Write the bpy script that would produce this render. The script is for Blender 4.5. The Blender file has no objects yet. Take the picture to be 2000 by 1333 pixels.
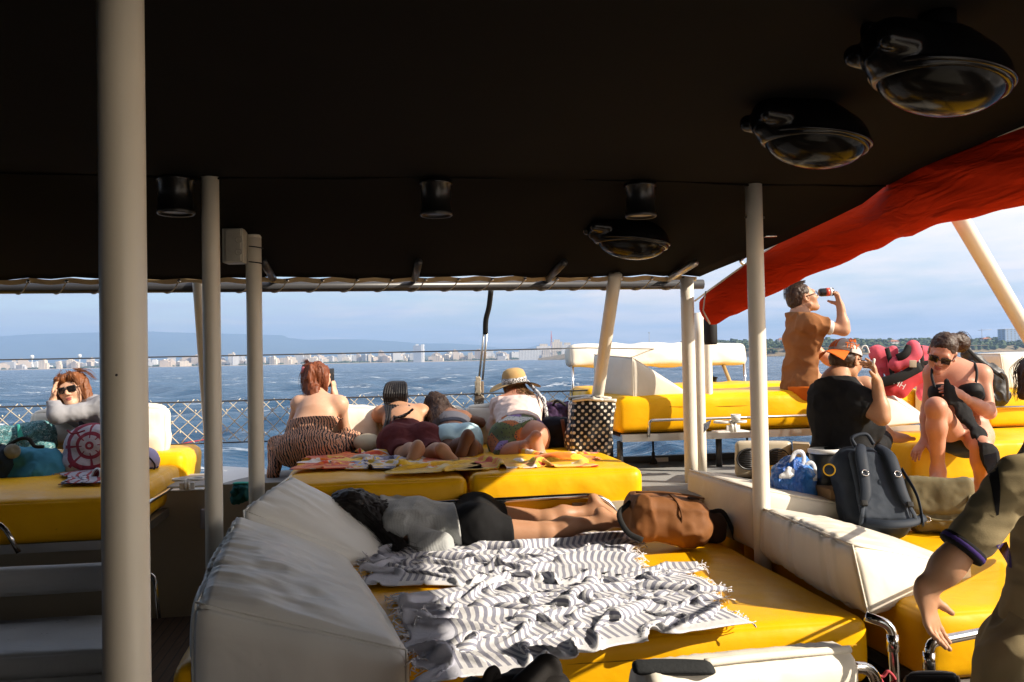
import bpy, math, random
import numpy as np
from mathutils import Vector
random.seed(7); rng = np.random.default_rng(7)
S = bpy.context.scene
COL = S.collection
R = math.radians
# ------------------------------------------------------------------ camera frame: the eye is the origin, y looks out over the rail
F = 1700.0
PITCH, ROLL, YAW = R(1.21), R(1.12), R(9.0)
_f = np.array([0, math.cos(PITCH), math.sin(PITCH)]); _u0 = np.array([0, -math.sin(PITCH), math.cos(PITCH)]); _r0 = np.array([1., 0, 0])
_r = _r0*math.cos(ROLL) - _u0*math.sin(ROLL); _u = _u0*math.cos(ROLL) + _r0*math.sin(ROLL)
def ray(px, py): return _f + (px-1000)/F*_r - (py-666.5)/F*_u
def P(px, py, d):
    r = ray(px, py); return r*(d/r[1])
def Hz(px, py, z):
    r = ray(px, py); return r*(z/r[2])
BR = np.array([math.cos(YAW), math.sin(YAW), 0]); BF = np.array([-math.sin(YAW), math.cos(YAW), 0])
def Bt(u, v, z): return BR*u + BF*v + np.array([0, 0, z])
def Pv(px, py, v):
    r = ray(px, py); return r*(v/(r@BF))
def Pu(px, py, u):
    r = ray(px, py); return r*(u/(r@BR))
def uv(p): return p@BR, p@BF
def nrm(a):
    a = np.asarray(a, float); return a/max(np.linalg.norm(a), 1e-9)
UP = np.array([0, 0, 1.])
# ------------------------------------------------------------------ numpy noise
def _h(n):
    n = n.astype(np.uint32); n = (n ^ (n >> 13))*np.uint32(1274126177); n = (n ^ (n >> 16))*np.uint32(2246822519); n = n ^ (n >> 15)
    return n.astype(np.float64)/4294967295.0
def vnoise(p, seed=0):
    p = np.asarray(p, float); i = np.floor(p).astype(np.int64); f = p-i; f = f*f*f*(f*(f*6-15)+10)
    out = 0
    for a in (0, 1):
        for b in (0, 1):
            for c in (0, 1):
                n = ((i[..., 0]+a)*73856093) ^ ((i[..., 1]+b)*19349663) ^ ((i[..., 2]+c)*83492791) ^ (seed*961748927+12345)
                w = (f[..., 0] if a else 1-f[..., 0])*(f[..., 1] if b else 1-f[..., 1])*(f[..., 2] if c else 1-f[..., 2])
                out = out + w*_h(n & 0xffffffff)
    return out*2-1
def fbm(p, oct=3, seed=0):
    p = np.asarray(p, float); o = 0; a = 1.; t = 0
    for k in range(oct): o = o + a*vnoise(p*2**k, seed+k); t += a; a *= .5
    return o/t
# ------------------------------------------------------------------ objects
WL = {}
def wl(o): return WL.get(o.name, np.zeros(3)) if o is not None else np.zeros(3)
def thing(name, label, cat, loc=(0, 0, 0), group=None):
    o = bpy.data.objects.new(name, None); COL.objects.link(o); o.empty_display_size = .1
    o.location = loc; WL[o.name] = np.array(loc, float); o['label'] = label; o['category'] = cat
    if group: o['group'] = group
    return o
def tag(o, label, cat, group=None, kind=None):
    if label: o['label'] = label
    if cat: o['category'] = cat
    if group: o['group'] = group
    if kind: o['kind'] = kind
    return o
def mesh(name, VF, mat, parent=None, smooth=True, idx=None, uvs=None, label=None, sharp=None):
    V, Fc = VF[0], VF[1]
    V = np.asarray(V, float)
    me = bpy.data.meshes.new(name)
    off = wl(parent)
    if parent is None and len(V):                     # origin at the base of the mesh
        off = np.array([V[:, 0].mean(), V[:, 1].mean(), V[:, 2].min()])
    if isinstance(Fc, np.ndarray):
        nf, k = Fc.shape; me.vertices.add(len(V)); me.vertices.foreach_set('co', (V-off).astype(np.float32).reshape(-1)); me.loops.add(nf*k); me.loops.foreach_set('vertex_index', Fc.astype(np.int32).reshape(-1))
        me.polygons.add(nf); me.polygons.foreach_set('loop_start', np.arange(nf, dtype=np.int32)*k); me.update(calc_edges=True)
    else: me.from_pydata((V-off).tolist(), [], [list(map(int, f)) for f in Fc])
    for m in (mat if isinstance(mat, (list, tuple)) else [mat]): me.materials.append(m)
    if idx is not None: me.polygons.foreach_set('material_index', np.asarray(idx, np.int32))
    me.polygons.foreach_set('use_smooth', np.full(len(me.polygons), bool(smooth)))
    if uvs is None and len(VF) > 2: uvs = VF[2]
    if uvs is not None:
        l = me.uv_layers.new(name='UVMap'); uvs = np.asarray(uvs, float)
        if len(uvs) == len(V):
            li = np.zeros(len(me.loops), np.int32); me.loops.foreach_get('vertex_index', li); uvs = uvs[li]
        l.data.foreach_set('uv', uvs.reshape(-1))
    me.update()
    if sharp: me.set_sharp_from_angle(angle=R(sharp))
    o = bpy.data.objects.new(name, me); COL.objects.link(o)
    if parent is not None:
        o.parent = parent; WL[o.name] = off
    else:
        o.location = off; WL[o.name] = off
    if label: o['label'] = label
    return o
def merge(L):
    V = []; Fc = []; n = 0
    for a in L:
        v = np.asarray(a[0], float); V.append(v); Fc += [[int(i)+n for i in f] for f in a[1]]; n += len(v)
    return np.concatenate(V), Fc
def box(lo, hi, boat=True):
    v = [(x, y, z) for z in (lo[2], hi[2]) for y in (lo[1], hi[1]) for x in (lo[0], hi[0])]
    V = np.array([Bt(*p) if boat else p for p in v])
    return V, [[0, 2, 3, 1], [4, 5, 7, 6], [0, 1, 5, 4], [2, 6, 7, 3], [0, 4, 6, 2], [1, 3, 7, 5]]
def hexa(c):      # 8 corners: 000 100 010 110 001 101 011 111
    return np.array(c), [[0, 2, 3, 1], [4, 5, 7, 6], [0, 1, 5, 4], [2, 6, 7, 3], [0, 4, 6, 2], [1, 3, 7, 5]]
def spline(pts, n=8, closed=False):
    p = np.asarray(pts, float)
    if len(p) < 3 and not closed: return np.array([p[0]*(1-t)+p[-1]*t for t in np.linspace(0, 1, n+1)])
    q = np.concatenate([p[-1:], p, p[:2]]) if closed else np.concatenate([[2*p[0]-p[1]], p, [2*p[-1]-p[-2]]])
    out = []
    for i in range(1, len(q)-2):
        a, b, c, d = q[i-1], q[i], q[i+1], q[i+2]
        for t in np.arange(n)/n:
            out.append(.5*((2*b)+(c-a)*t+(2*a-5*b+4*c-d)*t*t+(-a+3*b-3*c+d)*t**3))
    if not closed: out.append(p[-1])
    return np.array(out)
def tube(pts, r, seg=8, caps=True, flat=None):
    if flat is not None: flat = (np.asarray(flat[0], float), flat[1])
    p = np.asarray(pts, float); n = len(p); r = np.broadcast_to(np.asarray(r, float), (n,))
    T = np.gradient(p, axis=0); T /= np.maximum(np.linalg.norm(T, axis=1, keepdims=True), 1e-9)
    a = np.array([0, 0, 1.]) if abs(T[0][2]) < .9 else np.array([1., 0, 0])
    N = nrm(np.cross(T[0], a)); V = []
    for i in range(n):
        N = nrm(N-T[i]*(N@T[i])); Bn = np.cross(T[i], N)
        for k in range(seg):
            t = 2*math.pi*k/seg; o = N*math.cos(t)+Bn*math.sin(t)
            if flat is not None: o = o - flat[0]*(o@flat[0])*(1-flat[1])
            V.append(p[i]+o*r[i])
    Fc = [[i*seg+k, i*seg+(k+1) % seg, (i+1)*seg+(k+1) % seg, (i+1)*seg+k] for i in range(n-1) for k in range(seg)]
    if caps: Fc += [list(range(seg))[::-1], list(range((n-1)*seg, n*seg))]
    return np.array(V), Fc
def bend(pts, rad=.05, n=5):      # polyline with rounded corners
    p = [np.asarray(q, float) for q in pts]; out = [p[0]]
    for i in range(1, len(p)-1):
        a = nrm(p[i-1]-p[i]); b = nrm(p[i+1]-p[i]); s = p[i]+a*rad; e = p[i]+b*rad
        for t in np.linspace(0, 1, n+1): out.append(s*(1-t)**2+2*p[i]*t*(1-t)+e*t*t)
    out.append(p[-1]); return np.array(out)
def lathe(prof, c, axis=UP, seg=24):
    ax = nrm(axis); a = nrm(np.cross(ax, [1, 0, 0] if abs(ax[0]) < .9 else [0, 1, 0])); b = np.cross(ax, a); V = []
    for r, h in prof:
        for k in range(seg):
            t = 2*math.pi*k/seg; V.append(np.asarray(c)+ax*h+(a*math.cos(t)+b*math.sin(t))*r)
    n = len(prof)
    return np.array(V), [[i*seg+k, i*seg+(k+1) % seg, (i+1)*seg+(k+1) % seg, (i+1)*seg+k] for i in range(n-1) for k in range(seg)]
def grid(fn, nu, nv):
    V = []; U = []
    for j in range(nv+1):
        for i in range(nu+1): V.append(fn(i/nu, j/nv)); U.append((i/nu, j/nv))
    w = nu+1
    return np.array(V), [[j*w+i, j*w+i+1, (j+1)*w+i+1, (j+1)*w+i] for j in range(nv) for i in range(nu)], np.array(U)
def cushion(c8, r=.04, n=(16, 16, 6), puff=.015, wr=.004, seed=0, wsc=6., pleat=0.):
    """soft rounded hexahedron; c8: corners 000 100 010 110 001 101 011 111"""
    c = np.asarray(c8, float).reshape(2, 2, 2, 3)          # [z][y][x]
    L = lambda A, B: np.mean([np.linalg.norm(a-b) for a, b in zip(A.reshape(-1, 3), B.reshape(-1, 3))])
    h = np.array([L(c[:, :, 0], c[:, :, 1]), L(c[:, 0], c[:, 1]), max(L(c[0], c[1]), 2.05*r)])/2
    ax = []
    for k in range(3):
        e = [-h[k], -h[k]+r*.15, -h[k]+r*.45]; m = np.linspace(-h[k]+r, h[k]-r, max(2, n[k])); ax.append(np.array(e+m.tolist()+[-x for x in e[::-1]]))
    Pn = {}; V = []; Fc = []; UVs = []
    def vid(p):
        key = (round(p[0], 5), round(p[1], 5), round(p[2], 5))
        if key not in Pn: Pn[key] = len(V); V.append(p)
        return Pn[key]
    for k in range(3):
        a, b = [(1, 2), (2, 0), (0, 1)][k]
        for sgn in (-1, 1):
            A, Bx = ax[a], ax[b]
            for i in range(len(A)-1):
                for j in range(len(Bx)-1):
                    q = []; uvq = []
                    for (x, y) in ((A[i], Bx[j]), (A[i+1], Bx[j]), (A[i+1], Bx[j+1]), (A[i], Bx[j+1])):
                        p = [0, 0, 0]; p[k] = sgn*h[k]; p[a] = x; p[b] = y; q.append(vid(tuple(p)))
                        uvq.append((x, y) if k == 2 else ((y, x) if k == 1 else (x, y)))
                    if sgn < 0: q = q[::-1]; uvq = uvq[::-1]
                    Fc.append(q); UVs += uvq
    p = np.array(V); q = np.clip(p, -(h-r), h-r); d = p-q; d /= np.maximum(np.linalg.norm(d, axis=1, keepdims=True), 1e-9)
    t = p/h; w = np.ones(len(p)); on = np.abs(t) > .999
    for k in range(3): w = w*np.where(on[:, k] & (on.sum(1) == 1), 1, (1-np.clip(t[:, k]**2, 0, 1)))
    pr = q+d*r
    amt = puff*w**.6 + wr*fbm(np.stack([p[:, 0]*wsc, p[:, 1]*wsc, p[:, 2]*wsc], 1)+seed*7.1, 3, seed)*(.35+w)
    if pleat: amt = amt+pleat*(np.exp(-(p[:, 0]+h[0])/h[0]*1.5)+.18)*vnoise(np.stack([p[:, 1]*24+p[:, 0]*5, p[:, 0]*4-p[:, 1]*2, p[:, 2]*3], 1), seed)*(on.sum(1) == 1)
    pr = pr+d*amt[:, None]
    s = (pr/h+1)/2
    o = 0
    for z in (0, 1):
        for y in (0, 1):
            for x in (0, 1):
                o = o+c[z, y, x]*((s[:, 0] if x else 1-s[:, 0])*(s[:, 1] if y else 1-s[:, 1])*(s[:, 2] if z else 1-s[:, 2]))[:, None]
    return o, Fc, UVs
# ------------------------------------------------------------------ materials
MATS = {}
class NT:
    def __init__(s, name):
        s.m = bpy.data.materials.new(name); s.m.use_nodes = True; s.t = s.m.node_tree; s.N = s.t.nodes; s.N.clear()
        s.out = s.N.new('ShaderNodeOutputMaterial'); s.b = s.N.new('ShaderNodeBsdfPrincipled'); s.t.links.new(s.b.outputs[0], s.out.inputs[0])
        s.tc = s.N.new('ShaderNodeTexCoord')
    def n(s, ty, **kw):
        o = s.N.new(ty)
        for k, v in kw.items():
            if k.startswith('_'): setattr(o, k[1:], v)
            else:
                key = int(k[1:]) if k[0] == 'i' and k[1:].isdigit() else k.replace('_', ' ')
                if isinstance(v, bpy.types.NodeSocket): s.t.links.new(v, o.inputs[key])
                else: o.inputs[key].default_value = v
        return o
    def math(s, op, a, b=0., c=0.): return s.n('ShaderNodeMath', _operation=op, i0=a, i1=b, i2=c).outputs[0]
    def vec(s, mode='Object', scale=(1, 1, 1), rot=(0, 0, 0), loc=(0, 0, 0)):
        m = s.n('ShaderNodeMapping'); s.t.links.new(s.tc.outputs[mode], m.inputs[0]); m.inputs['Scale'].default_value = scale; m.inputs['Rotation'].default_value = rot; m.inputs['Location'].default_value = loc
        return m.outputs[0]
    def noise(s, scale, detail=3., rough=.5, dist=0., vec=None):
        o = s.n('ShaderNodeTexNoise', Scale=scale, Detail=detail, Roughness=rough, Distortion=dist)
        s.t.links.new(vec if vec is not None else s.tc.outputs['Object'], o.inputs['Vector']); return o.outputs['Fac']
    def ramp(s, fac, stops, const=False):
        o = s.n('ShaderNodeValToRGB'); cr = o.color_ramp
        if const: cr.interpolation = 'CONSTANT'
        while len(cr.elements) < len(stops): cr.elements.new(.5)
        for e, (p, c) in zip(cr.elements, stops): e.position = p; e.color = (*c, 1) if len(c) == 3 else c
        s.t.links.new(fac, o.inputs[0]); return o.outputs[0]
    def mix(s, fac, a, b):
        o = s.n('ShaderNodeMix', _data_type='RGBA')
        for k, v in ((0, fac), (6, a), (7, b)):
            if isinstance(v, bpy.types.NodeSocket): s.t.links.new(v, o.inputs[k])
            else: o.inputs[k].default_value = v if k == 0 else ((*v, 1) if len(v) == 3 else v)
        return o.outputs[2]
    def set(s, **kw):
        for k, v in kw.items():
            k = k.replace('_', ' ')
            if isinstance(v, bpy.types.NodeSocket): s.t.links.new(v, s.b.inputs[k])
            else: s.b.inputs[k].default_value = (*v, 1) if isinstance(v, tuple) and len(v) == 3 and 'Radius' not in k else v
        return s
    def bump(s, h, strength=.3, dist=.01):
        o = s.n('ShaderNodeBump', Strength=strength, Distance=dist, Height=h); s.t.links.new(o.outputs[0], s.b.inputs['Normal']); return s
def mat(name, c, rough=.5, var=.12, vs=8., bs=60., bstr=.15, bd=.004, metal=0., coat=0., c2=None, spec=None, sss=0., stretch=(1, 1, 1), sheen=0.):
    if name in MATS: return MATS[name]
    if spec is None: spec = .5 if rough < .6 or metal else .16
    t = NT(name); c = tuple(c)
    d = c2 or tuple(x*(1-var*1.6) for x in c)
    v = t.vec(scale=stretch)
    n1 = t.noise(vs, 4, .6, .3, v)
    t.set(Base_Color=t.ramp(n1, [(.3, d), (.7, c)]), Roughness=rough, Metallic=metal, Specular_IOR_Level=spec)
    if coat: t.set(Coat_Weight=coat, Coat_Roughness=.25)
    if sheen: t.set(Sheen_Weight=sheen)
    if sss: t.set(Subsurface_Weight=sss, Subsurface_Radius=(.012, .005, .003), Subsurface_Scale=1.)
    if bstr: t.bump(t.noise(bs, 4, .55, .2, v), bstr, bd)
    MATS[name] = t.m; return t.m
def vinyl(name, c, c2, rough=.36, dirt=.25, wr=.35, seed=0.):
    t = NT(name); v = t.vec(loc=(seed, seed*1.7, 0))
    big = t.noise(2.2, 5, .6, .6, v)
    col = t.ramp(big, [(.25, c2), (.75, c)])
    spots = t.noise(34., 4, .7, 0., v)
    col = t.mix(t.math('MULTIPLY', t.math('GREATER_THAN', spots, .69), dirt), col, tuple(x*.45 for x in c2))
    t.set(Base_Color=col, Roughness=t.ramp(t.noise(9., 4, .6, .3, v), [(.3, (rough-.08,)*3), (.7, (rough+.12,)*3)]), Specular_IOR_Level=.20)
    w1 = t.noise(2.6, 3, .5, .7, t.vec(scale=(1, 2.2, 1.4), rot=(.3, .2, .5), loc=(seed, 0, 0)))
    w2 = t.noise(9., 3, .5, .6, t.vec(scale=(1., .4, 1.), rot=(.1, .4, -.4), loc=(0, seed, 0)))
    hgt = t.math('ADD', t.math('MULTIPLY', w1, 1.), t.math('MULTIPLY', w2, .22))
    b1 = t.n('ShaderNodeBump', Strength=wr, Distance=.022, Height=hgt)
    b2 = t.n('ShaderNodeBump', Strength=.08, Distance=.002, Height=t.noise(420., 2, .5, 0.)); t.t.links.new(b1.outputs[0], b2.inputs['Normal'])
    t.t.links.new(b2.outputs[0], t.b.inputs['Normal'])
    MATS[name] = t.m; return t.m
# ------------------------------------------------------------------ signed-distance sculpting: one continuous skin grown over joints
class Sdf:
    def __init__(s): s.p = []; s.mod = []; s.clip = []
    def cone(s, a, b, ra, rb, n=None, f=1., k=.03):
        s.p.append(('c', np.asarray(a, float), np.asarray(b, float), ra, rb, None if n is None else nrm(n), f, k)); return s
    def ell(s, c, r, A=None, k=.03, op=1):
        s.p.append(('e', np.asarray(c, float), np.asarray(r, float), np.eye(3) if A is None else np.asarray(A, float), op, k)); return s
    def box(s, c, h, A=None, r=.03, k=.02):
        s.p.append(('b', np.asarray(c, float), np.asarray(h, float), np.eye(3) if A is None else np.asarray(A, float), r, k)); return s
    def one(s, q, p):
        if q[0] == 'b':
            w = np.abs((p-q[1])@q[3].T)-(q[2]-q[4]); return np.linalg.norm(np.maximum(w, 0), axis=1)+np.minimum(w.max(1), 0)-q[4]
        if q[0] == 'c':
            _, a, b, ra, rb, n, f, k = q; ba = b-a; L = max(ba@ba, 1e-9); t = np.clip((p-a)@ba/L, 0, 1); w = p-a-t[:, None]*ba
            if n is not None: w = w+n*((w@n)*(1/f-1))[:, None]
            return np.linalg.norm(w, axis=1)-(ra+(rb-ra)*t)
        _, c, r, A, op, k = q; w = (p-c)@A.T; k0 = np.linalg.norm(w/r, axis=1); k1 = np.linalg.norm(w/r**2, axis=1)
        return k0*(k0-1)/np.maximum(k1, 1e-9)
    def __call__(s, p):
        d = np.full(len(p), 9.)
        for q in s.p:
            k = q[-1]; e = s.one(q, p); op = q[4] if q[0] == 'e' else 1
            if op > 0: h = np.clip(.5+.5*(d-e)/k, 0, 1); d = d*(1-h)+e*h-k*h*(1-h)
            else: h = np.clip(.5-.5*(d+e)/k, 0, 1); d = d*(1-h)-e*h+k*h*(1-h)
        for m in s.mod: d = d+m(p)
        for (o, n) in s.clip:
            e = (p-o)@n; k = .008; h = np.clip(.5-.5*(d-e)/k, 0, 1); d = d*(1-h)+e*h+k*h*(1-h)
        return d
    def bounds(s):
        lo = np.full(3, 9e9); hi = -lo
        for q in s.p:
            if q[0] == 'c':
                for a, r in ((q[1], q[3]), (q[2], q[4])): lo = np.minimum(lo, a-r); hi = np.maximum(hi, a+r)
            elif q[0] == 'b': m = np.linalg.norm(q[2]); lo = np.minimum(lo, q[1]-m); hi = np.maximum(hi, q[1]+m)
            elif q[4] > 0: m = q[2].max(); lo = np.minimum(lo, q[1]-m); hi = np.maximum(hi, q[1]+m)
        return lo-.035, hi+.035
    def grow(s, t):
        o = Sdf(); o.mod = list(s.mod)
        for q in s.p:
            if q[0] == 'c': o.p.append((*q[:3], q[3]+t, q[4]+t, *q[5:]))
            elif q[0] == 'b': o.p.append((q[0], q[1], q[2]+t, q[3], q[4]+t, q[5]))
            else: o.p.append((q[0], q[1], q[2]+t*q[4], *q[3:]))
        return o
def surf(f, h=.01, lo=None, hi=None, it=2):
    if lo is None: lo, hi = f.bounds()
    lo = np.asarray(lo, float); hi = np.asarray(hi, float); c = 4; Hc = h*c
    n = np.ceil((hi-lo)/Hc).astype(int)+1
    C = np.stack(np.meshgrid(*[lo[k]+(np.arange(n[k])+.5)*Hc for k in range(3)], indexing='ij'), -1).reshape(-1, 3)
    dc = f(C).reshape(n); N = n*c+1
    ii = [np.minimum(np.arange(N[k])//c, n[k]-1) for k in range(3)]; D = dc[np.ix_(*ii)].copy(); m = (np.abs(dc) < Hc*1.9)[np.ix_(*ii)]
    w = np.argwhere(m); D[m] = f(lo+w*h)
    s = D < 0
    cnt = sum(s[a:N[0]-1+a, b:N[1]-1+b, e:N[2]-1+e].astype(np.int8) for a in (0, 1) for b in (0, 1) for e in (0, 1))
    act = (cnt > 0) & (cnt < 8); ca = np.argwhere(act); ID = np.full(act.shape, -1, np.int64); ID[act] = np.arange(len(ca))
    acc = np.zeros((len(ca), 3)); num = np.zeros(len(ca))
    cor = [(a, b, e) for a in (0, 1) for b in (0, 1) for e in (0, 1)]
    for i, A in enumerate(cor):
        for B in cor[i+1:]:
            if sum(abs(x-y) for x, y in zip(A, B)) != 1: continue
            da = D[tuple((ca+A).T)]; db = D[tuple((ca+B).T)]; x = (da < 0) != (db < 0); t = np.where(x, da/np.where(x, da-db, 1), 0)
            pos = np.array(A)+t[:, None]*(np.array(B)-np.array(A)); acc += np.where(x[:, None], pos, 0); num += x
    V = lo+(ca+acc/np.maximum(num, 1)[:, None])*h; Q = []
    for k in range(3):
        a, b = [(1, 2), (2, 0), (0, 1)][k]; sl0 = [slice(1, -1)]*3; sl0[k] = slice(0, -1); sl1 = list(sl0); sl1[k] = slice(1, None)
        x = s[tuple(sl0)] != s[tuple(sl1)]; e = np.argwhere(x)
        if not len(e): continue
        off = np.ones(3, int); off[k] = 0; e = e+off; ins = s[tuple(e.T)]
        ea = np.zeros(3, int); ea[a] = 1; eb = np.zeros(3, int); eb[b] = 1
        q = np.stack([ID[tuple((e-ea-eb).T)], ID[tuple((e-eb).T)], ID[tuple(e.T)], ID[tuple((e-ea).T)]], 1)
        q[~ins] = q[~ins][:, ::-1]; Q.append(q)
    Q = np.concatenate(Q); Q = Q[(Q >= 0).all(1)]
    for _ in range(it):
        e = h*.3; d = f(V); g = np.stack([f(V+np.eye(3)[k]*e)-d for k in range(3)], 1)/e
        g2 = np.maximum((g*g).sum(1), .2); st = np.clip(d/g2, -h*.6, h*.6); V = V-g*st[:, None]
    return V, Q
def vfmerge(L):
    V = []; Q = []; n = 0
    for v, q in L: V.append(v); Q.append(np.asarray(q)+n); n += len(v)
    return np.concatenate(V), np.concatenate(Q)
# ================================================================== camera, sun, sky
SEA = -3.4
cam = bpy.data.objects.new('camera', bpy.data.cameras.new('camera')); COL.objects.link(cam); S.camera = cam
cam.data.sensor_width = 36; cam.data.lens = 36*F/2000; cam.data.clip_start = .05; cam.data.clip_end = 80000
from mathutils import Matrix
cam.matrix_world = Matrix(((_r[0], _u[0], -_f[0], 0), (_r[1], _u[1], -_f[1], 0), (_r[2], _u[2], -_f[2], 0), (0, 0, 0, 1)))
SUN_EL, SUN_BACK = R(29.6), R(18)
sd = np.array([math.cos(SUN_BACK)*math.cos(SUN_EL), -math.sin(SUN_BACK)*math.cos(SUN_EL), math.sin(SUN_EL)])
sun = bpy.data.objects.new('sun', bpy.data.lights.new('sun', 'SUN')); COL.objects.link(sun)
sun.data.energy = 5.0; sun.data.angle = R(.53); sun.data.color = (1, .89, .74); sun.location = sd*30
sun.rotation_euler = Vector(-sd).to_track_quat('-Z', 'Y').to_euler()
W = bpy.data.worlds.new('World'); S.world = W; W.use_nodes = True
t = W.node_tree; N = t.nodes; N.clear(); Lk = t.links.new
o = N.new('ShaderNodeOutputWorld'); bg = N.new('ShaderNodeBackground'); Lk(bg.outputs[0], o.inputs[0])
sky = N.new('ShaderNodeTexSky'); sky.sky_type = 'NISHITA'; sky.sun_disc = False; sky.sun_elevation = SUN_EL; sky.sun_rotation = R(110); sky.altitude = 0; sky.air_density = 1.; sky.dust_density = 1.6; sky.ozone_density = 2.2
tc = N.new('ShaderNodeTexCoord'); sp = N.new('ShaderNodeSeparateXYZ'); Lk(tc.outputs['Generated'], sp.inputs[0])
def M(op, a, b=0., c=0.):
    m = N.new('ShaderNodeMath'); m.operation = op
    for i, v in enumerate((a, b, c)):
        if isinstance(v, bpy.types.NodeSocket): Lk(v, m.inputs[i])
        else: m.inputs[i].default_value = v
    return m.outputs[0]
zz = M('ADD', M('MAXIMUM', sp.outputs[2], 0.), .035)
cb = N.new('ShaderNodeCombineXYZ'); Lk(M('DIVIDE', sp.outputs[0], zz), cb.inputs[0]); Lk(M('DIVIDE', sp.outputs[1], zz), cb.inputs[1])
def wn(scale, det, rough, dist, off):
    mp = N.new('ShaderNodeMapping'); Lk(cb.outputs[0], mp.inputs[0]); mp.inputs['Location'].default_value = off; mp.inputs['Scale'].default_value = (1, .75, 1)
    n = N.new('ShaderNodeTexNoise'); Lk(mp.outputs[0], n.inputs['Vector'])
    for k, v in (('Scale', scale), ('Detail', det), ('Roughness', rough), ('Distortion', dist)): n.inputs[k].default_value = v
    return n.outputs['Fac']
cl = M('ADD', M('MULTIPLY', wn(.30, 6, .58, .35, (3.1, 1.2, 0)), .75), M('MULTIPLY', wn(1.2, 5, .6, .2, (7, 2, 0)), .25))
rp = N.new('ShaderNodeValToRGB'); Lk(cl, rp.inputs[0]); rp.color_ramp.elements[0].position = .36; rp.color_ramp.elements[1].position = .58
rp.color_ramp.elements[0].color = (0, 0, 0, 1); rp.color_ramp.elements[1].color = (.98, .98, .98, 1)
tone = N.new('ShaderNodeValToRGB'); Lk(M('ADD', wn(.55, 5, .62, .5, (11, 5, 0)), M('ADD', M('MULTIPLY', sp.outputs[0], .34), .02)), tone.inputs[0])
tone.color_ramp.elements[0].position = .42; tone.color_ramp.elements[0].color = (3.95, 4.2, 4.7, 1); tone.color_ramp.elements[1].position = .60; tone.color_ramp.elements[1].color = (6.0, 5.3, 4.75, 1)
dt = M('ADD', M('MULTIPLY', sp.outputs[0], .46), M('MULTIPLY', sp.outputs[1], -.15)); gl = M('ADD', M('MULTIPLY', dt, .50), .98)
tm = N.new('ShaderNodeVectorMath'); tm.operation = 'SCALE'; Lk(tone.outputs[0], tm.inputs[0]); Lk(gl, tm.inputs['Scale'])
mx = N.new('ShaderNodeMix'); mx.data_type = 'RGBA'; Lk(M('MULTIPLY', rp.outputs[0], 1.), mx.inputs[0]); Lk(sky.outputs[0], mx.inputs[6]); Lk(tm.outputs[0], mx.inputs[7])
Lk(mx.outputs[2], bg.inputs[0]); bg.inputs[1].default_value = .138
S.view_settings.view_transform = 'Standard'; S.view_settings.look = 'None'; S.view_settings.exposure = .78; S.view_settings.gamma = 1; S.view_settings.use_curve_mapping = False
S.cycles.max_bounces = 7; S.cycles.diffuse_bounces = 4; S.cycles.glossy_bounces = 3; S.cycles.transmission_bounces = 4; S.cycles.transparent_max_bounces = 8; S.cycles.volume_bounces = 1
S.cycles.sample_clamp_indirect = 6; S.cycles.caustics_reflective = False; S.cycles.caustics_refractive = False
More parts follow.
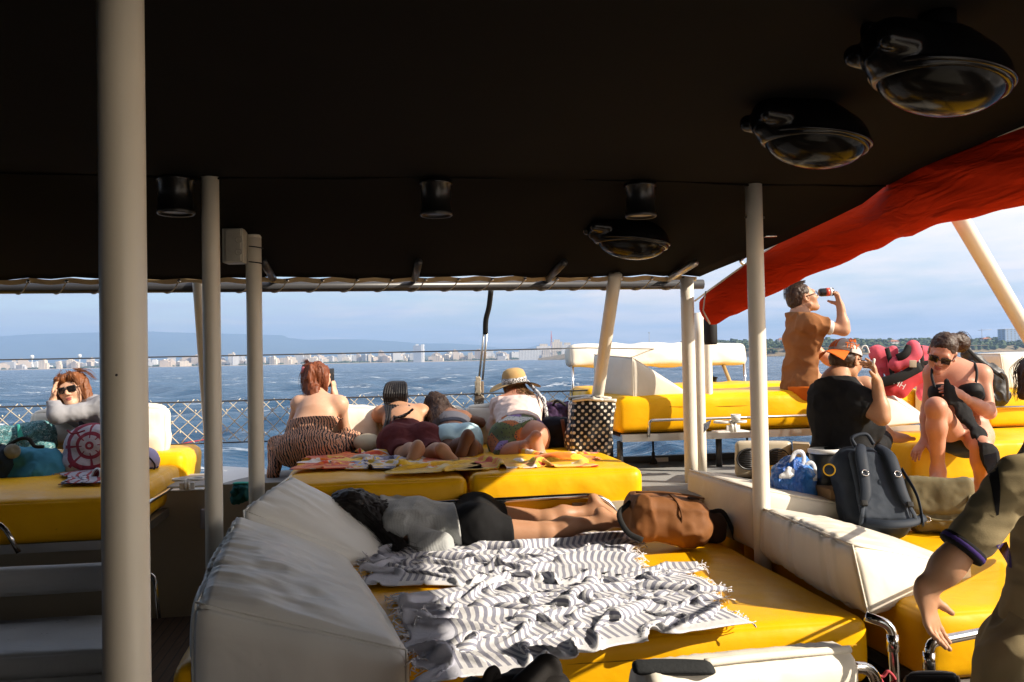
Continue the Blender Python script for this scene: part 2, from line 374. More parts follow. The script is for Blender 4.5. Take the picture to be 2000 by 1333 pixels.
# ================================================================== sea
def build_sea():
    na, nr = 560, 460
    th = np.linspace(R(-70), R(70), na+1); rr = 3.*np.exp(np.linspace(0, math.log(16000/3.), nr+1))
    A, Q = np.meshgrid(th, rr); X = Q*np.sin(A); Y = Q*np.cos(A); Z = np.zeros_like(X); DX = np.zeros_like(X); DY = np.zeros_like(X)
    sp_ = np.maximum(Q*(th[1]-th[0]), Q*(math.log(16000/3.)/nr)*.6)
    g = np.random.default_rng(3)
    for k in range(64):
        lam = .55*math.exp(g.uniform(0, 1)*math.log(24/.55)); a = R(200)+g.normal(0, .55)
        am = .0085*lam**.86*g.uniform(.6, 1.3); kx = 2*math.pi/lam; ph = g.uniform(0, 6.28)
        fade = np.clip((lam/sp_-2.2)/3, 0, 1); arg = kx*(X*math.cos(a)+Y*math.sin(a))+ph
        Z += am*fade*np.sin(arg); DX += am*.8*fade*math.cos(a)*np.cos(arg); DY += am*.8*fade*math.sin(a)*np.cos(arg)
    V = np.stack([X+DX, Y+DY, SEA+Z], -1).reshape(-1, 3); w = na+1
    j, i = np.meshgrid(np.arange(nr), np.arange(na), indexing='ij'); b = (j*w+i).reshape(-1)
    Fc = np.stack([b, b+1, b+w+1, b+w], 1)
    t = NT('sea_water'); pos = t.tc.outputs['Object']
    geo = t.n('ShaderNodeNewGeometry').outputs['Position']
    def ns(sc, det, rough, stretch, dist=0.):
        m = t.n('ShaderNodeMapping'); t.t.links.new(geo, m.inputs[0]); m.inputs['Scale'].default_value = stretch
        return t.noise(sc, det, rough, dist, m.outputs[0])
    foam1 = ns(.10, 3, .6, (.55, 1.5, 0), .6); foam2 = ns(.9, 4, .7, (.5, 1.6, 0), 1.); 
    fm = t.math('MULTIPLY', t.n('ShaderNodeMapRange', Value=foam1, From_Min=.57, From_Max=.65).outputs[0], t.n('ShaderNodeMapRange', Value=foam2, From_Min=.52, From_Max=.60).outputs[0])
    foam3 = ns(.42, 3, .65, (.5, 1.7, 0), .8)
    fm = t.math('MAXIMUM', fm, t.math('MULTIPLY', t.n('ShaderNodeMapRange', Value=foam3, From_Min=.73, From_Max=.78).outputs[0], t.n('ShaderNodeMapRange', Value=foam2, From_Min=.45, From_Max=.58).outputs[0]))
    base = t.ramp(ns(.05, 4, .6, (.6, 1.4, 0)), [(.3, (.006, .042, .096)), (.7, (.011, .060, .126))])
    t.set(Base_Color=t.mix(fm, base, (.78, .82, .85)), Roughness=t.math('ADD', t.math('MULTIPLY', fm, .5), .16), IOR=1.33, Specular_IOR_Level=.24)
    h = t.math('ADD', ns(.8, 5, .62, (1, 1.4, 1), .3), t.math('MULTIPLY', ns(.16, 4, .6, (.8, 1.5, 1), .3), 2.6))
    t.bump(h, .72, .6)
    o = mesh('sea', (V, Fc), t.m); o['kind'] = 'structure'
    return o
build_sea()
# ================================================================== far coast, hills, haze
def pxX(px, d): return (px-1000)/F*d
def hor(px): return 702.4-(px-1000)*math.tan(ROLL)
def terrain(name, px0, px1, n, rows, fn, m):
    V = []
    for j in range(rows+1):
        for i in range(n+1):
            V.append(fn(px0+(px1-px0)*i/n, j/rows))
    w = n+1
    o = mesh(name, (np.array(V), [[j*w+i, j*w+i+1, (j+1)*w+i+1, (j+1)*w+i] for j in range(rows) for i in range(n)]), m); o['kind'] = 'structure'; return o
m_hill = mat('hillside', (.10, .12, .07), .95, c2=(.055, .075, .045), vs=.004, bstr=0)
ridge = [(-900, 668), (-500, 662), (-200, 660), (0, 657), (60, 653), (130, 651), (280, 647), (330, 649), (480, 653), (553, 655), (563, 660), (600, 664), (640, 663), (700, 663), (760, 666), (820, 671), (880, 671), (940, 674), (960, 678), (990, 682), (1015, 684), (1050, 674), (1085, 677), (1130, 686), (1250, 689), (1400, 684), (1700, 680)]
rx = [a for a, b in ridge]; ry = [b for a, b in ridge]
def mount(px, s):
    d = 15000-3600*(1-s); top = (hor(px)-np.interp(px, rx, ry))*15000/F
    h = top*(.04+.96*s**.8); nz = fbm(np.array([[px*.012, s*3., 3.]]), 4, 5)[0]
    return (pxX(px, 15000)*d/15000, d, SEA+2+h*(1+.22*nz*(1-s)*2))
terrain('mountains', -900, 1700, 320, 12, mount, m_hill)
m_land = mat('coastal_plain', (.17, .165, .10), .95, c2=(.07, .085, .05), vs=.02, bstr=0)
m_sand = mat('beach_sand', (.50, .42, .31), .95, bstr=0, vs=.05)
def shoreY(px): return 3300+60*math.sin(px*.011)
def coast(px, s):
    d = shoreY(px)+s*3200; z = [0, .9, 1.5, 2, 6, 12, 20, 30, 44][min(8, int(s*8+.01))]*(1+.35*fbm(np.array([[px*.01, s*4, 1.]]), 3, 2)[0])
    hill = 34*math.exp(-((px-1105)/55.)**2)*min(1, s*5)
    return (pxX(px, shoreY(px))*d/shoreY(px), d, SEA+z*.95+hill)
terrain('coastal_plain', -900, 1330, 260, 8, coast, m_land)
def beach(px, s):
    d = shoreY(px)-14+s*60; return (pxX(px, shoreY(px)), d, SEA+.3+1.9*s)
terrain('beach', -900, 1330, 200, 2, beach, m_sand)
m_rock = mat('headland_rock', (.30, .22, .14), .95, c2=(.10, .10, .055), vs=.05, bstr=0)
def hdY(px): return 1250+np.interp(px, [1050, 1300, 1500, 1750, 2100, 2900], [900, 420, 130, 110, 330, 500])
hs_x = [1050, 1200, 1400, 1440, 1480, 1530, 1600, 1700, 1800, 1900, 2000, 2300, 2900]; hs_y = [700, 672, 666, 664, 667, 663, 665, 664, 664, 661, 660, 655, 640]
def head(px, s):
    y0 = hdY(px); d = y0+s*420; top = (hor(px)-np.interp(px, hs_x, hs_y))*(y0+420)/F*.82
    pr = np.interp(s, [0, .03, .1, .3, .6, 1], [0, .22, .42, .55, .8, 1.])
    return (pxX(px, y0)*d/y0, d, SEA+.2+(top-SEA)*pr*(1+.12*fbm(np.array([[px*.03, s*3, 9.]]), 3, 4)[0]*(s > .01)))
terrain('headland', 1050, 2900, 260, 14, head, m_rock)
# tree cover: uncountable far-off woods
def clumps(name, pts, m, label):
    base = np.array([(math.cos(a)*math.cos(b), math.sin(a)*math.cos(b), math.sin(b)) for b in (-.6, .25, .9) for a in np.arange(6)*math.pi/3+b])
    fcs = [[r*6+i, r*6+(i+1) % 6, r*6+6+(i+1) % 6, r*6+6+i] for r in (0, 1) for i in range(6)]+[list(range(12, 18))]
    V = []; Fc = []
    for (x, y, z, r, h) in pts:
        n = len(V); V += list(base*np.array([r, r, h])*(1+rng.uniform(-.28, .28, (18, 1)))+np.array([x, y, z])); Fc += [[i+n for i in f] for f in fcs]
    o = mesh(name, (np.array(V), Fc), m, smooth=False); tag(o, label, None, kind='stuff'); return o
t = NT('far_foliage'); t.set(Base_Color=t.ramp(t.noise(.09, 4, .6), [(.3, (.030, .052, .020)), (.55, (.060, .090, .032)), (.75, (.10, .115, .045))]), Roughness=.95)
m_fol = t.m
pts = []
for _ in range(3000):
    px = rng.uniform(1330, 2500); s = rng.uniform(.04, 1)**1.2; x, y, z = head(px, s); r = rng.uniform(3, 6.5); pts.append((x, y, z+r*.4, r, r*rng.uniform(.7, 1.3)))
clumps('headland_woods', pts, m_fol, 'dark green pine woods covering the low headland across the water')
pts = []
for _ in range(4200):
    px = rng.uniform(-350, 1180); s = rng.uniform(.014, .9)**1.8; x, y, z = coast(px, max(s, .02)); r = rng.uniform(4, 8.); pts.append((x, y, z+r*.4, r, r*rng.uniform(.7, 1.2)))
clumps('shore_greenery', pts, m_fol, 'grey green trees scattered between the pale buildings of the far shore')
# buildings
def facade(name, c, c2, sx, sz, wf=.5):
    t = NT(name); pos = t.n('ShaderNodeNewGeometry').outputs['Position']; s = t.n('ShaderNodeSeparateXYZ', Vector=pos)
    hx = t.math('FRACT', t.math('DIVIDE', t.math('ADD', s.outputs[0], t.math('MULTIPLY', s.outputs[1], .6)), sx)); hz = t.math('FRACT', t.math('DIVIDE', s.outputs[2], sz))
    nz = t.n('ShaderNodeSeparateXYZ', Vector=t.n('ShaderNodeNewGeometry').outputs['Normal']).outputs[2]
    w = t.math('MULTIPLY', t.math('MULTIPLY', t.math('LESS_THAN', hx, wf), t.math('LESS_THAN', hz, .55)), t.math('LESS_THAN', nz, .5))
    col = t.mix(t.math('MULTIPLY', t.noise(.05, 3), .5), c, c2)
    t.set(Base_Color=t.mix(w, col, (.24, .25, .27)), Roughness=.8); return t.m
FA = [facade('white_render', (.78, .75, .69), (.62, .58, .52), 5.2, 3.2), facade('cream_render', (.70, .60, .46), (.60, .50, .38), 6.1, 3.1, .45), facade('sand_render', (.62, .50, .38), (.5, .4, .3), 4.7, 3., .5), facade('grey_render', (.52, .51, .50), (.42, .42, .42), 5.5, 3.2, .55)]
def block(n):
    L = [box((-.5, -.5, -.15), (.5, .5, 1), False)]
    for k in range(n):
        x = rng.uniform(-.35, .2); L.append(box((x, -.3, 1.0005), (x+rng.uniform(.12, .3), .3, 1+rng.uniform(.06, .16)), False))
    if n > 1: L.append(box((.5005, -.4, -.15), (.8, .4, rng.uniform(.5, .8)), False))
    return merge(L)
kinds = []
for k in range(8):
    o = mesh('apartment_building', block(k % 3+1), FA[k % 4], smooth=False)
    tag(o, 'small pale apartment block in the long row of blocks along the far shore', 'building', 'apartment blocks along the far shore'); kinds.append(o)
for i in range(285):
    px = rng.uniform(-120, 1100) if i > 40 else rng.uniform(420, 1100); s = abs(rng.normal(0, .05))+.012 if i % 4 else rng.uniform(.1, .55)
    if 1 and 785 < px < 845 and s < .05: s = .09
    x, y, z = coast(px, s); o = kinds[i] if i < 8 else kinds[i % 8].copy()
    if i >= 8: COL.objects.link(o)
    w = rng.uniform(13, 36); h = rng.uniform(14, 32)+(9 if rng.random() < .15 else 0)
    o.location = (x, y, z); o.scale = (w, rng.uniform(14, 24), h); o.rotation_euler = (0, 0, rng.normal(0, .35))
def bld(name, px, d, w, dep, h, m, label, cat='building', z0=None, rot=0., extra=()):
    e = thing(name, label, cat, (pxX(px, d), d, SEA+1 if z0 is None else z0))
    a = lambda x, y, z: np.array([x*math.cos(rot)-y*math.sin(rot), x*math.sin(rot)+y*math.cos(rot), z])+wl(e)
    def bx(lo, hi): V, Fc = box(lo, hi, False); return np.array([a(*v) for v in V]), Fc
    mesh('wall', bx((-w/2, -dep/2, -3), (w/2, dep/2, h)), m, e, False)
    for (nm, lo, hi, mm) in extra: mesh(nm, bx(lo, hi), mm, e, False)
    return e
m_white = mat('white_paint', (.78, .77, .74), .6, bstr=0)
bld('apartment_tower', 815, 3330, 30, 24, 62, facade('tower_shaded_front', (.36, .40, .46), (.33, .36, .42), 4.2, 3.1), 'tallest slab tower on the far shore with shade coloured into its front and one bright white end', z0=SEA+1.5, extra=[('end_wall', (15.02, -12, -3), (25, 12, 66), m_white), ('roof_hut', (-6, -5, 62.01), (4, 5, 67), m_white)])  # blue grey front has its shade put into the colour, white end stands sunlit
bld('hotel', 1035, 3000, 78, 30, 33, FA[0], 'broad white hotel with a low annex on the point beside the harbour', extra=[('annex', (39.02, -18, -3), (72, 14, 17), FA[1])])
for k, (px, d, w, h, z0, lab) in enumerate([(1062, 3350, 55, 26, 26, 'stepped white block on the hillside below the red mast'), (1088, 3380, 40, 34, 34, 'tall pale block just right of the red mast on the hill'), (1108, 3300, 46, 40, 14, 'pale block at the right end of the hillside above the white bolster')]):
    bld('hill_building', px, d, w, 22, h, FA[k % 2], lab, z0=SEA+z0, extra=[('upper_storey', (-w*.3, -8, h+.01), (w*.25, 8, h+9), FA[1])])
m_red = mat('mast_red', (.60, .10, .07), .7, bstr=0)
mast = thing('radio_mast', 'red and white lattice mast rising above the far hillside town', 'mast', (pxX(1077, 3500), 3500, SEA+40))
def tb(p, q, r): return tube([np.array(p)+wl(mast), np.array(q)+wl(mast)], r, 5)
mesh('lower_section', merge([tb((sx*4, 0, -6), (sx*2, 0, 26), 1.1) for sx in (-1, 1)]+[tb((-4+k*.4, 0, -6+k*8), (3.6-k*.4, 0, 2+k*8), .5) for k in range(4)]), m_red, mast)
mesh('upper_section', merge([tb((sx*2, 0, 26), (0, 0, 66), 1.1) for sx in (-1, 1)]+[tb((0, 0, 60), (0, 0, 74), .9)]), m_red, mast)
mesh('platform', merge([tb((-5, 0, 26), (5, 0, 26), 1.2), tb((-4, 0, 36), (4, 0, 36), 1.)]), m_white, mast)
for px, lab in ((62, 'white water tower standing on the plain, the left one of two'), (155, 'white water tower standing on the plain, the right one of two')):
    d = 4300; b = np.array([pxX(px, d), d, SEA+10]); e = thing('water_tower', lab, 'water tower', b)
    mesh('tank', lathe([(0, 62), (8, 60), (10, 52), (8, 46), (3, 42)], b, seg=10), m_white, e); mesh('stem', lathe([(3, 42), (3, -8)], b, seg=8), m_white, e)
m_blue = facade('blue_grey_render', (.34, .45, .60), (.30, .40, .55), 7., 4.1, .35)
bld('seafront_hotel', 1990, 1660, 66, 26, 20, m_blue, 'long blue grey hotel on the wooded headland at the right edge', z0=SEA+22, extra=[('roof_slab', (-33.5, -13.5, 20.01), (33.5, 13.5, 21), m_white)])
for k, (px, s, lab) in enumerate([(1527, .5, 'small white villa among the headland pines behind the sitting man'), (1648, .35, 'pale villa on the headland behind the orange cap'), (1745, .3, 'low white villa on the headland above the pink life jackets'), (1925, .35, 'white house half hidden in the headland woods right of the ponytail')]):
    x, y, z = head(px, s); e = thing('villa', lab, 'house', (x, y, z)); mesh('wall', box((x-7, y-6, z-2), (x+7, y+6, z+8), False), FA[0], e, False)
    mesh('roof', hexa([(x-8, y-7, z+8.01), (x+8, y-7, z+8.01), (x-8, y+7, z+8.01), (x+8, y+7, z+8.01), (x-4, y-1, z+11), (x+4, y-1, z+11), (x-4, y+1, z+11), (x+4, y+1, z+11)]), mat('roof_tile', (.42, .19, .11), .9, bstr=0), e, False)
x, y, z = head(1918, .6); cr = thing('tower_crane', 'thin grey tower crane above the headland woods', 'crane', (x, y, z))
m_steel = mat('dull_steel', (.35, .35, .36), .6, bstr=0)
mesh('tower', tube([(x, y, z), (x, y, z+26)], .5, 5), m_steel, cr); mesh('jib', tube([(x-8, y, z+23), (x+20, y, z+24)], .4, 5), m_steel, cr)
x, y, z = head(1268, .3); bp = np.array([x, y, z]); lm = thing('light_mast', 'thin grey light mast on the shore above the white bolster', 'mast', bp)
mesh('pole', tube([bp, bp+(0, 0, 38)], .5, 6), m_steel, lm); mesh('lamp_ring', lathe([(1.6, 38), (1.8, 37), (.5, 36)], bp, seg=8), m_steel, lm)
# air
t = bpy.data.materials.new('sea_air'); t.use_nodes = True; n_ = t.node_tree.nodes; n_.clear(); oo = n_.new('ShaderNodeOutputMaterial'); vv = n_.new('ShaderNodeVolumePrincipled')
vv.inputs['Color'].default_value = (.35, .52, .80, 1); vv.inputs['Density'].default_value = 1.15e-4; vv.inputs['Anisotropy'].default_value = .1; t.node_tree.links.new(vv.outputs[0], oo.inputs['Volume'])
hz = mesh('haze', box((-16000, -60, SEA-4), (17000, 17500, 620), False), t, smooth=False); tag(hz, 'thin blue sea haze lying over the bay and the hills', None, kind='stuff')
# ================================================================== the boat
YEL = vinyl('yellow_vinyl', (.88, .475, .004), (.82, .405, .003), .38, .22, .42)
YEL2 = vinyl('yellow_vinyl_worn', (.86, .46, .006), (.76, .375, .004), .42, .3, .46, 3.)
CRM = vinyl('cream_vinyl', (.74, .69, .59), (.66, .61, .51), .38, .25, .34, 1.)
GRY = vinyl('white_vinyl', (.78, .77, .73), (.745, .735, .70), .36, .12, .40, 5.)
BLKC = mat('black_canvas', (.0068, .0058, .0046), .9, spec=.08, vs=3, bs=500, bstr=.15, bd=.001)
POST = mat('cream_paint', (.80, .74, .63), .32, vs=2.5, var=.05, bs=35, bstr=.03, c2=(.74, .68, .57))
CHR = mat('stainless_steel', (.72, .70, .67), .16, vs=12, bs=80, bstr=.02, metal=1.)
ALU = mat('brushed_aluminium', (.62, .60, .56), .34, vs=9, bs=200, bstr=.05, metal=1., stretch=(.1, 1, 1))
DKM = mat('dark_metal', (.035, .035, .038), .35, vs=6, bstr=.05)
RUB = mat('black_rubber', (.02, .02, .02), .6, bs=90, bstr=.1)
GEL = mat('cream_gelcoat', (.52, .45, .33), .35, vs=1.5, var=.10, bs=30, bstr=.04)
DECK = mat('grey_deck_paint', (.30, .30, .29), .7, vs=5, bs=220, bstr=.2)
ROPE = mat('natural_rope', (.52, .45, .34), .9, vs=40, bs=260, bstr=.5)
WHT = mat('white_plastic', (.76, .75, .72), .35, vs=6, var=.05, bs=40, bstr=.03)
TAN = mat('canvas_hem', (.50, .38, .22), .85, bs=300, bstr=.2)
# ---- floor and decks
def tdeck():
    t = NT('teak_slats'); p = t.n('ShaderNodeNewGeometry').outputs['Position']; m = t.n('ShaderNodeMapping'); t.t.links.new(p, m.inputs[0]); m.inputs['Rotation'].default_value = (0, 0, -YAW)
    s = t.n('ShaderNodeSeparateXYZ', Vector=m.outputs[0]); g = t.math('LESS_THAN', t.math('FRACT', t.math('DIVIDE', s.outputs[0], .06)), .14)
    t.set(Base_Color=t.mix(g, t.ramp(t.noise(6., 4, .6, 0., t.vec(scale=(8, 1, 1))), [(.3, (.06, .035, .02)), (.7, (.10, .06, .035))]), (.02, .017, .014)), Roughness=.7); return t.m
TEAK = tdeck()
mesh('floor', box((-6.5, -3, -1.80), (5.2, 6.3, -1.72)), TEAK, smooth=False)['kind'] = 'structure'
mesh('riser_wall', box((-6.5, 6.301, -1.72), (1.15, 6.36, -.83)), GEL, smooth=False)['kind'] = 'structure'
mesh('side_deck', box((-6.5, 6.302, -.90), (1.15, 7.0, -.829)), DECK, smooth=False)['kind'] = 'structure'
mesh('starboard_deck', box((1.152, 5.12, -.93), (4.9, 6.86, -.86)), DECK, smooth=False)['kind'] = 'structure'
mesh('deck_riser', box((1.152, 5.08, -1.72), (4.9, 5.118, -.862)), GEL, smooth=False)['kind'] = 'structure'
mesh('hull_side', merge([box((-6.5, 6.9, -3.9), (4.9, 6.98, -.92)), box((4.9, -3, -3.9), (4.98, 6.98, -.92))]), GEL, smooth=False)['kind'] = 'structure'
tr = mesh('toe_rail', box((1.15, 6.861, -.93), (4.9, 6.92, -.81)), DKM, smooth=False); tag(tr, 'low dark toe rail along the deck edge below the raised mattress', 'rail')
mesh('scupper', merge([box((u, 6.850, -.86), (u+.11, 6.8605, -.825)) for u in (1.75, 2.25, 3.3)]), WHT, tr, False)
CAB_ = mat('dark_varnish', (.035, .024, .016), .45, vs=3, stretch=(6, 1, 1), bstr=.05)
mesh('added_dark_bulkhead', box((-6.5, -.75, -1.72), (.3, -.65, .90)), CAB_, smooth=False)['kind'] = 'structure'  # unseen dark wall, added to cut the ambient light from behind the camera
mesh('added_side_screen', box((-5.75, -.649, -1.72), (-5.68, 4.6, .88)), BLKC, smooth=False)['kind'] = 'structure'  # unseen canvas, added to shut out light from the left
# ---- canopy
CU = lambda v: 2.77 if v < 4.5 else 2.77+(v-4.5)/1.2*(-.55)
def cz(u, v):
    if v <= 4.32: return .91+.05*min(1, (4.32-v)/1.6)+.012*math.sin(u*2.1)*math.sin(v*1.7)
    s = (v-4.32)/1.38; return .91-.362*s+.022*math.sin(math.pi*s)*-1+.006*math.sin(u*5.1+v*3)
can = thing('canopy', 'large black canvas awning stretched over the whole lounge deck', 'awning', Bt(-1, 3, .9))
VS = [-2.5, -1.5, -.5, .5, 1.3, 2., 2.6, 3.2, 3.7, 4.1, 4.30, 4.34, 4.55, 4.75, 5., 5.2, 5.4, 5.6, 5.7]
NU = 60; V = []
for off in (0, .012):
    for v in VS:
        for i in range(NU+1):
            u = -5.6+(CU(v)+5.6)*i/NU; V.append(Bt(u, v, cz(u, v)+off+(.006*math.cos(u*2*math.pi/.23) if v == 5.7 else 0)))
w = NU+1; nV = len(VS); Fc = []
for L in (0, 1):
    b = L*w*nV
    for j in range(nV-1):
        for i in range(NU):
            q = [b+j*w+i, b+j*w+i+1, b+(j+1)*w+i+1, b+(j+1)*w+i]; Fc.append(q if L else q[::-1])
b = w*nV
for i in range(NU): Fc += [[(nV-1)*w+i, (nV-1)*w+i+1, b+(nV-1)*w+i+1, b+(nV-1)*w+i]]
for j in range(nV-1): Fc += [[j*w+NU, j*w+w+NU, b+j*w+w+NU, b+j*w+NU], [j*w, b+j*w, b+j*w+w, j*w+w]]
mesh('awning_cloth', (np.array(V), Fc), BLKC, can)
seam = [Bt(u, 4.32, cz(u, 4.32)-.004+.004*math.sin(u*9)) for u in np.linspace(-5.5, 2.75, 80)]
mesh('seam', tube(seam, .006, 6), BLKC, can)
hem = lambda u: .545+.006*math.cos(u*2*math.pi/.23)
mesh('hem', grid(lambda a, b: Bt(-5.5+7.70*a, 5.706+.012*b, hem(-5.5+7.70*a)+.004-.030*b), 200, 2), TAN, can)
PV_, PZ = 5.80, .500
mesh('edge_pipe', tube([Bt(-5.6, PV_, PZ), Bt(2.28, PV_, PZ)], .034, 14), DKM, can)
L = []; E = []
for k in range(33):
    u = 2.1-.22*k; a = Bt(u, 5.7, .532); E.append(lathe([(.004, -.004), (.011, -.003), (.012, 0), (.004, .003)], a, BF, 10))
    L.append(tube(spline([a, Bt(u-.05, 5.75, .475), Bt(u-.10, 5.80, .4635), Bt(u-.13, 5.84, .49), Bt(u-.10, 5.82, .537)], 5), .004, 5))
mesh('lacing_cord', merge(L), ROPE, can); mesh('eyelet', merge(E), CHR, can)
for px in (535, 810, 1068, 1302):
    a = Pv(px, 548, 5.78); mesh('bracket', tube([a+BF*.02-UP*.0, a-BF*.55+UP*.06], .024, 8), DKM if px < 1200 else ALU, can)
# ---- red rolled side curtain
rolls = [(1366, 585, 5.74), (1432, 537, 5.52), (1500, 490, 5.27), (1600, 430, 4.96), (1707, 373, 4.62)]
top = [Pv(x, y, v) for x, y, v in rolls]+[Bt(2.77, v, .955) for v in (4.0, 3.4, 2.6, 1.6, .4, -1., -2.4)]
top = spline(top, 10)
n = len(top)
rad = np.interp(np.linspace(0, 1, n), [0, .02, .07, .26, .4, .55, 1], [.06, .11, .13, .155, .17, .17, .17])
RED = mat('red_canvas', (.58, .030, .003), .8, vs=4, var=.12, bs=260, bstr=.25, bd=.002, spec=.08)
n_ = RED.node_tree; bp_ = [x for x in n_.nodes if x.type == 'BUMP'][0]; tcn = [x for x in n_.nodes if x.type == 'TEX_COORD'][0]; mpn = n_.nodes.new('ShaderNodeMapping'); mpn.inputs['Rotation'].default_value = (.7, .3, .5); mpn.inputs['Scale'].default_value = (1, .35, 2.2); n_.links.new(tcn.outputs['Object'], mpn.inputs[0]); nzn = n_.nodes.new('ShaderNodeTexNoise'); nzn.inputs['Scale'].default_value = 6.; nzn.inputs['Detail'].default_value = 4.; nzn.inputs['Distortion'].default_value = .8; n_.links.new(mpn.outputs[0], nzn.inputs['Vector']); b2n = n_.nodes.new('ShaderNodeBump'); b2n.inputs['Strength'].default_value = .7; b2n.inputs['Distance'].default_value = .05; n_.links.new(nzn.outputs['Fac'], b2n.inputs['Height']); n_.links.new(b2n.outputs[0], bp_.inputs['Normal'])
V = []; SEG = 40
for i, p in enumerate(top):
    c = p-UP*rad[i]*.86+BR*.03
    for k in range(SEG):
        t = 2*math.pi*k/SEG; q = np.array([math.cos(t)*rad[i]*.60, 0, math.sin(t)*rad[i]*1.05])
        s = i/n*12; wv = .013*fbm(np.array([[s*2.2+2.2*math.sin(t), math.cos(t)*1.1, math.sin(t)*1.1+s*.5]]), 3, 8)[0]+.003*math.sin(s*7+3*math.sin(t+.6)+2*math.sin(s*1.3))*max(0, -math.sin(t)+.4)
        q = q*(1+wv/rad[i]*1.3); V.append(c+BR*q[0]+UP*q[2])
Fc = [[i*SEG+k, i*SEG+(k+1) % SEG, (i+1)*SEG+(k+1) % SEG, (i+1)*SEG+k] for i in range(n-1) for k in range(SEG)]+[list(range(SEG))[::-1], list(range((n-1)*SEG, n*SEG))]
rc = thing('rolled_curtain', 'red canvas side curtain rolled up along the canopy edge', 'curtain', top[0]-UP*.3)
mesh('canvas_roll', (np.array(V), Fc), RED, rc)
mesh('piping', tube(top-UP*.012-BR*rad.mean()*.22, .0065, 6), mat('white_piping', (.72, .66, .60), .7), rc)
a = top[4]-UP*rad[4]; 
mesh('strap', tube([a+UP*(.10)-BR*.075-BF*.06, a-UP*.03-BR*.10-BF*.07, a-UP*.12-BR*.05-BF*.06], .010, 6, flat=(BR, .3)), mat('white_piping', (.7, .7, .7)), rc)
for i in (16, 29):
    q = top[i]; mesh('hook', tube(spline([q+UP*.03-BR*.05, q-BR*.085, q-UP*.03-BR*.06], 5), .011, 6), CHR, rc)
tag(mesh('roller_end', lathe([(0, -.02), (.045, -.02), (.05, 0), (.05, .16), (.04, .2), (0, .2)], Pv(1388, 668, 6.05), UP, 12), RUB), 'black corrugated roller end hanging under the red curtain', 'fitting')
# ---- posts
def post(label, px, py, d, r, z0, z1, cap=False, px1=None, py1=None, d1=None, name='canopy_post'):
    if px1 is None: b = P(px, py, d); a, c = np.array([b[0], b[1], z0]), np.array([b[0], b[1], z1])
    else: a, c = P(px, py, d), P(px1, py1, d1)
    e = thing(name, label, 'post', a)
    mesh('pole', tube(np.linspace(a, c, 8), r, 28), POST, e)
    return e, a, c
e, a, c = post('thick cream post in front, the one nearest the camera', 242, 666, 1.72, .0440, -1.72, .955)
mesh('screw', lathe([(0, .002), (.0025, .002), (.003, 0)], P(228, 733, 1.678), -UP*0+np.array([.2, -1, 0]), 8), DKM, e)
post('cream post standing just left of the grey junction box', 414.5, 700, 4.16, .0415, -1.72, .905)
e, a, c = post('shorter cream post carrying the junction box near its capped top', 498, 700, 4.80, .0425, -1.72, .70)
mesh('cap', lathe([(.0425, -.001), (.043, .004), (.036, .016), (.0, .02)], c, UP, 28), POST, e)
for yy in (484, 514): mesh('cable_tie', lathe([(.043, -.003), (.046, -.002), (.046, .003), (.043, .003)], P(498, yy, 4.8), nrm([.12, 0, 1]), 24), RUB, e)
e, a, c = post('cream post between the two white wedges on the right', 1476, 540, 4.60, .0445, -1.72, .905)
for s in (-1, 1): mesh('bolt', lathe([(0, .012), (.006, .010), (.006, 0)], P(1474, 425, 4.60)+BR*s*.0445, BR*s, 8), DKM, e)
post('cream corner post left of two thinner ones under the red curtain', 1345, 700, 5.94, .045, -.86, .53)
post('middle of three clustered cream posts below the red curtain end', 1364, 640, 6.50, .038, -.86, .32)
post('thin short post, the right one of three clustered posts', 1381, 640, 6.72, .032, -.53, .27)
post('leaning cream strut beside the polka dot bag', 1150, 890, 6.75, .044, 0, 0, px1=1202, py1=536, d1=5.76, name='leaning_strut')
post('thin leaning strut partly hidden behind a left post', 412, 905, 6.3, .036, 0, 0, px1=387, py1=548, d1=5.5, name='leaning_strut')
post('slanted cream strut crossing the sky at the upper right', 2060, 742, 5.5, .046, 0, 0, px1=1858, py1=398, d1=4.75, name='leaning_strut')
jb = thing('junction_box', 'grey plastic junction box strapped to a cream post under the canopy', 'electrical box', P(462, 520, 4.72))
g_ = mat('grey_plastic', (.42, .40, .34), .5, bstr=.05)
c0 = P(441, 516, 4.74); c1 = P(480, 449, 4.74); 
mesh('body', cushion([(x, y, z) for z in (c0[2], c1[2]) for y in (4.68, 4.78) for x in (c0[0], c1[0])], .006, (3, 3, 3), 0, 0), g_, jb)
mesh('lid', cushion([(x, y, z) for z in (c0[2]+.006, c1[2]-.006) for y in (4.665, 4.681) for x in (c0[0]+.022, c1[0]-.006)], .004, (3, 3, 3), 0, 0), g_, jb)
for yy in (468, 492): mesh('knockout', lathe([(.012, 0), (.0165, .003), (.020, 0)], P(466, yy, 4.664), (0, -1, 0), 20), g_, jb)
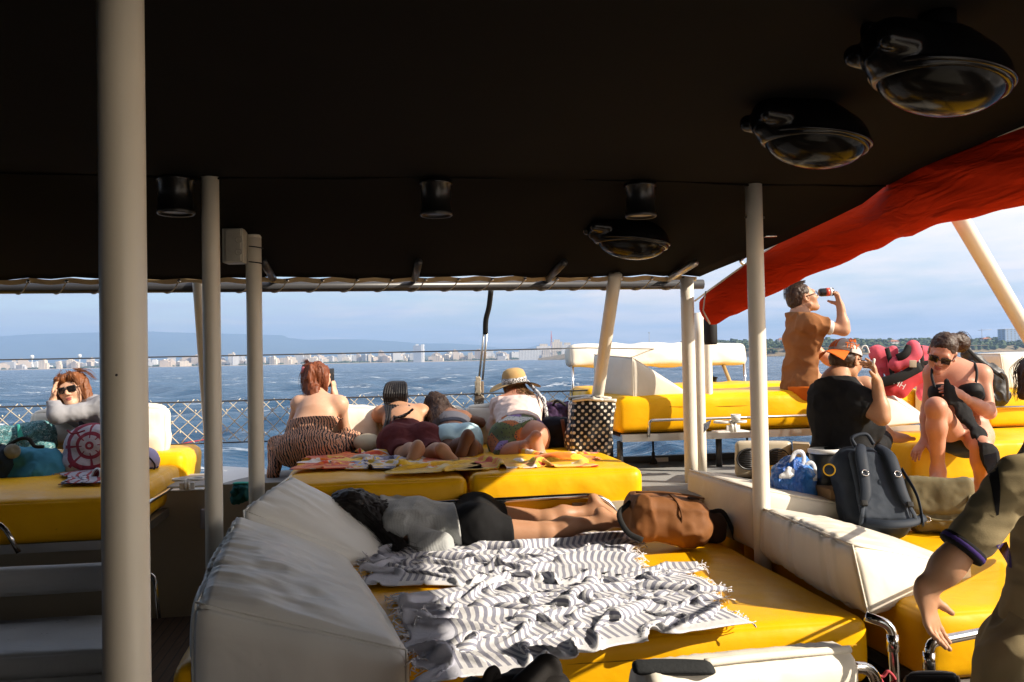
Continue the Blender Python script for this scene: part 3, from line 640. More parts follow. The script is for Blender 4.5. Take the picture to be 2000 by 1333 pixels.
# ---- ceiling lamps
for k, (px, w_, lab) in enumerate([(343, 70, 'black cylinder downlight left of the posts'), (851, 62, 'black cylinder downlight in the middle of the canopy'), (1250, 60, 'black cylinder downlight above the hanging floodlight')]):
    c = Pv(px, 350, 4.36); c[2] = cz(*uv(c))-.005; r = w_/2/F*c[1]
    e = thing('downlight', lab, 'lamp', c, 'downlights under the canopy')
    mesh('housing', lathe([(r*.5, .002), (r*1.04, 0), (r*1.04, -.012), (r*.96, -.016), (r*.94, -.145), (r*1.02, -.152), (r*1.02, -.168), (r*.93, -.170), (r*.90, -.155), (0, -.152)], c, UP, 32), mat('black_enamel', (.010, .010, .010), .3, bstr=0), e)
    mesh('trim_ring', lathe([(r*1.025, -.160), (r*1.035, -.166), (r*.98, -.1715), (r*.92, -.170)], c, UP, 32), DKM, e)
    mesh('lens', lathe([(r*.88, -.158), (r*.5, -.161), (0, -.162)], c, UP, 24), mat('frosted_lens', (.55, .47, .32), .25, bstr=0) if k == 2 else DKM, e)
c = P(1440, 447, 5.25); e = thing('ceiling_lamp', 'flat round cream ceiling lamp beside the right post', 'lamp', c)
mesh('dish', lathe([(0, .02), (.05, .02), (.062, .004), (.058, -.008), (.03, -.016), (0, -.018)], c, nrm([0, .18, 1]), 24), mat('cream_plastic', (.62, .53, .36), .4, bstr=0), e)
mesh('rim', lathe([(.062, .004), (.066, 0), (.062, -.005)], c, nrm([0, .18, 1]), 24), CHR, e)
c = P(1503, 464, 5.2); e = thing('ceiling_hook', 'small steel fitting under the canopy right of the round lamp', 'fitting', c)
mesh('plate', cushion([c+np.array(p) for p in [(-.03, -.02, 0), (.04, -.02, 0), (-.03, .02, 0), (.04, .02, 0), (-.03, -.02, .012), (.04, -.02, .012), (-.03, .02, .012), (.04, .02, .012)]], .004, (3, 3, 3), 0, 0), CHR, e)
# ---- glossy floodlights
GLB = mat('gloss_black', (.004, .004, .0045), .22, bstr=0, spec=.3)
def floodlight(px, py, d, s, label, yaw):
    c = P(px, py, d); X = nrm([math.cos(yaw), math.sin(yaw), -.10]); Z = nrm(np.cross(X, np.cross(UP, X))); Y = np.cross(Z, X); A = np.array([X, Y, Z])
    q = lambda x, y, z: c+(X*x+Y*y+Z*z)*s
    f = Sdf(); f.ell(q(.02, 0, 0), np.array([.205, .15, .125])*s, A, k=.02); f.cone(q(-.15, 0, .05), q(.02, 0, .05), .085*s, .10*s, k=.03); f.ell(q(.02, 0, -.135), np.array([.3, .3, .13])*s, A, k=.012, op=-1)
    for y in (-.07, .07): f.cone(q(-.215, y, .045), q(-.15, y, .045), .030*s, .036*s, k=.012)
    f.cone(q(-.205, 0, .015), q(-.16, 0, .015), .028*s, .03*s, k=.01)
    e = thing('floodlight', label, 'lamp', q(0, 0, -.14), 'glossy black floodlights under the canopy')
    mesh('housing', surf(f, .008*s), GLB, e)
    g = Sdf(); g.ell(q(.02, 0, 0), np.array([.196, .141, .102])*s, A); g.clip += [(q(0, 0, .01), Z)]
    mesh('rim', tube([q(.02+.2055*math.cos(k), .1505*math.sin(k), -.004) for k in np.linspace(0, 6.2832, 60)], .0085*s, 8), GLB, e)
    t = MATS.get('smoked_lens')
    if t is None:
        n_ = NT('smoked_lens'); n_.set(Base_Color=(.006, .0055, .005), Roughness=.16, Specular_IOR_Level=.11); t = n_.m; MATS['smoked_lens'] = t
    mesh('lens', surf(g, .009*s), t, e)
    top_ = q(0, 0, .1); zt = cz(*uv(top_)); mesh('mount', tube([top_, np.array([top_[0], top_[1], zt])], .05*s, 14), GLB, e)
    mesh('bracket', tube(bend([q(-.15, .1, .03), q(-.17, .1, .16), q(.05, .1, .16), q(.08, .1, .05)], .03), .012*s, 8), GLB, e)
floodlight(1228, 470, 5.02, 1.07, 'smallest black floodlight, hanging nearest the far canopy edge', R(12))
floodlight(1583, 272, 3.30, 1.05, 'middle one of the three glossy black floodlights', R(14))
floodlight(1828, 150, 2.46, 1.02, 'largest black floodlight at the upper right, nearest the camera', R(16))
# ---- rail, cables and net
net = thing('safety_net', 'rope safety net on steel cables along the outer rail', 'net', Bt(-1, 7.2, -.6))
VR = 7.2
def cable(z, u0, u1, r=.006, sag=.012): return tube([Bt(u, VR, z-sag*(1-((2*(u-u0)/(u1-u0))-1)**2)) for u in np.linspace(u0, u1, 30)], r, 6)
CAB = mat('dark_cable', (.05, .052, .06), .5, bstr=0)
mesh('top_cable', cable(.085, -6, 1.78), CAB, net); mesh('middle_cable', cable(-.275, -6, 1.78, .007), CAB, net); mesh('lower_cable', cable(-.605, -6, 1.78, .006), CAB, net)
L = []
K = 70
for s in (-1, 1):
    for k in range(K):
        u = -6.3+k*.118; p = [Bt(u+s*(j*.0835-.167), VR+.004*((j+k) % 2), -.275-.33*j/4-.010*math.sin(k*1.7+j)) for j in range(5)]
        if s > 0: p = [x-BR*0 for x in p]
        p = [x for x in p if -6.2 < uv(x)[0] < 1.75]
        if len(p) > 1: L.append(tube(spline(p, 3), .0034, 5))
for k in range(K*2):
    for j in range(1, 4):
        u = -6.3+.059*k+(0)
        if (k+j) % 2 == 0 and -6.1 < u < 1.7: L.append(lathe([(0, -.009), (.006, -.004), (.006, .004), (0, .009)], Bt(u, VR, -.275-.33*j/4), UP, 5))
mesh('net_mesh', merge(L), mat('net_rope', (.64, .57, .45), .9, bstr=0), net)
# stay with a covered upper half and a rope-lashed turnbuckle
st = thing('shroud', 'mast stay with black sleeve and rope lashing above the railing', 'stay', P(936, 792, 7.3))
mesh('sleeve', tube(spline([P(959, 566, 6.9), P(955, 600, 7.0), P(949, 625, 7.05), P(948, 652, 7.1)], 5), .022, 10), RUB, st)
mesh('wire', merge([tube([P(948+dx, 650, 7.1), P(939+dx*1.2, 742, 7.25)], .009, 8) for dx in (-3, 3)]), ALU, st)
mesh('block', cushion([P(x, y, d) for y in (792, 745) for d in (7.25, 7.35) for x in ((926, 945) if y == 792 else (928, 945))], .01, (3, 3, 3), 0, .002), mat('weathered_wood', (.20, .15, .11), .8, vs=30, stretch=(1, 1, .2)), st)
mesh('lashing', merge([tube(spline([P(930+rng.uniform(-2, 8), 742+rng.uniform(-6, 30), 7.22) for _ in range(7)], 6), .006, 5) for _ in range(9)]), ROPE, st)
rp_ = mesh('tangled_rope', tube(spline([P(x, y, 7.1) for x, y in [(1062, 792), (1085, 782), (1100, 796), (1078, 800), (1068, 790), (1092, 786), (1112, 790), (1120, 800)]], 6), .009, 6), ROPE); tag(rp_, 'tangled natural rope tied to the rail behind the polka dot bag', 'rope')
rr_ = mesh('red_line', tube(spline([P(322, 875, 7.1), P(360, 866, 7.15), P(405, 858, 7.2)], 6), .005, 6), mat('red_cord', (.55, .08, .10), .8, bstr=0)); tag(rr_, 'thin red line running from the left mattress to the rail', 'rope')
sc = thing('side_lifeline', 'thin lifeline wires crossing behind the sitting man and life jackets', 'cable', Bt(3, 8.2, -.3))
mesh('upper_wire', tube([Bt(1.78, VR, .085), Bt(3.2, 8.3, .06), Bt(6.4, 8.3, .05)], .005, 6), CAB, sc); mesh('lower_wire', tube([Bt(2.2, 8.3, -.33), Bt(6.4, 8.3, -.34)], .006, 6), CAB, sc)
# ---- mattresses
def bb(u0, u1, v0, v1, z0, z1): return [Bt(u, v, z) for z in (z0, z1) for v in (v0, v1) for u in (u0, u1)]
def rail(pts, r, par, rad=.06, name='grab_rail', m=None): return mesh(name, tube(bend(pts, rad), r, 12), m or CHR, par)
def stitch(pts, par, m): return mesh('stitched_seam', tube(pts, .0022, 5), m, par)
SEAM = mat('seam_thread', (.42, .22, .01), .8, bstr=0); SEAMW = mat('seam_thread_grey', (.40, .37, .31), .8, bstr=0)
def mattress(label, u0, u1, v0, v1, z0, z1, m=None, frame=True, seed=0, r=.05, puff=.018, wr=.012, n=(30, 24, 7), group='yellow mattresses'):
    e = thing('mattress', label, 'mattress', Bt((u0+u1)/2, (v0+v1)/2, z0), group)
    mesh('cover', cushion(bb(u0, u1, v0, v1, z0, z1), r, n, puff, wr, seed, 5.), m or YEL, e)
    if frame: mesh('frame', merge([box((u0+.03, v0+.03, z0-.055), (u1-.03, v1-.03, z0-.004))]), ALU, e, False)
    return e
mb = mattress('big yellow front mattress under the sleeping girl and striped towels', -.72, 1.93, 3.22, 5.02, -1.32, -1.055, seed=2, n=(56, 40, 9), wr=.010)
stitch([Bt(u, 3.213-.006, -1.148+.006*math.sin(u*3)) for u in np.linspace(-.6, 1.86, 60)], mb, SEAM)
mesh('base', box((-.68, 3.27, -1.72), (1.9, 4.98, -1.376)), GEL, mb, False)
ml = mattress('left half of the yellow mattress under the sunbathers', -.55, .53, 5.12, 7.0, -.96, -.69, seed=3, m=YEL2)
mesh('base', box((-.5, 5.2, -1.72), (.5, 6.29, -1.016)), GEL, ml, False)
mr = mattress('right half of the yellow sunbathers mattress, its front corner in sun', .545, 1.60, 5.12, 6.9, -.96, -.675, seed=4, puff=.03)
mesh('base', box((.56, 5.2, -1.72), (1.15, 6.29, -1.016)), GEL, mr, False)
rail([Bt(-.35, 5.06, -.83), Bt(1.36, 5.06, -.815), Bt(1.47, 5.06, -1.05)], .017, mr, .14)
ll = mattress('yellow mattress at the left edge under the teal bags', -5.2, -1.44, 5.20, 6.80, -.97, -.73, seed=5, m=YEL2, n=(50, 24, 7))
mesh('base', box((-5.2, 5.6, -1.72), (-1.6, 6.29, -1.03)), GEL, ll, False)
rail([Bt(-5.2, 5.13, -.822), Bt(-2.02, 5.13, -.815), Bt(-1.93, 5.13, -1.0)], .015, ll, .10)
rail([Bt(-1.40, 5.22, -.84), Bt(-1.40, 6.3, -.845)], .014, ll)
mesh('side_plate', box((-1.455, 5.2, -1.03), (-1.41, 6.85, -.975)), ALU, ll, False)
mattress('short yellow mattress block behind the left mattress, in full sun', -5.2, -1.42, 6.84, 7.5, -.92, -.645, seed=6, r=.06, frame=False)
# raised bed
mh = mattress('raised yellow mattress the man in brown sits on', 1.80, 4.3, 6.35, 7.25, -.575, -.295, seed=7, m=YEL, frame=False, wr=.014)
mesh('frame', merge([box((1.82, 6.31, -.635), (4.25, 6.36, -.58)), box((1.82, 6.36, -.63), (4.25, 7.95, -.60))]), ALU, mh, False)
stitch([Bt(u, 6.335, -.385+.005*math.sin(u*4)) for u in np.linspace(2.2, 4.2, 40)], mh, SEAM)
rail([Bt(2.02, 6.30, -.60), Bt(2.02, 6.27, -.475), Bt(4.2, 6.27, -.475)], .011, mh, .03)
for u, v in ((1.83, 6.42), (2.62, 6.42), (1.86, 6.8), (3.5, 6.42)): mesh('leg', tube([Bt(u, v, -.86), Bt(u, v, -.636)], .024, 10), DKM, mh)
for u in (2.2, 3.0): mesh('turnbuckle', merge([tube([Bt(u, 6.75, -.86), Bt(u, 6.75, -.63)], .009, 6), lathe([(0, 0), (.03, 0), (.03, .02), (.014, .05), (.014, .09), (0, .1)], Bt(u, 6.75, -.86), UP, 10)]), RUB, mh)
mattress('second yellow mattress behind the one with the man', 1.80, 4.3, 7.30, 8.0, -.575, -.265, seed=8, m=YEL, frame=False)
# right side beds
rm = mattress('yellow mattress at the lower right behind the chrome handrails', 2.06, 4.3, 3.06, 4.74, -1.27, -1.0, seed=9, n=(40, 30, 8), wr=.016)
mesh('base', box((2.1, 3.12, -1.72), (4.2, 4.7, -1.326)), DKM, rm, False)
stitch([Bt(u, 3.045, -1.10) for u in np.linspace(2.1, 4.2, 30)], rm, SEAM)
mattress('yellow mattress under the backpacks on the right', 2.0, 4.3, 4.76, 5.98, -1.2, -.915, seed=10, frame=False)
bx_ = mattress('orange yellow block seat under the woman in the black bikini', 3.55, 5.2, 5.36, 6.3, -.905, -.625, seed=11, r=.03, puff=.012, frame=False)
mattress('small yellow cushion under the woman in the orange cap', 2.55, 3.1, 4.85, 5.5, -.90, -.74, seed=12, r=.04, frame=False)
sb = mattress('tall yellow seat block behind the bikini woman at the right edge', 4.84, 6.2, 6.3, 7.2, -.62, -.335, seed=13, r=.035, frame=False)
rail([Bt(4.86, 6.27, -.46), Bt(6.2, 6.27, -.46)], .010, sb)
mesh('base', box((4.9, 6.35, -.70), (6.2, 7.2, -.63)), DKM, sb, False)
# ---- white wedges and cushions
def wedge(name, label, c8, m, r=.03, n=(34, 34, 8), puff=.02, wr=.008, seed=0, group='wedge cushions', cat='cushion', seams=True, pleat=0.):
    e = thing(name, label, cat, np.mean(c8[:4], axis=0), group)
    mesh('cover', cushion(c8, r, n, puff, wr, seed, 5., pleat), m, e)
    if seams:
        for a, b in ((4, 5), (4, 6), (0, 4), (5, 7), (1, 5)):
            p = np.linspace(c8[a], c8[b], 12); ctr = np.mean(c8, axis=0); p = p+(ctr-p)*min(.9, r*.40/max(.05, np.linalg.norm(ctr-p.mean(0))))
            mesh('piping', tube(p, .0045, 6), m, e)
    return e
za = -1.06
n0, n1 = Pv(374, 1176, 3.2), Pv(458, 1004, 4.28)
t0, t1 = Hz(800, 1300, -1.04), Hz(672, 1098, -1.035)
b0 = np.array([n0[0], n0[1], -1.33]); b1 = np.array([n1[0], n1[1], -1.06])
wedge('wedge_cushion', 'big white wedge cushion in front, its tall side toward the thick post', [b0, np.array([t0[0], t0[1], -1.3]), b1, t1-UP*.02, n0, t0+UP*.05, n1, t1+UP*.05], GRY, .05, (60, 130, 14), .045, .018, 1, pleat=.009)
n0, n1 = Pv(470, 994, 4.34), Pv(566, 924, 5.0); t0, t1 = Hz(720, 1100, -1.04), Hz(790, 1068, -1.04)
b0 = np.array([n0[0], n0[1], za]); b1 = np.array([n1[0], n1[1], za])
wedge('wedge_cushion', 'white wedge cushion under the head of the sleeping girl', [b0, t0-UP*.02, b1, t1-UP*.02, n0, t0+UP*.03, n1, t1+UP*.03], GRY, .045, (50, 90, 10), .04, .012, 2, pleat=.007)
a0, a1 = Pv(1697, 1209, 3.20), Pv(1482, 1082, 4.33); r0, r1 = Pv(1664, 1064, 3.27), Pv(1482, 990, 4.35); q0 = Hz(1900, 1128, -.995)
q1 = q0+(a1-a0)*.92; q1[2] = -.99
wedge('wedge_cushion', 'sunlit cream wedge cushion right of the striped towels', [a0, q0-UP*.01, a1, q1, r0, q0+UP*.045, r1, q1+UP*.045], CRM, .03, (50, 100, 10), .03, .014, 3, pleat=.006)
a0, a1 = Pv(1472, 1076, 4.42), Pv(1340, 1012, 5.36); r0, r1 = Pv(1470, 954, 4.45), Pv(1343, 917, 5.40)
q0, q1 = a0+BR*.85+BF*0, a1+BR*.85
q0[2] = q1[2] = -.93
wedge('wedge_cushion', 'cream wedge cushion in shade behind the brown duffel bag', [a0, q0, a1, q1, r0, q0+UP*.04, r1, q1+UP*.04], CRM, .022, (30, 30, 8), .014, .008, 4)
c1 = Pv(1237, 784, 6.38); c2 = c1*1; c2[2] = Pv(1236, 698, 6.38)[2]; l1 = Pv(1160, 765, 7.05); l2 = l1*1; l2[2] = Pv(1150, 692, 7.05)[2]
e1 = Pv(1336, 774, 6.42); e1b = e1+(l1-c1)
wedge('wedge_cushion', 'white wedge cushion lying on the raised yellow mattress', [c1, e1, l1, e1b, c2, e1+UP*.045, l2, e1b+UP*.045], CRM, .018, (24, 24, 8), .010, .006, 5)
wb = thing('bolster_backrest', 'long cream padded backrest on steel legs beyond the raised mattress', 'backrest', Bt(3, 7.8, -.6))
a, b = Pv(1116, 718, 7.75), Pv(1462, 712, 7.85); 
mesh('cover', cushion([a, b, a+BF*.28, b+BF*.28, a+UP*.21+BF*.05, b+UP*.205+BF*.05, a+UP*.20+BF*.22, b+UP*.19+BF*.22], .045, (40, 8, 8), .012, .02, 6, 6.), CRM, wb)
for p in (a, b): mesh('leg', tube([p+BF*.05+BR*(.02 if p is a else -.02)-UP*.42, p+BF*.05+BR*(.02 if p is a else -.02)+UP*.02], .014, 10), CHR, wb)
mesh('strut', tube([Pv(1412, 712, 7.9), Pv(1432, 762, 7.6)], .018, 8), mat('varnished_wood', (.50, .33, .12), .4), wb)
tag(mesh('winch', lathe([(0, 0), (.05, 0), (.05, .03), (.03, .05), (.035, .1), (.05, .12), (0, .13)], Pv(1393, 762, 7.9), UP, 14), RUB), 'small black winch behind the clustered posts', 'winch')
def pillow(label, px0, px1, y0, y1, v, dep=.13, lean=.05, m=None, seed=0, tuft=False, sl=0):
    a, b = Pv(px0, y1, v), Pv(px1, y1+sl, v); t0_, t1_ = Pv(px0, y0, v+lean), Pv(px1, y0+sl, v+lean)
    e = thing('back_cushion', label, 'cushion', (a+b)/2, 'cushions along the rail')
    mesh('cover', cushion([a, b, a+BF*dep, b+BF*dep, t0_, t1_, t0_+BF*dep, t1_+BF*dep], .035, (20, 5, 16), .03, .02, seed, 9.), m or CRM, e)
    if tuft: 
        for s in (.3, .7): mesh('button', lathe([(0, .006), (.01, .003), (.012, 0)], (a+b)/2*(1-s)+(t0_+t1_)/2*s-BF*.035, -BF, 10), CRM, e)
    return e
pillow('cream cushion at the rail beside the reddish haired woman', 600, 742, 796, 880, 6.86, seed=1)
pillow('cream cushion at the rail behind the long dark hair', 770, 905, 797, 874, 6.95, seed=2)
pillow('tufted cream cushion at the rail left of the straw hat', 914, 1040, 795, 872, 6.90, seed=3, tuft=True)
pillow('sunlit cream cushion right of the thick front post', 215, 322, 800, 893, 6.95, .12, .04, seed=4, sl=-3)
pillow('sunlit cream cushion under the elbow of the red haired woman', 62, 190, 806, 872, 6.95, .12, .06, seed=5)
q = [P(1716, 836, 6.15), P(1806, 826, 6.2), P(1722, 822, 6.75), P(1806, 818, 6.7), P(1722, 764, 6.3), P(1806, 818, 6.22), P(1732, 760, 6.7), P(1806, 811, 6.72)]
wedge('wedge_cushion', 'cream sloping cushion in sun behind the orange cap woman', q, CRM, .016, (16, 16, 6), .01, .006, 8)
wedge('back_cushion', 'cream upright cushion standing on the block at the right edge', [Bt(5.12, 6.45, -.33), Bt(6.1, 6.45, -.33), Bt(5.12, 7.0, -.33), Bt(6.1, 7.0, -.33), Bt(5.12, 6.5, -.03), Bt(6.1, 6.5, -.03), Bt(5.12, 6.9, -.03), Bt(6.1, 6.9, -.03)], CRM, .03, (12, 8, 8), .01, .006, 9, 'cushions along the rail')
wp = mesh('wooden_stake', hexa([P(x, y, d) for y in (824, 745) for d in (6.9, 6.94) for x in (1788, 1800)]), mat('varnished_wood', (.50, .33, .12), .4), smooth=False); tag(wp, 'flat varnished wooden post below the life jackets', 'post')
# ---- dark bench on the left and the padded chair rail at the bottom right
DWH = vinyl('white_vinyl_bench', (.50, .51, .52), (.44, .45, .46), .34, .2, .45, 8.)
bn = thing('bench', 'white padded bench in deep shade at the lower left', 'bench', Bt(-3, 4.4, -1.72))
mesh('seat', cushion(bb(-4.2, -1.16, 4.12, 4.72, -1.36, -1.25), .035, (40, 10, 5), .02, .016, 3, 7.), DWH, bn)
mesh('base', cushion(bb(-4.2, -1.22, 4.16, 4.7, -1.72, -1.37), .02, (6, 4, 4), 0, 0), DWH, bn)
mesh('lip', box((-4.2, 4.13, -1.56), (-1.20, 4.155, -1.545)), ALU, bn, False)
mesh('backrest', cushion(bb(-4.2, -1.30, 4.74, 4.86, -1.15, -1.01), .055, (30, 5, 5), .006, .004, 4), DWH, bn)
mesh('backrest_tube', tube(bend([Bt(-1.32, 4.8, -1.08), Bt(-1.15, 4.8, -1.08), Bt(-1.12, 4.75, -1.3)], .05), .012, 10), CHR, bn)
for u in (-2.2, -1.23): mesh('latch', box((u, 4.10, -1.47), (u+.03, 4.129, -1.40)), DKM, bn, False)
lb = thing('bench', 'small white bench end between the thick post and the big wedge', 'bench', Bt(-.85, 3.1, -1.72))
mesh('seat', cushion(bb(-1.12, -.50, 2.75, 3.45, -1.5, -1.32), .06, (14, 14, 6), .02, .02, 5, 10.), GRY, lb); mesh('base', cushion(bb(-1.08, -.55, 2.8, 3.4, -1.72, -1.505), .02, (4, 4, 4), 0, 0), GEL, lb)
ch = thing('chair_backrest', 'padded white chair back with open zip at the bottom right', 'chair', P(1450, 1400, 2.4))
a, b = P(1250, 1352, 2.28), P(1655, 1306, 2.5); ax = nrm(b-a)
n_ = 34; V = []; SEG = 28
for i in range(n_+1):
    s = i/n_; rr_ = .078*math.sqrt(max(0.02, 1-max(0, (s-.93)/.07)**2*.75-max(0, (.03-s)/.03)**2*.3)); c = a*(1-s)+b*s
    N_ = nrm(np.cross(ax, UP)); Bn = np.cross(N_, ax)
    for k in range(SEG):
        t = 2*math.pi*k/SEG; wv = .0035*math.sin(s*110+4*math.sin(t*2))*(.3+max(0, -math.cos(t)))*(.5+.5*math.sin(s*9))+.004*fbm(np.array([[s*14, math.cos(t)*2, math.sin(t)*2]]), 3, 4)[0]
        V.append(c+(N_*math.cos(t)+Bn*math.sin(t))*(rr_+wv))
mesh('cover', (np.array(V), [[i*SEG+k, i*SEG+(k+1) % SEG, (i+1)*SEG+(k+1) % SEG, (i+1)*SEG+k] for i in range(n_) for k in range(SEG)]+[list(range(SEG))[::-1], list(range(n_*SEG, n_*SEG+SEG))]), CRM, ch)
vt = nrm(-BF*.25+UP)
mesh('flap', tube([a*(1-s)+b*s+nrm(-np.array([0, 1., 0])*.55+UP*.85)*(.083+.01*math.sin(s*3.1)) for s in np.linspace(.28, .985, 30)], .011, 8, flat=(nrm([0, -.85, .5]), .45)), CRM, ch)
mesh('inner_foam', cushion([P(x, y, d) for y, dd in ((1318, 0), (1290, .03)) for d in (2.24+dd, 2.33+dd) for x in ((1240, 1400) if y == 1318 else (1236, 1385))], .012, (8, 4, 4), .004, .003), mat('black_foam', (.03, .032, .034), .85, bs=120, bstr=.4), ch)
mesh('tube', tube(bend([b+ax*.0, b+ax*.10, b+ax*.13-UP*.5], .07), .017, 12), CHR, ch)
for k, (pts, lab) in enumerate([([(1690, 1204, 3.0), (1742, 1222, 2.98), (1752, 1420, 2.95)], 'bent chrome handrail right of the front mattress corner'), ([(1816, 1430, 2.9), (1814, 1256, 2.92), (1945, 1230, 3.02), (2100, 1205, 3.1)], 'chrome handrail below the hand of the man in khaki')]):
    q = [P(*p) for p in pts]; e = thing('handrail', lab, 'handrail', q[-1] if k == 0 else q[0]); mesh('tube', tube(bend(q, .035), .0165, 14), CHR, e)
    c = q[1]; d_ = nrm((q[2] if k == 0 else q[0])-c); mesh('collar', merge([lathe([(.0165, .03), (.0195, .03), (.0195, .085), (.0165, .085)], c, d_, 16)]+([] if k == 0 else [lathe([(.0165, .16), (.0195, .16), (.0195, .2), (.0165, .2)], c, d_, 16)])), CHR, e)
tag(mesh('dark_grip', cushion([P(x, y, d) for y in (1360, 1316) for d in (2.75, 2.9) for x in (1770, 1872)], .02, (8, 4, 4), .01, .006), RUB), 'worn dark rubber step pad below the chrome handrails', 'pad')
rk = mesh('tangled_cord', tube(spline([P(x, y, 2.9) for x, y in [(1700, 1310), (1722, 1322), (1735, 1312), (1748, 1330), (1728, 1338), (1718, 1324)]], 6), .006, 6), mat('red_cord', (.55, .08, .10), .8, bstr=0)); rk.name = 'knotted_rope'; tag(rk, 'knotted red cord on the chrome handrail at the bottom', 'rope')
ab = thing('bounce_bench', 'unseen cream bench added behind the viewer to bounce sunlight forward', 'bench', Bt(1.7, -.4, -1.72))  # out of view, added as a reflector of warm sunlight onto the nearest post
mesh('seat', cushion(bb(.75, 2.65, -2.3, 1.35, -1.28, -1.12), .05, (10, 16, 5), .015, .01, 7), CRM, ab); mesh('base', box((.8, -2.25, -1.72), (2.6, 1.3, -1.285)), GEL, ab, False)
# ---- fittings
def cupholder(px, py, d, w, label):
    c = P(px, py, d); s = w/F*d/2; e = thing('cup_holder', label, 'cup holder', c-UP*.05)
    ring = lambda cc, r, h, t=.012: lathe([(r-t, -h), (r, -h), (r, h), (r-t, h), (r-t, -h)], cc, UP, 24)
    for k in (-1, 1): mesh('ring', ring(c+BR*k*s*.5+BF*0, s*.56, .008), WHT, e)
    mesh('shelf', cushion([c+BR*x*s*1.05+BF*y*s*.55-UP*(.075-z) for z in (0, .012) for y in (-1, 1) for x in (-1, 1)], .006, (4, 4, 3), 0, 0), WHT, e)
    for k in (-1, 1): mesh('upright', tube([c+BR*k*s*.1-BF*s*.5-UP*.065, c+BR*k*s*.1-BF*s*.5-UP*.007], .012, 8), WHT, e)
    mesh('back_plate', cushion([c+BR*x*.05-BF*(s*.5-y)-UP*(.07-z) for z in (0, .05) for y in (0, .012) for x in (-1, 1)], .004, (3, 3, 3), 0, 0), WHT, e)
cupholder(1426, 824, 6.2, 62, 'white twin cup holder on the raised mattress frame')
cupholder(368, 936, 6.0, 58, 'white twin cup holder on the corner of the left mattress')
tag(mesh('plastic_cup', lathe([(.028, 0), (.034, .05), (.036, .052), (.030, .004), (0, .004)], P(1437, 824, 6.15), UP, 18), mat('clear_plastic', (.7, .72, .72), .15, bstr=0)), 'clear plastic cup standing in the right white cup holder', 'cup')
eb = thing('vent_box', 'beige cabinet with oval louvre grilles beside the right post', 'cabinet', P(1490, 930, 6.0))
c8 = [P(x, y, d) for y in (932, 862) for d in (5.85, 6.2) for x in (1436, 1546)]
mesh('body', cushion(c8, .03, (8, 6, 6), .004, .002), GEL, eb)
for x0 in (1463, 1518):
    g0 = P(x0, 897, 5.842); fr = []
    for k in range(9): fr.append(tube([g0+BR*(-.075*math.sqrt(max(0, 1-((k-4)/4.6)**2)))+UP*(k-4)*.0125, g0+BR*(.075*math.sqrt(max(0, 1-((k-4)/4.6)**2)))+UP*(k-4)*.0125], .0042, 6))
    mesh('louvre_grille', merge(fr+[tube([g0+BR*.085*math.cos(t)+UP*.068*math.sin(t) for t in np.linspace(0, 6.283, 30)], .006, 6)]), DKM, eb)
    mesh('grille_back', (np.array([g0+BF*.004+BR*.083*math.cos(t)+UP*.066*math.sin(t) for t in np.linspace(0, 6.1, 28)]), [list(range(28))]), DKM, eb, False)
mesh('sloping_lid', hexa([P(1548, 918, 5.8), P(1592, 905, 5.7), P(1548, 912, 6.1), P(1592, 900, 6.0), P(1548, 866, 5.8), P(1580, 868, 5.7), P(1548, 862, 6.1), P(1580, 864, 6.0)]), GEL, eb, False)
tag(mesh('angle_bracket', hexa([P(1374, 846, 6.3), P(1384, 836, 6.3), P(1374, 846, 6.36), P(1384, 836, 6.36), P(1374, 828, 6.3), P(1390, 820, 6.3), P(1374, 828, 6.36), P(1390, 820, 6.36)]), CHR, smooth=False), 'shiny steel bracket under the thin short post', 'bracket')
lk = thing('deck_locker', 'low white deck locker lid seen between the left posts', 'locker', Bt(-1.0, 6.6, -.83))
mesh('lid', cushion([Pv(x, y, v) for y0 in (0, 1) for v in (6.35, 6.95) for x, y in (((415, 952-y0*10), (535, 975-y0*10)) if v < 6.5 else ((432, 920-y0*10), (520, 925-y0*10)))], .01, (6, 6, 3), 0, 0), WHT, lk)
tag(mesh('cleat_plate', cushion([Pv(x, y, v) for y in (1034, 994) for v in (6.25, 6.29) for x in (391, 407)], .012, (4, 3, 4), 0, 0), mat('lavender_plastic', (.50, .52, .62), .4, bstr=.02)), 'small pale lavender plate on the cream riser behind the post', 'plate')
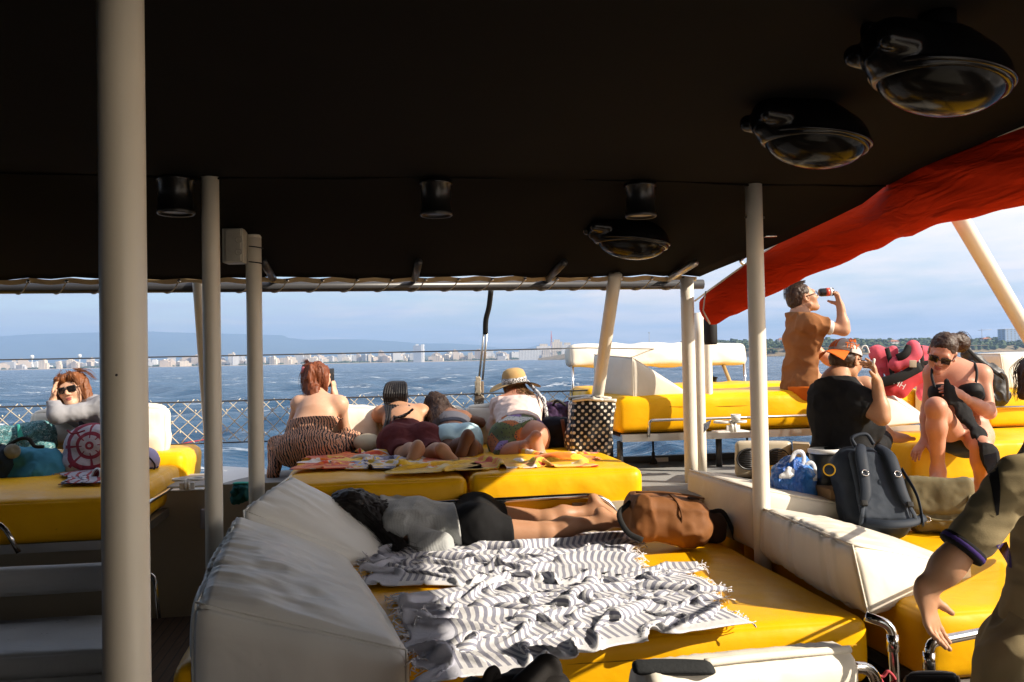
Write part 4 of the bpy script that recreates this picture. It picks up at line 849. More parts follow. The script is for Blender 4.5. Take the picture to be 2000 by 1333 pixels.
# ================================================================== cloth, bags and loose things
def settle(X, Lu, Lv, ground, steps=130, it=7, g=.0016, fric=.6, seed=0, bend=.12):
    """relax a sheet (in deck coordinates) whose cloth is longer than the space it lies in: it buckles into folds"""
    ny, nx = X.shape[:2]; ru, rv = Lu/(nx-1), Lv/(ny-1); rd = math.hypot(ru, rv); Pv_ = X.copy()
    def con(a, b, r, k):
        d = b-a; L = np.sqrt((d*d).sum(-1, keepdims=True))+1e-9; c = d*((L-r)/L*.5*k); a += c; b -= c
    for s in range(steps):
        V = (X-Pv_)*.90; Pv_ = X.copy(); X = X+V; X[..., 2] -= g
        for _ in range(it):
            for o in (0, 1):
                a = X[:, o:nx-1:2]; b = X[:, o+1::2]; n = min(a.shape[1], b.shape[1]); con(a[:, :n], b[:, :n], ru, 1)
                a = X[o:ny-1:2]; b = X[o+1::2]; n = min(len(a), len(b)); con(a[:n], b[:n], rv, 1)
            for o in (0, 1):
                a = X[o:ny-1:2, :-1]; b = X[o+1::2, 1:]; n = min(len(a), len(b)); con(a[:n], b[:n], rd, .18)
                a = X[o:ny-1:2, 1:]; b = X[o+1::2, :-1]; n = min(len(a), len(b)); con(a[:n], b[:n], rd, .18)
            con(X[:, :-2], X[:, 2:], 2*ru, bend); con(X[:-2], X[2:], 2*rv, bend); con(X[:, :-4], X[:, 4:], 4*ru, bend*.5); con(X[:-4], X[4:], 4*rv, bend*.5)
            gz = ground(X[..., 0], X[..., 1])+.004; low = X[..., 2] < gz
            X[..., 2] = np.where(low, gz, X[..., 2])
            X[..., :2] = np.where(low[..., None], X[..., :2]*(1-fric)+Pv_[..., :2]*fric, X[..., :2])
    return X
def sheet(name, corners, Lu, Lv, nx, ny, ground, m, label, cat, rough=.03, seed=0, parent=None, wob=.02, steps=130, thick=.004, group=None, **kw):
    """corners in (u,v): near-left, near-right, far-right, far-left"""
    c = np.asarray(corners, float); Lu = Lu*(np.linalg.norm(c[1]-c[0])+np.linalg.norm(c[2]-c[3]))/2; Lv = Lv*(np.linalg.norm(c[3]-c[0])+np.linalg.norm(c[2]-c[1]))/2
    g = np.random.default_rng(seed); S_, T_ = np.meshgrid(np.linspace(0, 1, nx), np.linspace(0, 1, ny)); c = np.asarray(corners, float)
    uvp = c[0]*((1-S_)*(1-T_))[..., None]+c[1]*(S_*(1-T_))[..., None]+c[2]*(S_*T_)[..., None]+c[3]*((1-S_)*T_)[..., None]
    q = np.stack([S_*5, T_*3.2, S_*0+seed], -1).reshape(-1, 3)
    uvp[..., 0] += wob*fbm(q*1.3, 3, seed).reshape(ny, nx); uvp[..., 1] += wob*1.6*fbm(q*1.1, 3, seed+5).reshape(ny, nx)
    X = np.concatenate([uvp, (ground(uvp[..., 0], uvp[..., 1])+.012+rough*(1+fbm(np.stack([S_*3.2, T_*2.6, S_*0+3+seed], -1).reshape(-1, 3), 2, seed+9).reshape(ny, nx)*1.2+.5*fbm(np.stack([S_*11, T_*8, S_*0+seed], -1).reshape(-1, 3), 2, seed+4).reshape(ny, nx)))[..., None]], -1)
    X = settle(X, Lu, Lv, ground, steps=steps, seed=seed, **kw)
    for _ in range(1):
        Y = X.copy(); Y[1:-1, 1:-1] = X[1:-1, 1:-1]*.5+.125*(X[:-2, 1:-1]+X[2:, 1:-1]+X[1:-1, :-2]+X[1:-1, 2:]); X = Y
    Wd = X[..., :1]*BR+X[..., 1:2]*BF+X[..., 2:3]*UP
    du = np.gradient(Wd, axis=1); dv = np.gradient(Wd, axis=0); N_ = np.cross(du, dv); N_ /= np.maximum(np.linalg.norm(N_, axis=-1, keepdims=True), 1e-9)
    V = np.concatenate([(Wd+N_*thick*.5).reshape(-1, 3), (Wd-N_*thick*.5).reshape(-1, 3)]); n = nx*ny
    j, i = np.meshgrid(np.arange(ny-1), np.arange(nx-1), indexing='ij'); b = (j*nx+i).reshape(-1); Q = np.stack([b, b+1, b+nx+1, b+nx], 1)
    edge = [(k, k+1) for k in range(nx-1)]+[(k*nx+nx-1, (k+1)*nx+nx-1) for k in range(ny-1)]+[((ny-1)*nx+k+1, (ny-1)*nx+k) for k in range(nx-1)]+[((k+1)*nx, k*nx) for k in range(ny-1)]
    E = np.array([[a+n, b_+n, b_, a] for a, b_ in edge]); Fc = np.concatenate([Q, Q[:, ::-1]+n, E])
    UVv = np.stack([S_*Lu, T_*Lv], -1).reshape(-1, 2); o = mesh(name, (V, Fc, np.concatenate([UVv, UVv])), m, parent)
    if label: tag(o, label, cat, group)
    return o, Wd
def tm_stripe():
    t = NT('striped_cotton'); s = t.n('ShaderNodeSeparateXYZ', Vector=t.tc.outputs['UV'])
    x = t.math('ADD', s.outputs[0], t.math('MULTIPLY', t.noise(3., 2, .5, 0., t.tc.outputs['UV']), .012))
    w = t.math('LESS_THAN', t.math('FRACT', t.math('DIVIDE', x, .034)), .48)
    pl = t.math('MULTIPLY', t.math('GREATER_THAN', s.outputs[0], .17), t.math('GREATER_THAN', s.outputs[1], .07))
    w = t.math('MULTIPLY', w, pl)
    weave = t.noise(260., 3, .7, 0., t.tc.outputs['UV'])
    lo = t.mix(weave, (.185, .19, .25), (.255, .26, .325)); hi = t.mix(weave, (.60, .595, .61), (.74, .735, .745))
    lav = t.mix(weave, (.50, .51, .60), (.62, .63, .71))
    t.set(Base_Color=t.mix(w, t.mix(t.math('GREATER_THAN', s.outputs[0], .17), lav, hi), lo), Roughness=.9, Sheen_Weight=.15)
    t.bump(t.math('ADD', weave, t.math('MULTIPLY', t.noise(38., 4, .6, .8, t.tc.outputs['UV']), 3.)), .35, .004); return t.m
STR = tm_stripe()
def g0(u, v):
    z = np.full(np.shape(u), -1.022)
    z = np.where(v < 3.235, -1.022-(3.235-v)*3.2, z)
    return np.maximum(z, -1.022+np.clip((-.12-u+(v-3.2)*-.13)*.34, 0, .3)*(v > 3.2))
uvc = lambda x, y, z=-1.04: uv(Hz(x, y, z))
def fringe(Wd, side, m, par, n=110, L=.036):
    E = Wd[:, 0] if side < 0 else Wd[:, -1]; I = Wd[:, 2] if side < 0 else Wd[:, -3]; out = []
    for k in range(n):
        t = k/(n-1)*(len(E)-1.001); i = int(t); p = E[i]*(1-t+i)+E[i+1]*(t-i); d = nrm(p-I[i]+rng.normal(0, .006, 3)); l = L*rng.uniform(.5, 1.2)
        out.append(tube(spline([p, p+d*l*.5+rng.normal(0, .006, 3), p+d*l+rng.normal(0, .010, 3)-UP*.006], 3), .0022, 4))
    return mesh('fringe', merge(out), m, par)
FR = mat('cotton_fringe', (.72, .71, .74), .95, bstr=0)
o, Wd = sheet('striped_towel', [uvc(742, 1140), uvc(1228, 1146), uvc(1245, 1046), uvc(700, 1078)], 1.12, 1.5, 116, 84, g0, STR, 'grey and white striped towel spread beside the sleeping girl', 'towel', .08, 3, wob=.03)
fringe(Wd, 1, FR, o); fringe(Wd, -1, FR, o)
o, Wd = sheet('striped_towel', [uvc(835, 1350), uvc(1405, 1212), uvc(1365, 1112), uvc(775, 1172)], 1.20, 1.72, 124, 100, g0, STR, 'crumpled grey and white striped towel hanging over the front mattress edge', 'towel', .13, 11, wob=.07)
fringe(Wd, 1, FR, o); fringe(Wd, -1, FR, o)
# small lavender heap by the pillow end of the far towel
o, Wd = sheet('folded_towel', [uvc(655, 1096), uvc(792, 1104), uvc(780, 1040), uvc(700, 1036)], 1.15, 1.2, 44, 44, lambda u, v: g0(u, v)+.10*np.exp(-((u+.30)/.14)**2-((v-4.72)/.12)**2), mat('lavender_cotton', (.46, .47, .58), .95, vs=30, bs=200, bstr=.4, sheen=.2, c2=(.36, .37, .48)), 'lavender cotton towel bunched under the hair of the sleeping girl', 'towel', .05, 21)
fringe(Wd, -1, FR, o, 30, .04)
# ---- sunbathers' towels
def tm_blocks(name, cols, sc, seed):
    t = NT(name); v = t.vec('UV', (sc, sc*1.6, 1), (0, 0, .4), (seed, seed*.7, 0)); nz = t.noise(1., 2, .45, 1.2, v); k = len(cols)
    t.set(Base_Color=t.ramp(nz, [(.30+.42*i/k if i else 0, c) for i, c in enumerate(cols)], True), Roughness=.95, Sheen_Weight=.3); t.bump(t.noise(500., 2, .7, 0., t.tc.outputs['UV']), .5, .003); return t.m
ORA, REDc, YLW, WHc, LAV, NAV = (.78, .18, .01), (.62, .05, .015), (.80, .50, .03), (.72, .66, .62), (.42, .42, .58), (.05, .05, .11)
gr = lambda u, v: np.where(v < 5.16, -.664-(5.16-v)*2.5, -.664)+0*u
uvr = lambda x, y: uv(Hz(x, y, -.665))
sheet('beach_towel', [uvr(578, 916), uvr(700, 912), uvr(735, 884), uvr(600, 890)], 1.1, 1.3, 56, 40, gr, tm_blocks('orange_towel', [YLW, ORA, REDc, ORA, WHc], 2.6, 2.), 'orange and red beach towel beside the woman in the animal print jumpsuit', 'towel', .05, 31)
sheet('beach_towel', [uvr(690, 914), uvr(880, 918), uvr(905, 876), uvr(690, 884)], 1.06, 1.15, 70, 44, gr, tm_blocks('patchwork_towel', [NAV, LAV, YLW, WHc, ORA, REDc], 3.2, 5.), 'patchwork orange, white and navy towel under the two lying girls', 'towel', .025, 32)
sheet('beach_towel', [uvr(765, 924), uvr(940, 919), uvr(960, 896), uvr(775, 912)], 1.08, 1.25, 56, 34, gr, tm_blocks('yellow_towel', [YLW, (.70, .42, .04), YLW, (.75, .62, .35)], 3., 9.), 'crumpled yellow towel under the bare feet of the girl with braids', 'towel', .03, 33)
sheet('beach_towel', [uvr(905, 920), uvr(1150, 906), uvr(1160, 890), uvr(905, 882)], 1.1, 1.3, 70, 44, gr, tm_blocks('red_yellow_towel', [REDc, YLW, ORA, YLW, WHc], 2.4, 14.), 'red and yellow towel under the woman in the straw hat', 'towel', .05, 34)
sheet('small_cloth', [uvr(690, 898), uvr(738, 896), uvr(738, 884), uvr(700, 885)], 1.2, 1.3, 24, 20, gr, mat('lavender_print', (.55, .56, .68), .9, vs=25, c2=(.2, .2, .4)), 'small crumpled lavender cloth between the sunbathers', 'cloth', .05, 35)
# ---- helpers for bags
def axes(yaw, tilt=0., roll=0.):
    c, s = math.cos(yaw), math.sin(yaw); X = np.array([c, s, 0]); Y = np.array([-s, c, 0]); Y2 = Y*math.cos(tilt)+UP*math.sin(tilt); Z2 = UP*math.cos(tilt)-Y*math.sin(tilt)
    X2 = X*math.cos(roll)+Z2*math.sin(roll); Z3 = Z2*math.cos(roll)-X*math.sin(roll); return np.array([X2, Y2, Z3])
def fold(amp, sc=(6, 6, 6), seed=0, oct=3): return lambda p: amp*fbm(p*np.array(sc), oct, seed)
def ridg(amp, sc, seed=0): return lambda p: amp*(np.abs(fbm(p*np.array(sc), 2, seed))*2-.5)
FAB = lambda n, c, **k: mat(n, c, k.pop('rough', .8), **{**dict(vs=6, bs=320, bstr=.3, bd=.002), **k})
def text(body, c, X, Z, size, m, par, name='lettering', ext=.0008):
    cu = bpy.data.curves.new(name, 'FONT'); cu.body = body; cu.size = size; cu.extrude = ext; cu.align_x = 'CENTER'; cu.align_y = 'CENTER'; cu.materials.append(m)
    tmp = bpy.data.objects.new(name+'_tmp', cu); me = bpy.data.meshes.new_from_object(tmp); me.name = name; bpy.data.objects.remove(tmp); o = bpy.data.objects.new(name, me); COL.objects.link(o); X = nrm(X); N_ = nrm(np.cross(X, Z)); Z = np.cross(N_, X)
    o.parent = par; c = np.asarray(c)-wl(par); o.matrix_local = Matrix(((X[0], Z[0], N_[0], c[0]), (X[1], Z[1], N_[1], c[1]), (X[2], Z[2], N_[2], c[2]), (0, 0, 0, 1))); return o
# brown duffel bag
c = P(1296, 1010, 4.72); A = axes(R(12), 0, R(-8)); e = thing('duffel_bag', 'soft brown duffel bag at the feet of the sleeping girl', 'bag', c-UP*.14)
BRN = FAB('brown_canvas', (.23, .095, .032), c2=(.16, .062, .02), rough=.65)
f = Sdf(); f.box(c, (.215, .14, .118), A, .075); f.ell(c+A[0]*.09-A[1]*.06-UP*.03, (.15, .12, .10), A, k=.04); f.mod += [fold(.026, (4.5, 4.5, 5), 3), ridg(.010, (12, 9, 9), 4)]
mesh('body', surf(f, .010), BRN, e)
zp = [c+A[0]*x+A[1]*(-.05)+A[2]*(.137-.35*x*x) for x in np.linspace(-.19, .2, 14)]; mesh('zip', tube(zp, .006, 6), FAB('brown_zip', (.13, .055, .02)), e)
zp = [c-A[0]*.02+A[1]*math.cos(t)*.152-A[0]*.06*math.cos(t)+A[2]*math.sin(t)*.135 for t in np.linspace(1.9, 4.1, 18)]; mesh('seam', tube(zp, .005, 6), FAB('brown_zip', (.13, .055, .02)), e)
mesh('label_patch', cushion([c+A[0]*x+A[1]*y+A[2]*(.112+z) for z in (0, .012) for y in (-.05, -.02) for x in (.115, .175)], .003, (3, 3, 3), 0, 0), FAB('dark_brown', (.05, .03, .02)), e)
mesh('strap', tube(spline([c+A[0]*-.2+A[2]*.06, c+A[0]*-.27-A[1]*.05, c-A[0]*.25-A[1]*.12-UP*.08, c-A[0]*.18-A[1]*.15-UP*.11], 6), .016, 8, flat=(A[1], .4)), FAB('black_webbing', (.02, .02, .02)), e)
c = P(1372, 1028, 4.95); e = thing('dark_bag', 'small dark bag half hidden behind the brown duffel bag', 'bag', c-UP*.1)
f = Sdf(); f.box(c, (.13, .09, .085), axes(R(-15)), .06); f.mod += [fold(.02, (9, 9, 9), 8)]; mesh('body', surf(f, .011), FAB('dark_brown', (.035, .022, .016)), e)
mesh('strap', tube(spline([c+BR*.02+UP*.085-BF*.05, c+BR*.09+UP*.09-BF*.08, c+BR*.15-UP*.02-BF*.07, c+BR*.17-UP*.07-BF*.05], 6), .012, 8, flat=(BF, .4)), FAB('black_webbing', (.02, .02, .02)), e)
# polka dot tote
def tm_dots():
    t = NT('polka_dot_oilcloth'); s = t.n('ShaderNodeSeparateXYZ', Vector=t.tc.outputs['UV']); k = .052
    def dots(off):
        x = t.math('SUBTRACT', t.math('FRACT', t.math('ADD', t.math('DIVIDE', s.outputs[0], k), off)), .5); y = t.math('SUBTRACT', t.math('FRACT', t.math('ADD', t.math('DIVIDE', s.outputs[1], k), off)), .5)
        return t.math('LESS_THAN', t.math('ADD', t.math('MULTIPLY', x, x), t.math('MULTIPLY', y, y)), .040)
    d = t.math('MAXIMUM', dots(0.), dots(.5)); t.set(Base_Color=t.mix(d, (.012, .012, .014), (.72, .66, .56)), Roughness=.28, Coat_Weight=.4, Coat_Roughness=.15)
    t.bump(t.noise(9., 4, .6, 1., t.tc.outputs['Object']), .8, .03); return t.m
POL = tm_dots()
bl, br_, tl, tr_ = P(1114, 895, 6.12), P(1192, 893, 6.12), P(1118, 783, 6.22), P(1204, 784, 6.2)
e = thing('tote_bag', 'black tote bag with white polka dots standing on the yellow mattress', 'bag', (bl+br_)/2)
dp = BF*.17
mesh('body', cushion([bl, br_, bl+dp, br_+dp, tl, tr_, tl+dp*.8, tr_+dp*.8], .022, (18, 8, 22), .02, .03, 3, 8.), POL, e)
mesh('rim', merge([tube(spline([tl+BR*.0, tl*.66+tr_*.34+UP*.014-BF*.01, tl*.33+tr_*.67+UP*.006, tr_+UP*.003], 5), .013, 8), tube(spline([tl+dp*.8+UP*.012, (tl+tr_)/2+dp*.8+UP*.028, tr_+dp*.8+UP*.012], 6), .013, 8)]), POL, e)
mesh('opening', cushion([tl+UP*.0+BR*.01, tr_-BR*.01, tl+dp*.75+BR*.01, tr_+dp*.75-BR*.01]+[x+UP*.012 for x in (tl+BR*.015, tr_-BR*.015, tl+dp*.7+BR*.015, tr_+dp*.7-BR*.015)], .006, (6, 4, 3), 0, .004), FAB('black_lining', (.012, .012, .014)), e)
# dark rucksacks beside the tote
def blob_bag(name, label, c, h, A, m, amp=.02, sc=9, r=.06, seed=0, hh=.011, group=None):
    e = thing(name, label, 'bag', c-UP*h[2], group); f = Sdf(); f.box(c, h, A, r); f.mod += [fold(amp, (sc, sc, sc), seed), ridg(amp*.35, (sc*2.4,)*3, seed+3)]
    mesh('body', surf(f, hh), m, e); return e
NVY = FAB('navy_cloth', (.018, .018, .028)); 
c = P(1088, 850, 6.45); e = blob_bag('rucksack', 'navy rucksack with a tan strap between the straw hat woman and polka dot bag', c, (.125, .10, .135), axes(R(-8)), NVY, .016, 8, .07, 5)
mesh('strap', tube(spline([c+np.array([.035, -.10, .12]), c+np.array([.05, -.125, .02]), c+np.array([.065, -.12, -.11])], 6), .014, 8, flat=(BF, .35)), FAB('tan_leather', (.20, .06, .018), rough=.5), e)
c = P(1092, 812, 6.75); e = blob_bag('dark_bag', 'black and purple bag on the rail cushion behind the navy rucksack', c, (.13, .09, .09), axes(R(10)), FAB('black_purple', (.022, .014, .028), c2=(.06, .03, .08)), .028, 11, .05, 6)
mesh('handle', tube(spline([c+np.array([-.06, -.08, .07]), c+np.array([-.02, -.11, .12]), c+np.array([.05, -.1, .08])], 5), .01, 8), RUB, e)
e = thing('sun_cap', 'cream cap with black brim lying beside the maroon shorts', 'cap', P(722, 880, 6.45)); c = P(718, 866, 6.5)
f = Sdf(); f.ell(c, (.105, .10, .07), axes(R(20), R(10))); f.mod += [fold(.004, (14,)*3, 2)]; mesh('crown', surf(f, .009), FAB('cream_cloth', (.62, .54, .38)), e)
mesh('brim', cushion([c+np.array([x, y, z-.055-.02*(x > 0)]) for z in (0, .01) for y in (-.14, .02) for x in (-.10, .13)], .005, (8, 6, 3), 0, .004), FAB('black_cloth', (.014, .014, .014)), e)
# left mattress: teal bags, printed bundle
def tm_print(name, a, b, c_, sc, dist=1.5):
    t = NT(name); v = t.vec('Object', (1, 1, 1)); n1 = t.noise(sc, 4, .6, dist, v); n2 = t.noise(sc*2.1, 3, .6, dist, v)
    col = t.ramp(n1, [(0, a), (.44, b), (.52, c_), (.60, a)], True); col = t.mix(t.math('GREATER_THAN', n2, .60), col, (.40, .48, .48)); t.set(Base_Color=col, Roughness=.8); t.bump(t.noise(11., 3, .5, .5), .6, .02); return t.m
TRO = tm_print('tropical_print', (.045, .15, .17), (.10, .26, .28), (.03, .09, .10), 26.)
c = P(48, 862, 6.35); e = blob_bag('beach_bag', 'teal leaf print beach bag at the back of the left mattress', c, (.22, .12, .13), axes(R(5), 0, R(8)), TRO, .022, 7, .09, 7)
mesh('green_panel', cushion([P(x, y, d) for y, dd in ((856, 0), (829, .04)) for d in (6.20+dd, 6.25+dd) for x in ((35, 47) if y == 856 else (33, 38))], .005, (3, 3, 5), 0, 0), FAB('mint_cloth', (.06, .42, .34)), e)
c = P(64, 915, 5.95); e = thing('tote_bag', 'blue cloth bag with tan bottom in front of the leaf print bag', 'bag', c-UP*.15)
BLU = FAB('teal_cloth', (.045, .20, .30), c2=(.03, .14, .22)); f = Sdf(); f.box(c, (.185, .115, .135), axes(R(6), 0, R(-10)), .09); f.ell(c+np.array([.06, -.03, -.04]), (.15, .13, .10), k=.05); f.mod += [fold(.03, (6, 6, 6), 12), ridg(.012, (10, 10, 10), 5)]
V, Q = surf(f, .010); ctr = V[Q].mean(1); low = ((ctr[:, 2]-c[2]) < -.055-.25*(c[0]+.10-ctr[:, 0])) & (ctr[:, 0] > c[0]+.02)
mesh('body', (V, Q), [BLU, FAB('tan_cloth', (.32, .21, .11))], e, idx=low.astype(int))
mesh('zip', tube(spline([P(14, 872, 5.83), P(38, 858, 5.84), P(56, 858, 5.83), P(68, 872, 5.82), P(86, 873, 5.83)], 6), .012, 8), FAB('black_webbing', (.02, .02, .02)), e)
f = Sdf(); f.ell(P(24, 882, 5.82), (.055, .03, .05)); f.ell(P(30, 876, 5.78), (.036, .03, .035), op=-1, k=.01); mesh('pocket', surf(f, .008), FAB('grey_mesh', (.20, .20, .17)), e)
c = P(4, 915, 5.9); e = blob_bag('dark_bag', 'black and blue bag cut off by the left picture edge', c, (.10, .12, .15), axes(0), FAB('black_blue', (.015, .03, .05), c2=(.01, .012, .016)), .03, 8, .07, 13)
def tm_wheel(c):
    t = NT('ship_wheel_print'); p = t.n('ShaderNodeNewGeometry').outputs['Position']; s = t.n('ShaderNodeSeparateXYZ', Vector=p)
    dx = t.math('SUBTRACT', s.outputs[0], float(c[0])); dz = t.math('SUBTRACT', s.outputs[2], float(c[2])); r = t.math('SQRT', t.math('ADD', t.math('MULTIPLY', dx, dx), t.math('MULTIPLY', dz, dz)))
    an = t.math('ARCTAN2', dz, dx); sp_ = t.math('LESS_THAN', t.math('FRACT', t.math('MULTIPLY', an, 8/6.2832)), .16); sp_ = t.math('MULTIPLY', sp_, t.math('GREATER_THAN', r, .05))
    ring = t.math('MAXIMUM', t.math('LESS_THAN', t.math('ABSOLUTE', t.math('SUBTRACT', r, .155)), .017), t.math('LESS_THAN', t.math('ABSOLUTE', t.math('SUBTRACT', r, .082)), .012))
    ring = t.math('MAXIMUM', ring, t.math('LESS_THAN', t.math('ABSOLUTE', t.math('SUBTRACT', r, .020)), .008)); m = t.math('MULTIPLY', t.math('MAXIMUM', ring, sp_), t.math('LESS_THAN', r, .19))
    t.set(Base_Color=t.mix(m, t.mix(t.noise(7., 3), (.30, .29, .35), (.44, .42, .48)), (.20, .02, .045)), Roughness=.9); t.bump(t.noise(9., 4, .6, .8), .5, .02); return t.m
c = P(174, 872, 6.1); e = thing('beach_bag', 'white cloth bag with a maroon ship wheel print', 'bag', c-UP*.2)
f = Sdf(); f.ell(c+np.array([.03, 0, 0]), (.20, .13, .165)); f.ell(c+np.array([-.05, -.03, -.12]), (.16, .12, .10)); f.mod += [fold(.012, (7, 7, 7), 17), ridg(.005, (16, 16, 16), 3)]
mesh('body', surf(f, .010), tm_wheel(P(178, 870, 6.0)), e); mesh('drawstring', tube(spline([c+np.array([-.1, -.1, .12]), c+np.array([-.04, -.14, .10]), c+np.array([.04, -.14, .12])], 5), .006, 6), FAB('maroon_cord', (.2, .02, .04)), e)
t = NT('plaid_cloth'); s = t.n('ShaderNodeSeparateXYZ', Vector=t.tc.outputs['UV']); st_ = lambda o: t.math('LESS_THAN', t.math('FRACT', t.math('DIVIDE', s.outputs[o], .07)), .3)
t.set(Base_Color=t.mix(st_(0), t.mix(st_(1), (.45, .45, .52), (.03, .03, .07)), (.24, .02, .03)), Roughness=.9)
gl = lambda u, v: np.where(v < 5.25, -.705-(5.25-v)*2, -.705)+0*u
uvl = lambda x, y: uv(Hz(x, y, -.70))
sheet('plaid_cloth', [uvl(118, 938), uvl(204, 938), uvl(204, 905), uvl(125, 910)], 1.2, 1.4, 44, 34, gl, t.m, 'crumpled plaid cloth below the ship wheel bag', 'cloth', .09, 41)
c = P(196, 930, 5.62); e = thing('enamel_mug', 'red and white mug lying beside the thick post', 'mug', c-UP*.05); ax_ = nrm([-.5, -.8, .3])
mesh('cup', lathe([(0, -.08), (.04, -.08), (.045, .02), (.041, .02), (.036, -.07), (0, -.07)], c, ax_, 20), mat('red_enamel', (.35, .02, .025), .3, bstr=0), e); mesh('rim', lathe([(.038, .015), (.048, .018), (.048, .034), (.038, .036)], c, ax_, 20), WHT, e)
c = P(284, 900, 6.2); e = thing('swim_bag', 'pale purple bag just right of the thick front post', 'bag', c-UP*.09); f = Sdf(); f.ell(c, (.095, .09, .10)); f.mod += [fold(.012, (9,)*3, 4)]; V, Q = surf(f, .009)
mesh('body', (V, Q), [FAB('pale_purple', (.46, .42, .66)), FAB('deep_purple', (.05, .04, .16))], e, idx=(V[Q].mean(1)[:, 2] < c[2]-.045).astype(int)); mesh('cord', tube(spline([c+np.array([.03, -.08, .06]), c+np.array([.09, -.06, -.02]), c+np.array([.08, -.07, -.08])], 5), .006, 6), NVY, e)
c = P(470, 962, 5.9); e = blob_bag('teal_cloth', 'small teal cloth bundle on the deck behind the posts', c, (.055, .05, .06), axes(0), FAB('teal_cotton', (.03, .16, .17)), .03, 16, .03, 19); e['category'] = 'cloth'; mesh('bright_flap', cushion([c+np.array([x, y, .06+z]) for z in (0, .008) for y in (-.04, .02) for x in (-.04, .05)], .003, (4, 4, 3), .004, .004), FAB('mint_cloth', (.2, .6, .5)), e)
# ---- right side: plastic bag, bucket, carton, rucksacks
c = P(1548, 955, 5.0); e = thing('plastic_bag', 'blue plastic carrier bag beside the navy backpack', 'bag', c-UP*.15)
t = NT('blue_plastic_film'); t.set(Base_Color=t.ramp(t.noise(4., 3, .5, .6), [(.35, (.015, .10, .42)), (.65, (.05, .26, .68))]), Roughness=.28, Coat_Weight=.3); t.bump(t.noise(13., 4, .6, 1.6), .9, .03)
f = Sdf(); f.ell(c, (.135, .12, .15)); f.ell(c+np.array([.02, 0, .09]), (.10, .08, .09), k=.04); f.mod += [ridg(.030, (11, 11, 8), 3), fold(.016, (24, 24, 18), 5)]; mesh('body', surf(f, .008), t.m, e)
WPL = mat('white_plastic_film', (.74, .76, .80), .3, bs=20, bstr=.5, bd=.02)
for q in ([(1545, 905), (1552, 886), (1566, 884), (1570, 900), (1560, 925)], [(1566, 925), (1580, 905), (1590, 912), (1592, 940)]): mesh('handle', tube(spline([P(x, y, 4.95) for x, y in q], 6), .013, 8, flat=(BF, .35)), WPL, e)
f = Sdf(); f.ell(P(1538, 925, 4.88), (.05, .02, .03), axes(0, 0, .5)); f.mod += [ridg(.01, (20,)*3, 2)]; mesh('white_print', surf(f, .007), WPL, e)
c = P(1614, 945, 5.05); e = thing('bucket', 'black bucket with a white rim behind the navy backpack', 'bucket', c-UP*.16)
mesh('body', lathe([(0, -.16), (.075, -.16), (.092, .18), (.085, .18), (.07, -.15), (0, -.15)], c, UP, 24), mat('black_plastic', (.02, .02, .02), .35, bstr=0), e); mesh('rim', lathe([(.085, .178), (.098, .178), (.100, .20), (.086, .204)], c, UP, 24), WHT, e)
c = P(1648, 975, 4.92); e = thing('carton', 'brown cardboard box partly hidden by the navy backpack', 'box', c-UP*.1); CRD = FAB('cardboard', (.36, .22, .11), bs=60, bstr=.1)
mesh('body', cushion([c+BR*x+BF*y+UP*z for z in (-.12, .07) for y in (-.09, .12) for x in (-.13, .12)], .004, (4, 4, 4), 0, .003), CRD, e); mesh('flap', cushion([c+BR*x+BF*(y)+UP*(.072+z+(.05 if y < -.1 else 0)) for z in (0, .004) for y in (-.14, -.088) for x in (-.12, .11)], .0015, (3, 3, 3), 0, 0), CRD, e)
# navy backpack leaning, straps toward us
Bk = thing('backpack', 'navy hiking backpack with padded straps on the right mattress', 'bag', P(1715, 1046, 4.55))
t_l, t_r, b_l, b_r = P(1630, 868, 4.78), P(1745, 858, 4.80), P(1668, 1020, 4.52), P(1800, 1040, 4.50)
X_ = nrm((t_r-t_l)+(b_r-b_l)); Zb = nrm((t_l+t_r)-(b_l+b_r)); Y_ = nrm(np.cross(Zb, X_)); Zb = np.cross(X_, Y_); A = np.array([X_, Y_, Zb]); c = (t_l+t_r+b_l+b_r)/4
q = lambda x, y, z: c+X_*x+Y_*y+Zb*z
NV2 = FAB('navy_nylon', (.020, .027, .040), rough=.6); NV3 = FAB('slate_nylon', (.035, .045, .062), rough=.65, bs=500)
f = Sdf(); f.box(q(0, .10, -.02), (.175, .12, .245), A, .09); f.ell(q(-.02, .09, .14), (.15, .10, .12), A, k=.05); f.mod += [fold(.012, (9,)*3, 22)]; mesh('body', surf(f, .009), NV2, Bk)
f = Sdf(); f.box(q(.0, -.022, -.03), (.125, .022, .20), A, .02); f.mod += [fold(.006, (14,)*3, 3)]; mesh('back_panel', surf(f, .008), NV3, Bk)
for s in (-1, 1):
    pts_ = spline([q(s*.045, -.03, .20), q(s*.075, -.07, .13), q(s*.085, -.075, .02), q(s*.095, -.07, -.09), q(s*.12, -.06, -.16)], 7); 
    sp_ = mesh('shoulder_strap', tube(pts_, np.interp(np.linspace(0, 1, len(pts_)), [0, .3, .8, 1], [.026, .034, .030, .022]), 14, flat=(Y_, .42)), NV2, Bk)
    mesh('webbing', tube(spline([q(s*.12, -.06, -.16), q(s*.135, -.06, -.21), q(s*.14, -.03, -.25)], 5), .012, 8, flat=(Y_, .3)), NV3, sp_)
    mesh('buckle', cushion([q(s*.118+x, -.078+y, -.155+z) for z in (-.015, .015) for y in (-.006, .006) for x in (-.016, .016)], .004, (3, 3, 3), 0, 0), RUB, sp_)
    mesh('ring', tube([q(s*.085+.017*math.cos(k), -.094, .01+.017*math.sin(k)) for k in np.linspace(.2, 6.2, 18)], .003, 6), CHR, sp_)
mesh('haul_loop', tube(spline([q(-.06, .0, .215), q(-.08, -.02, .26), q(.0, -.02, .285), q(.04, 0, .235)], 6), .010, 8), NV2, Bk)
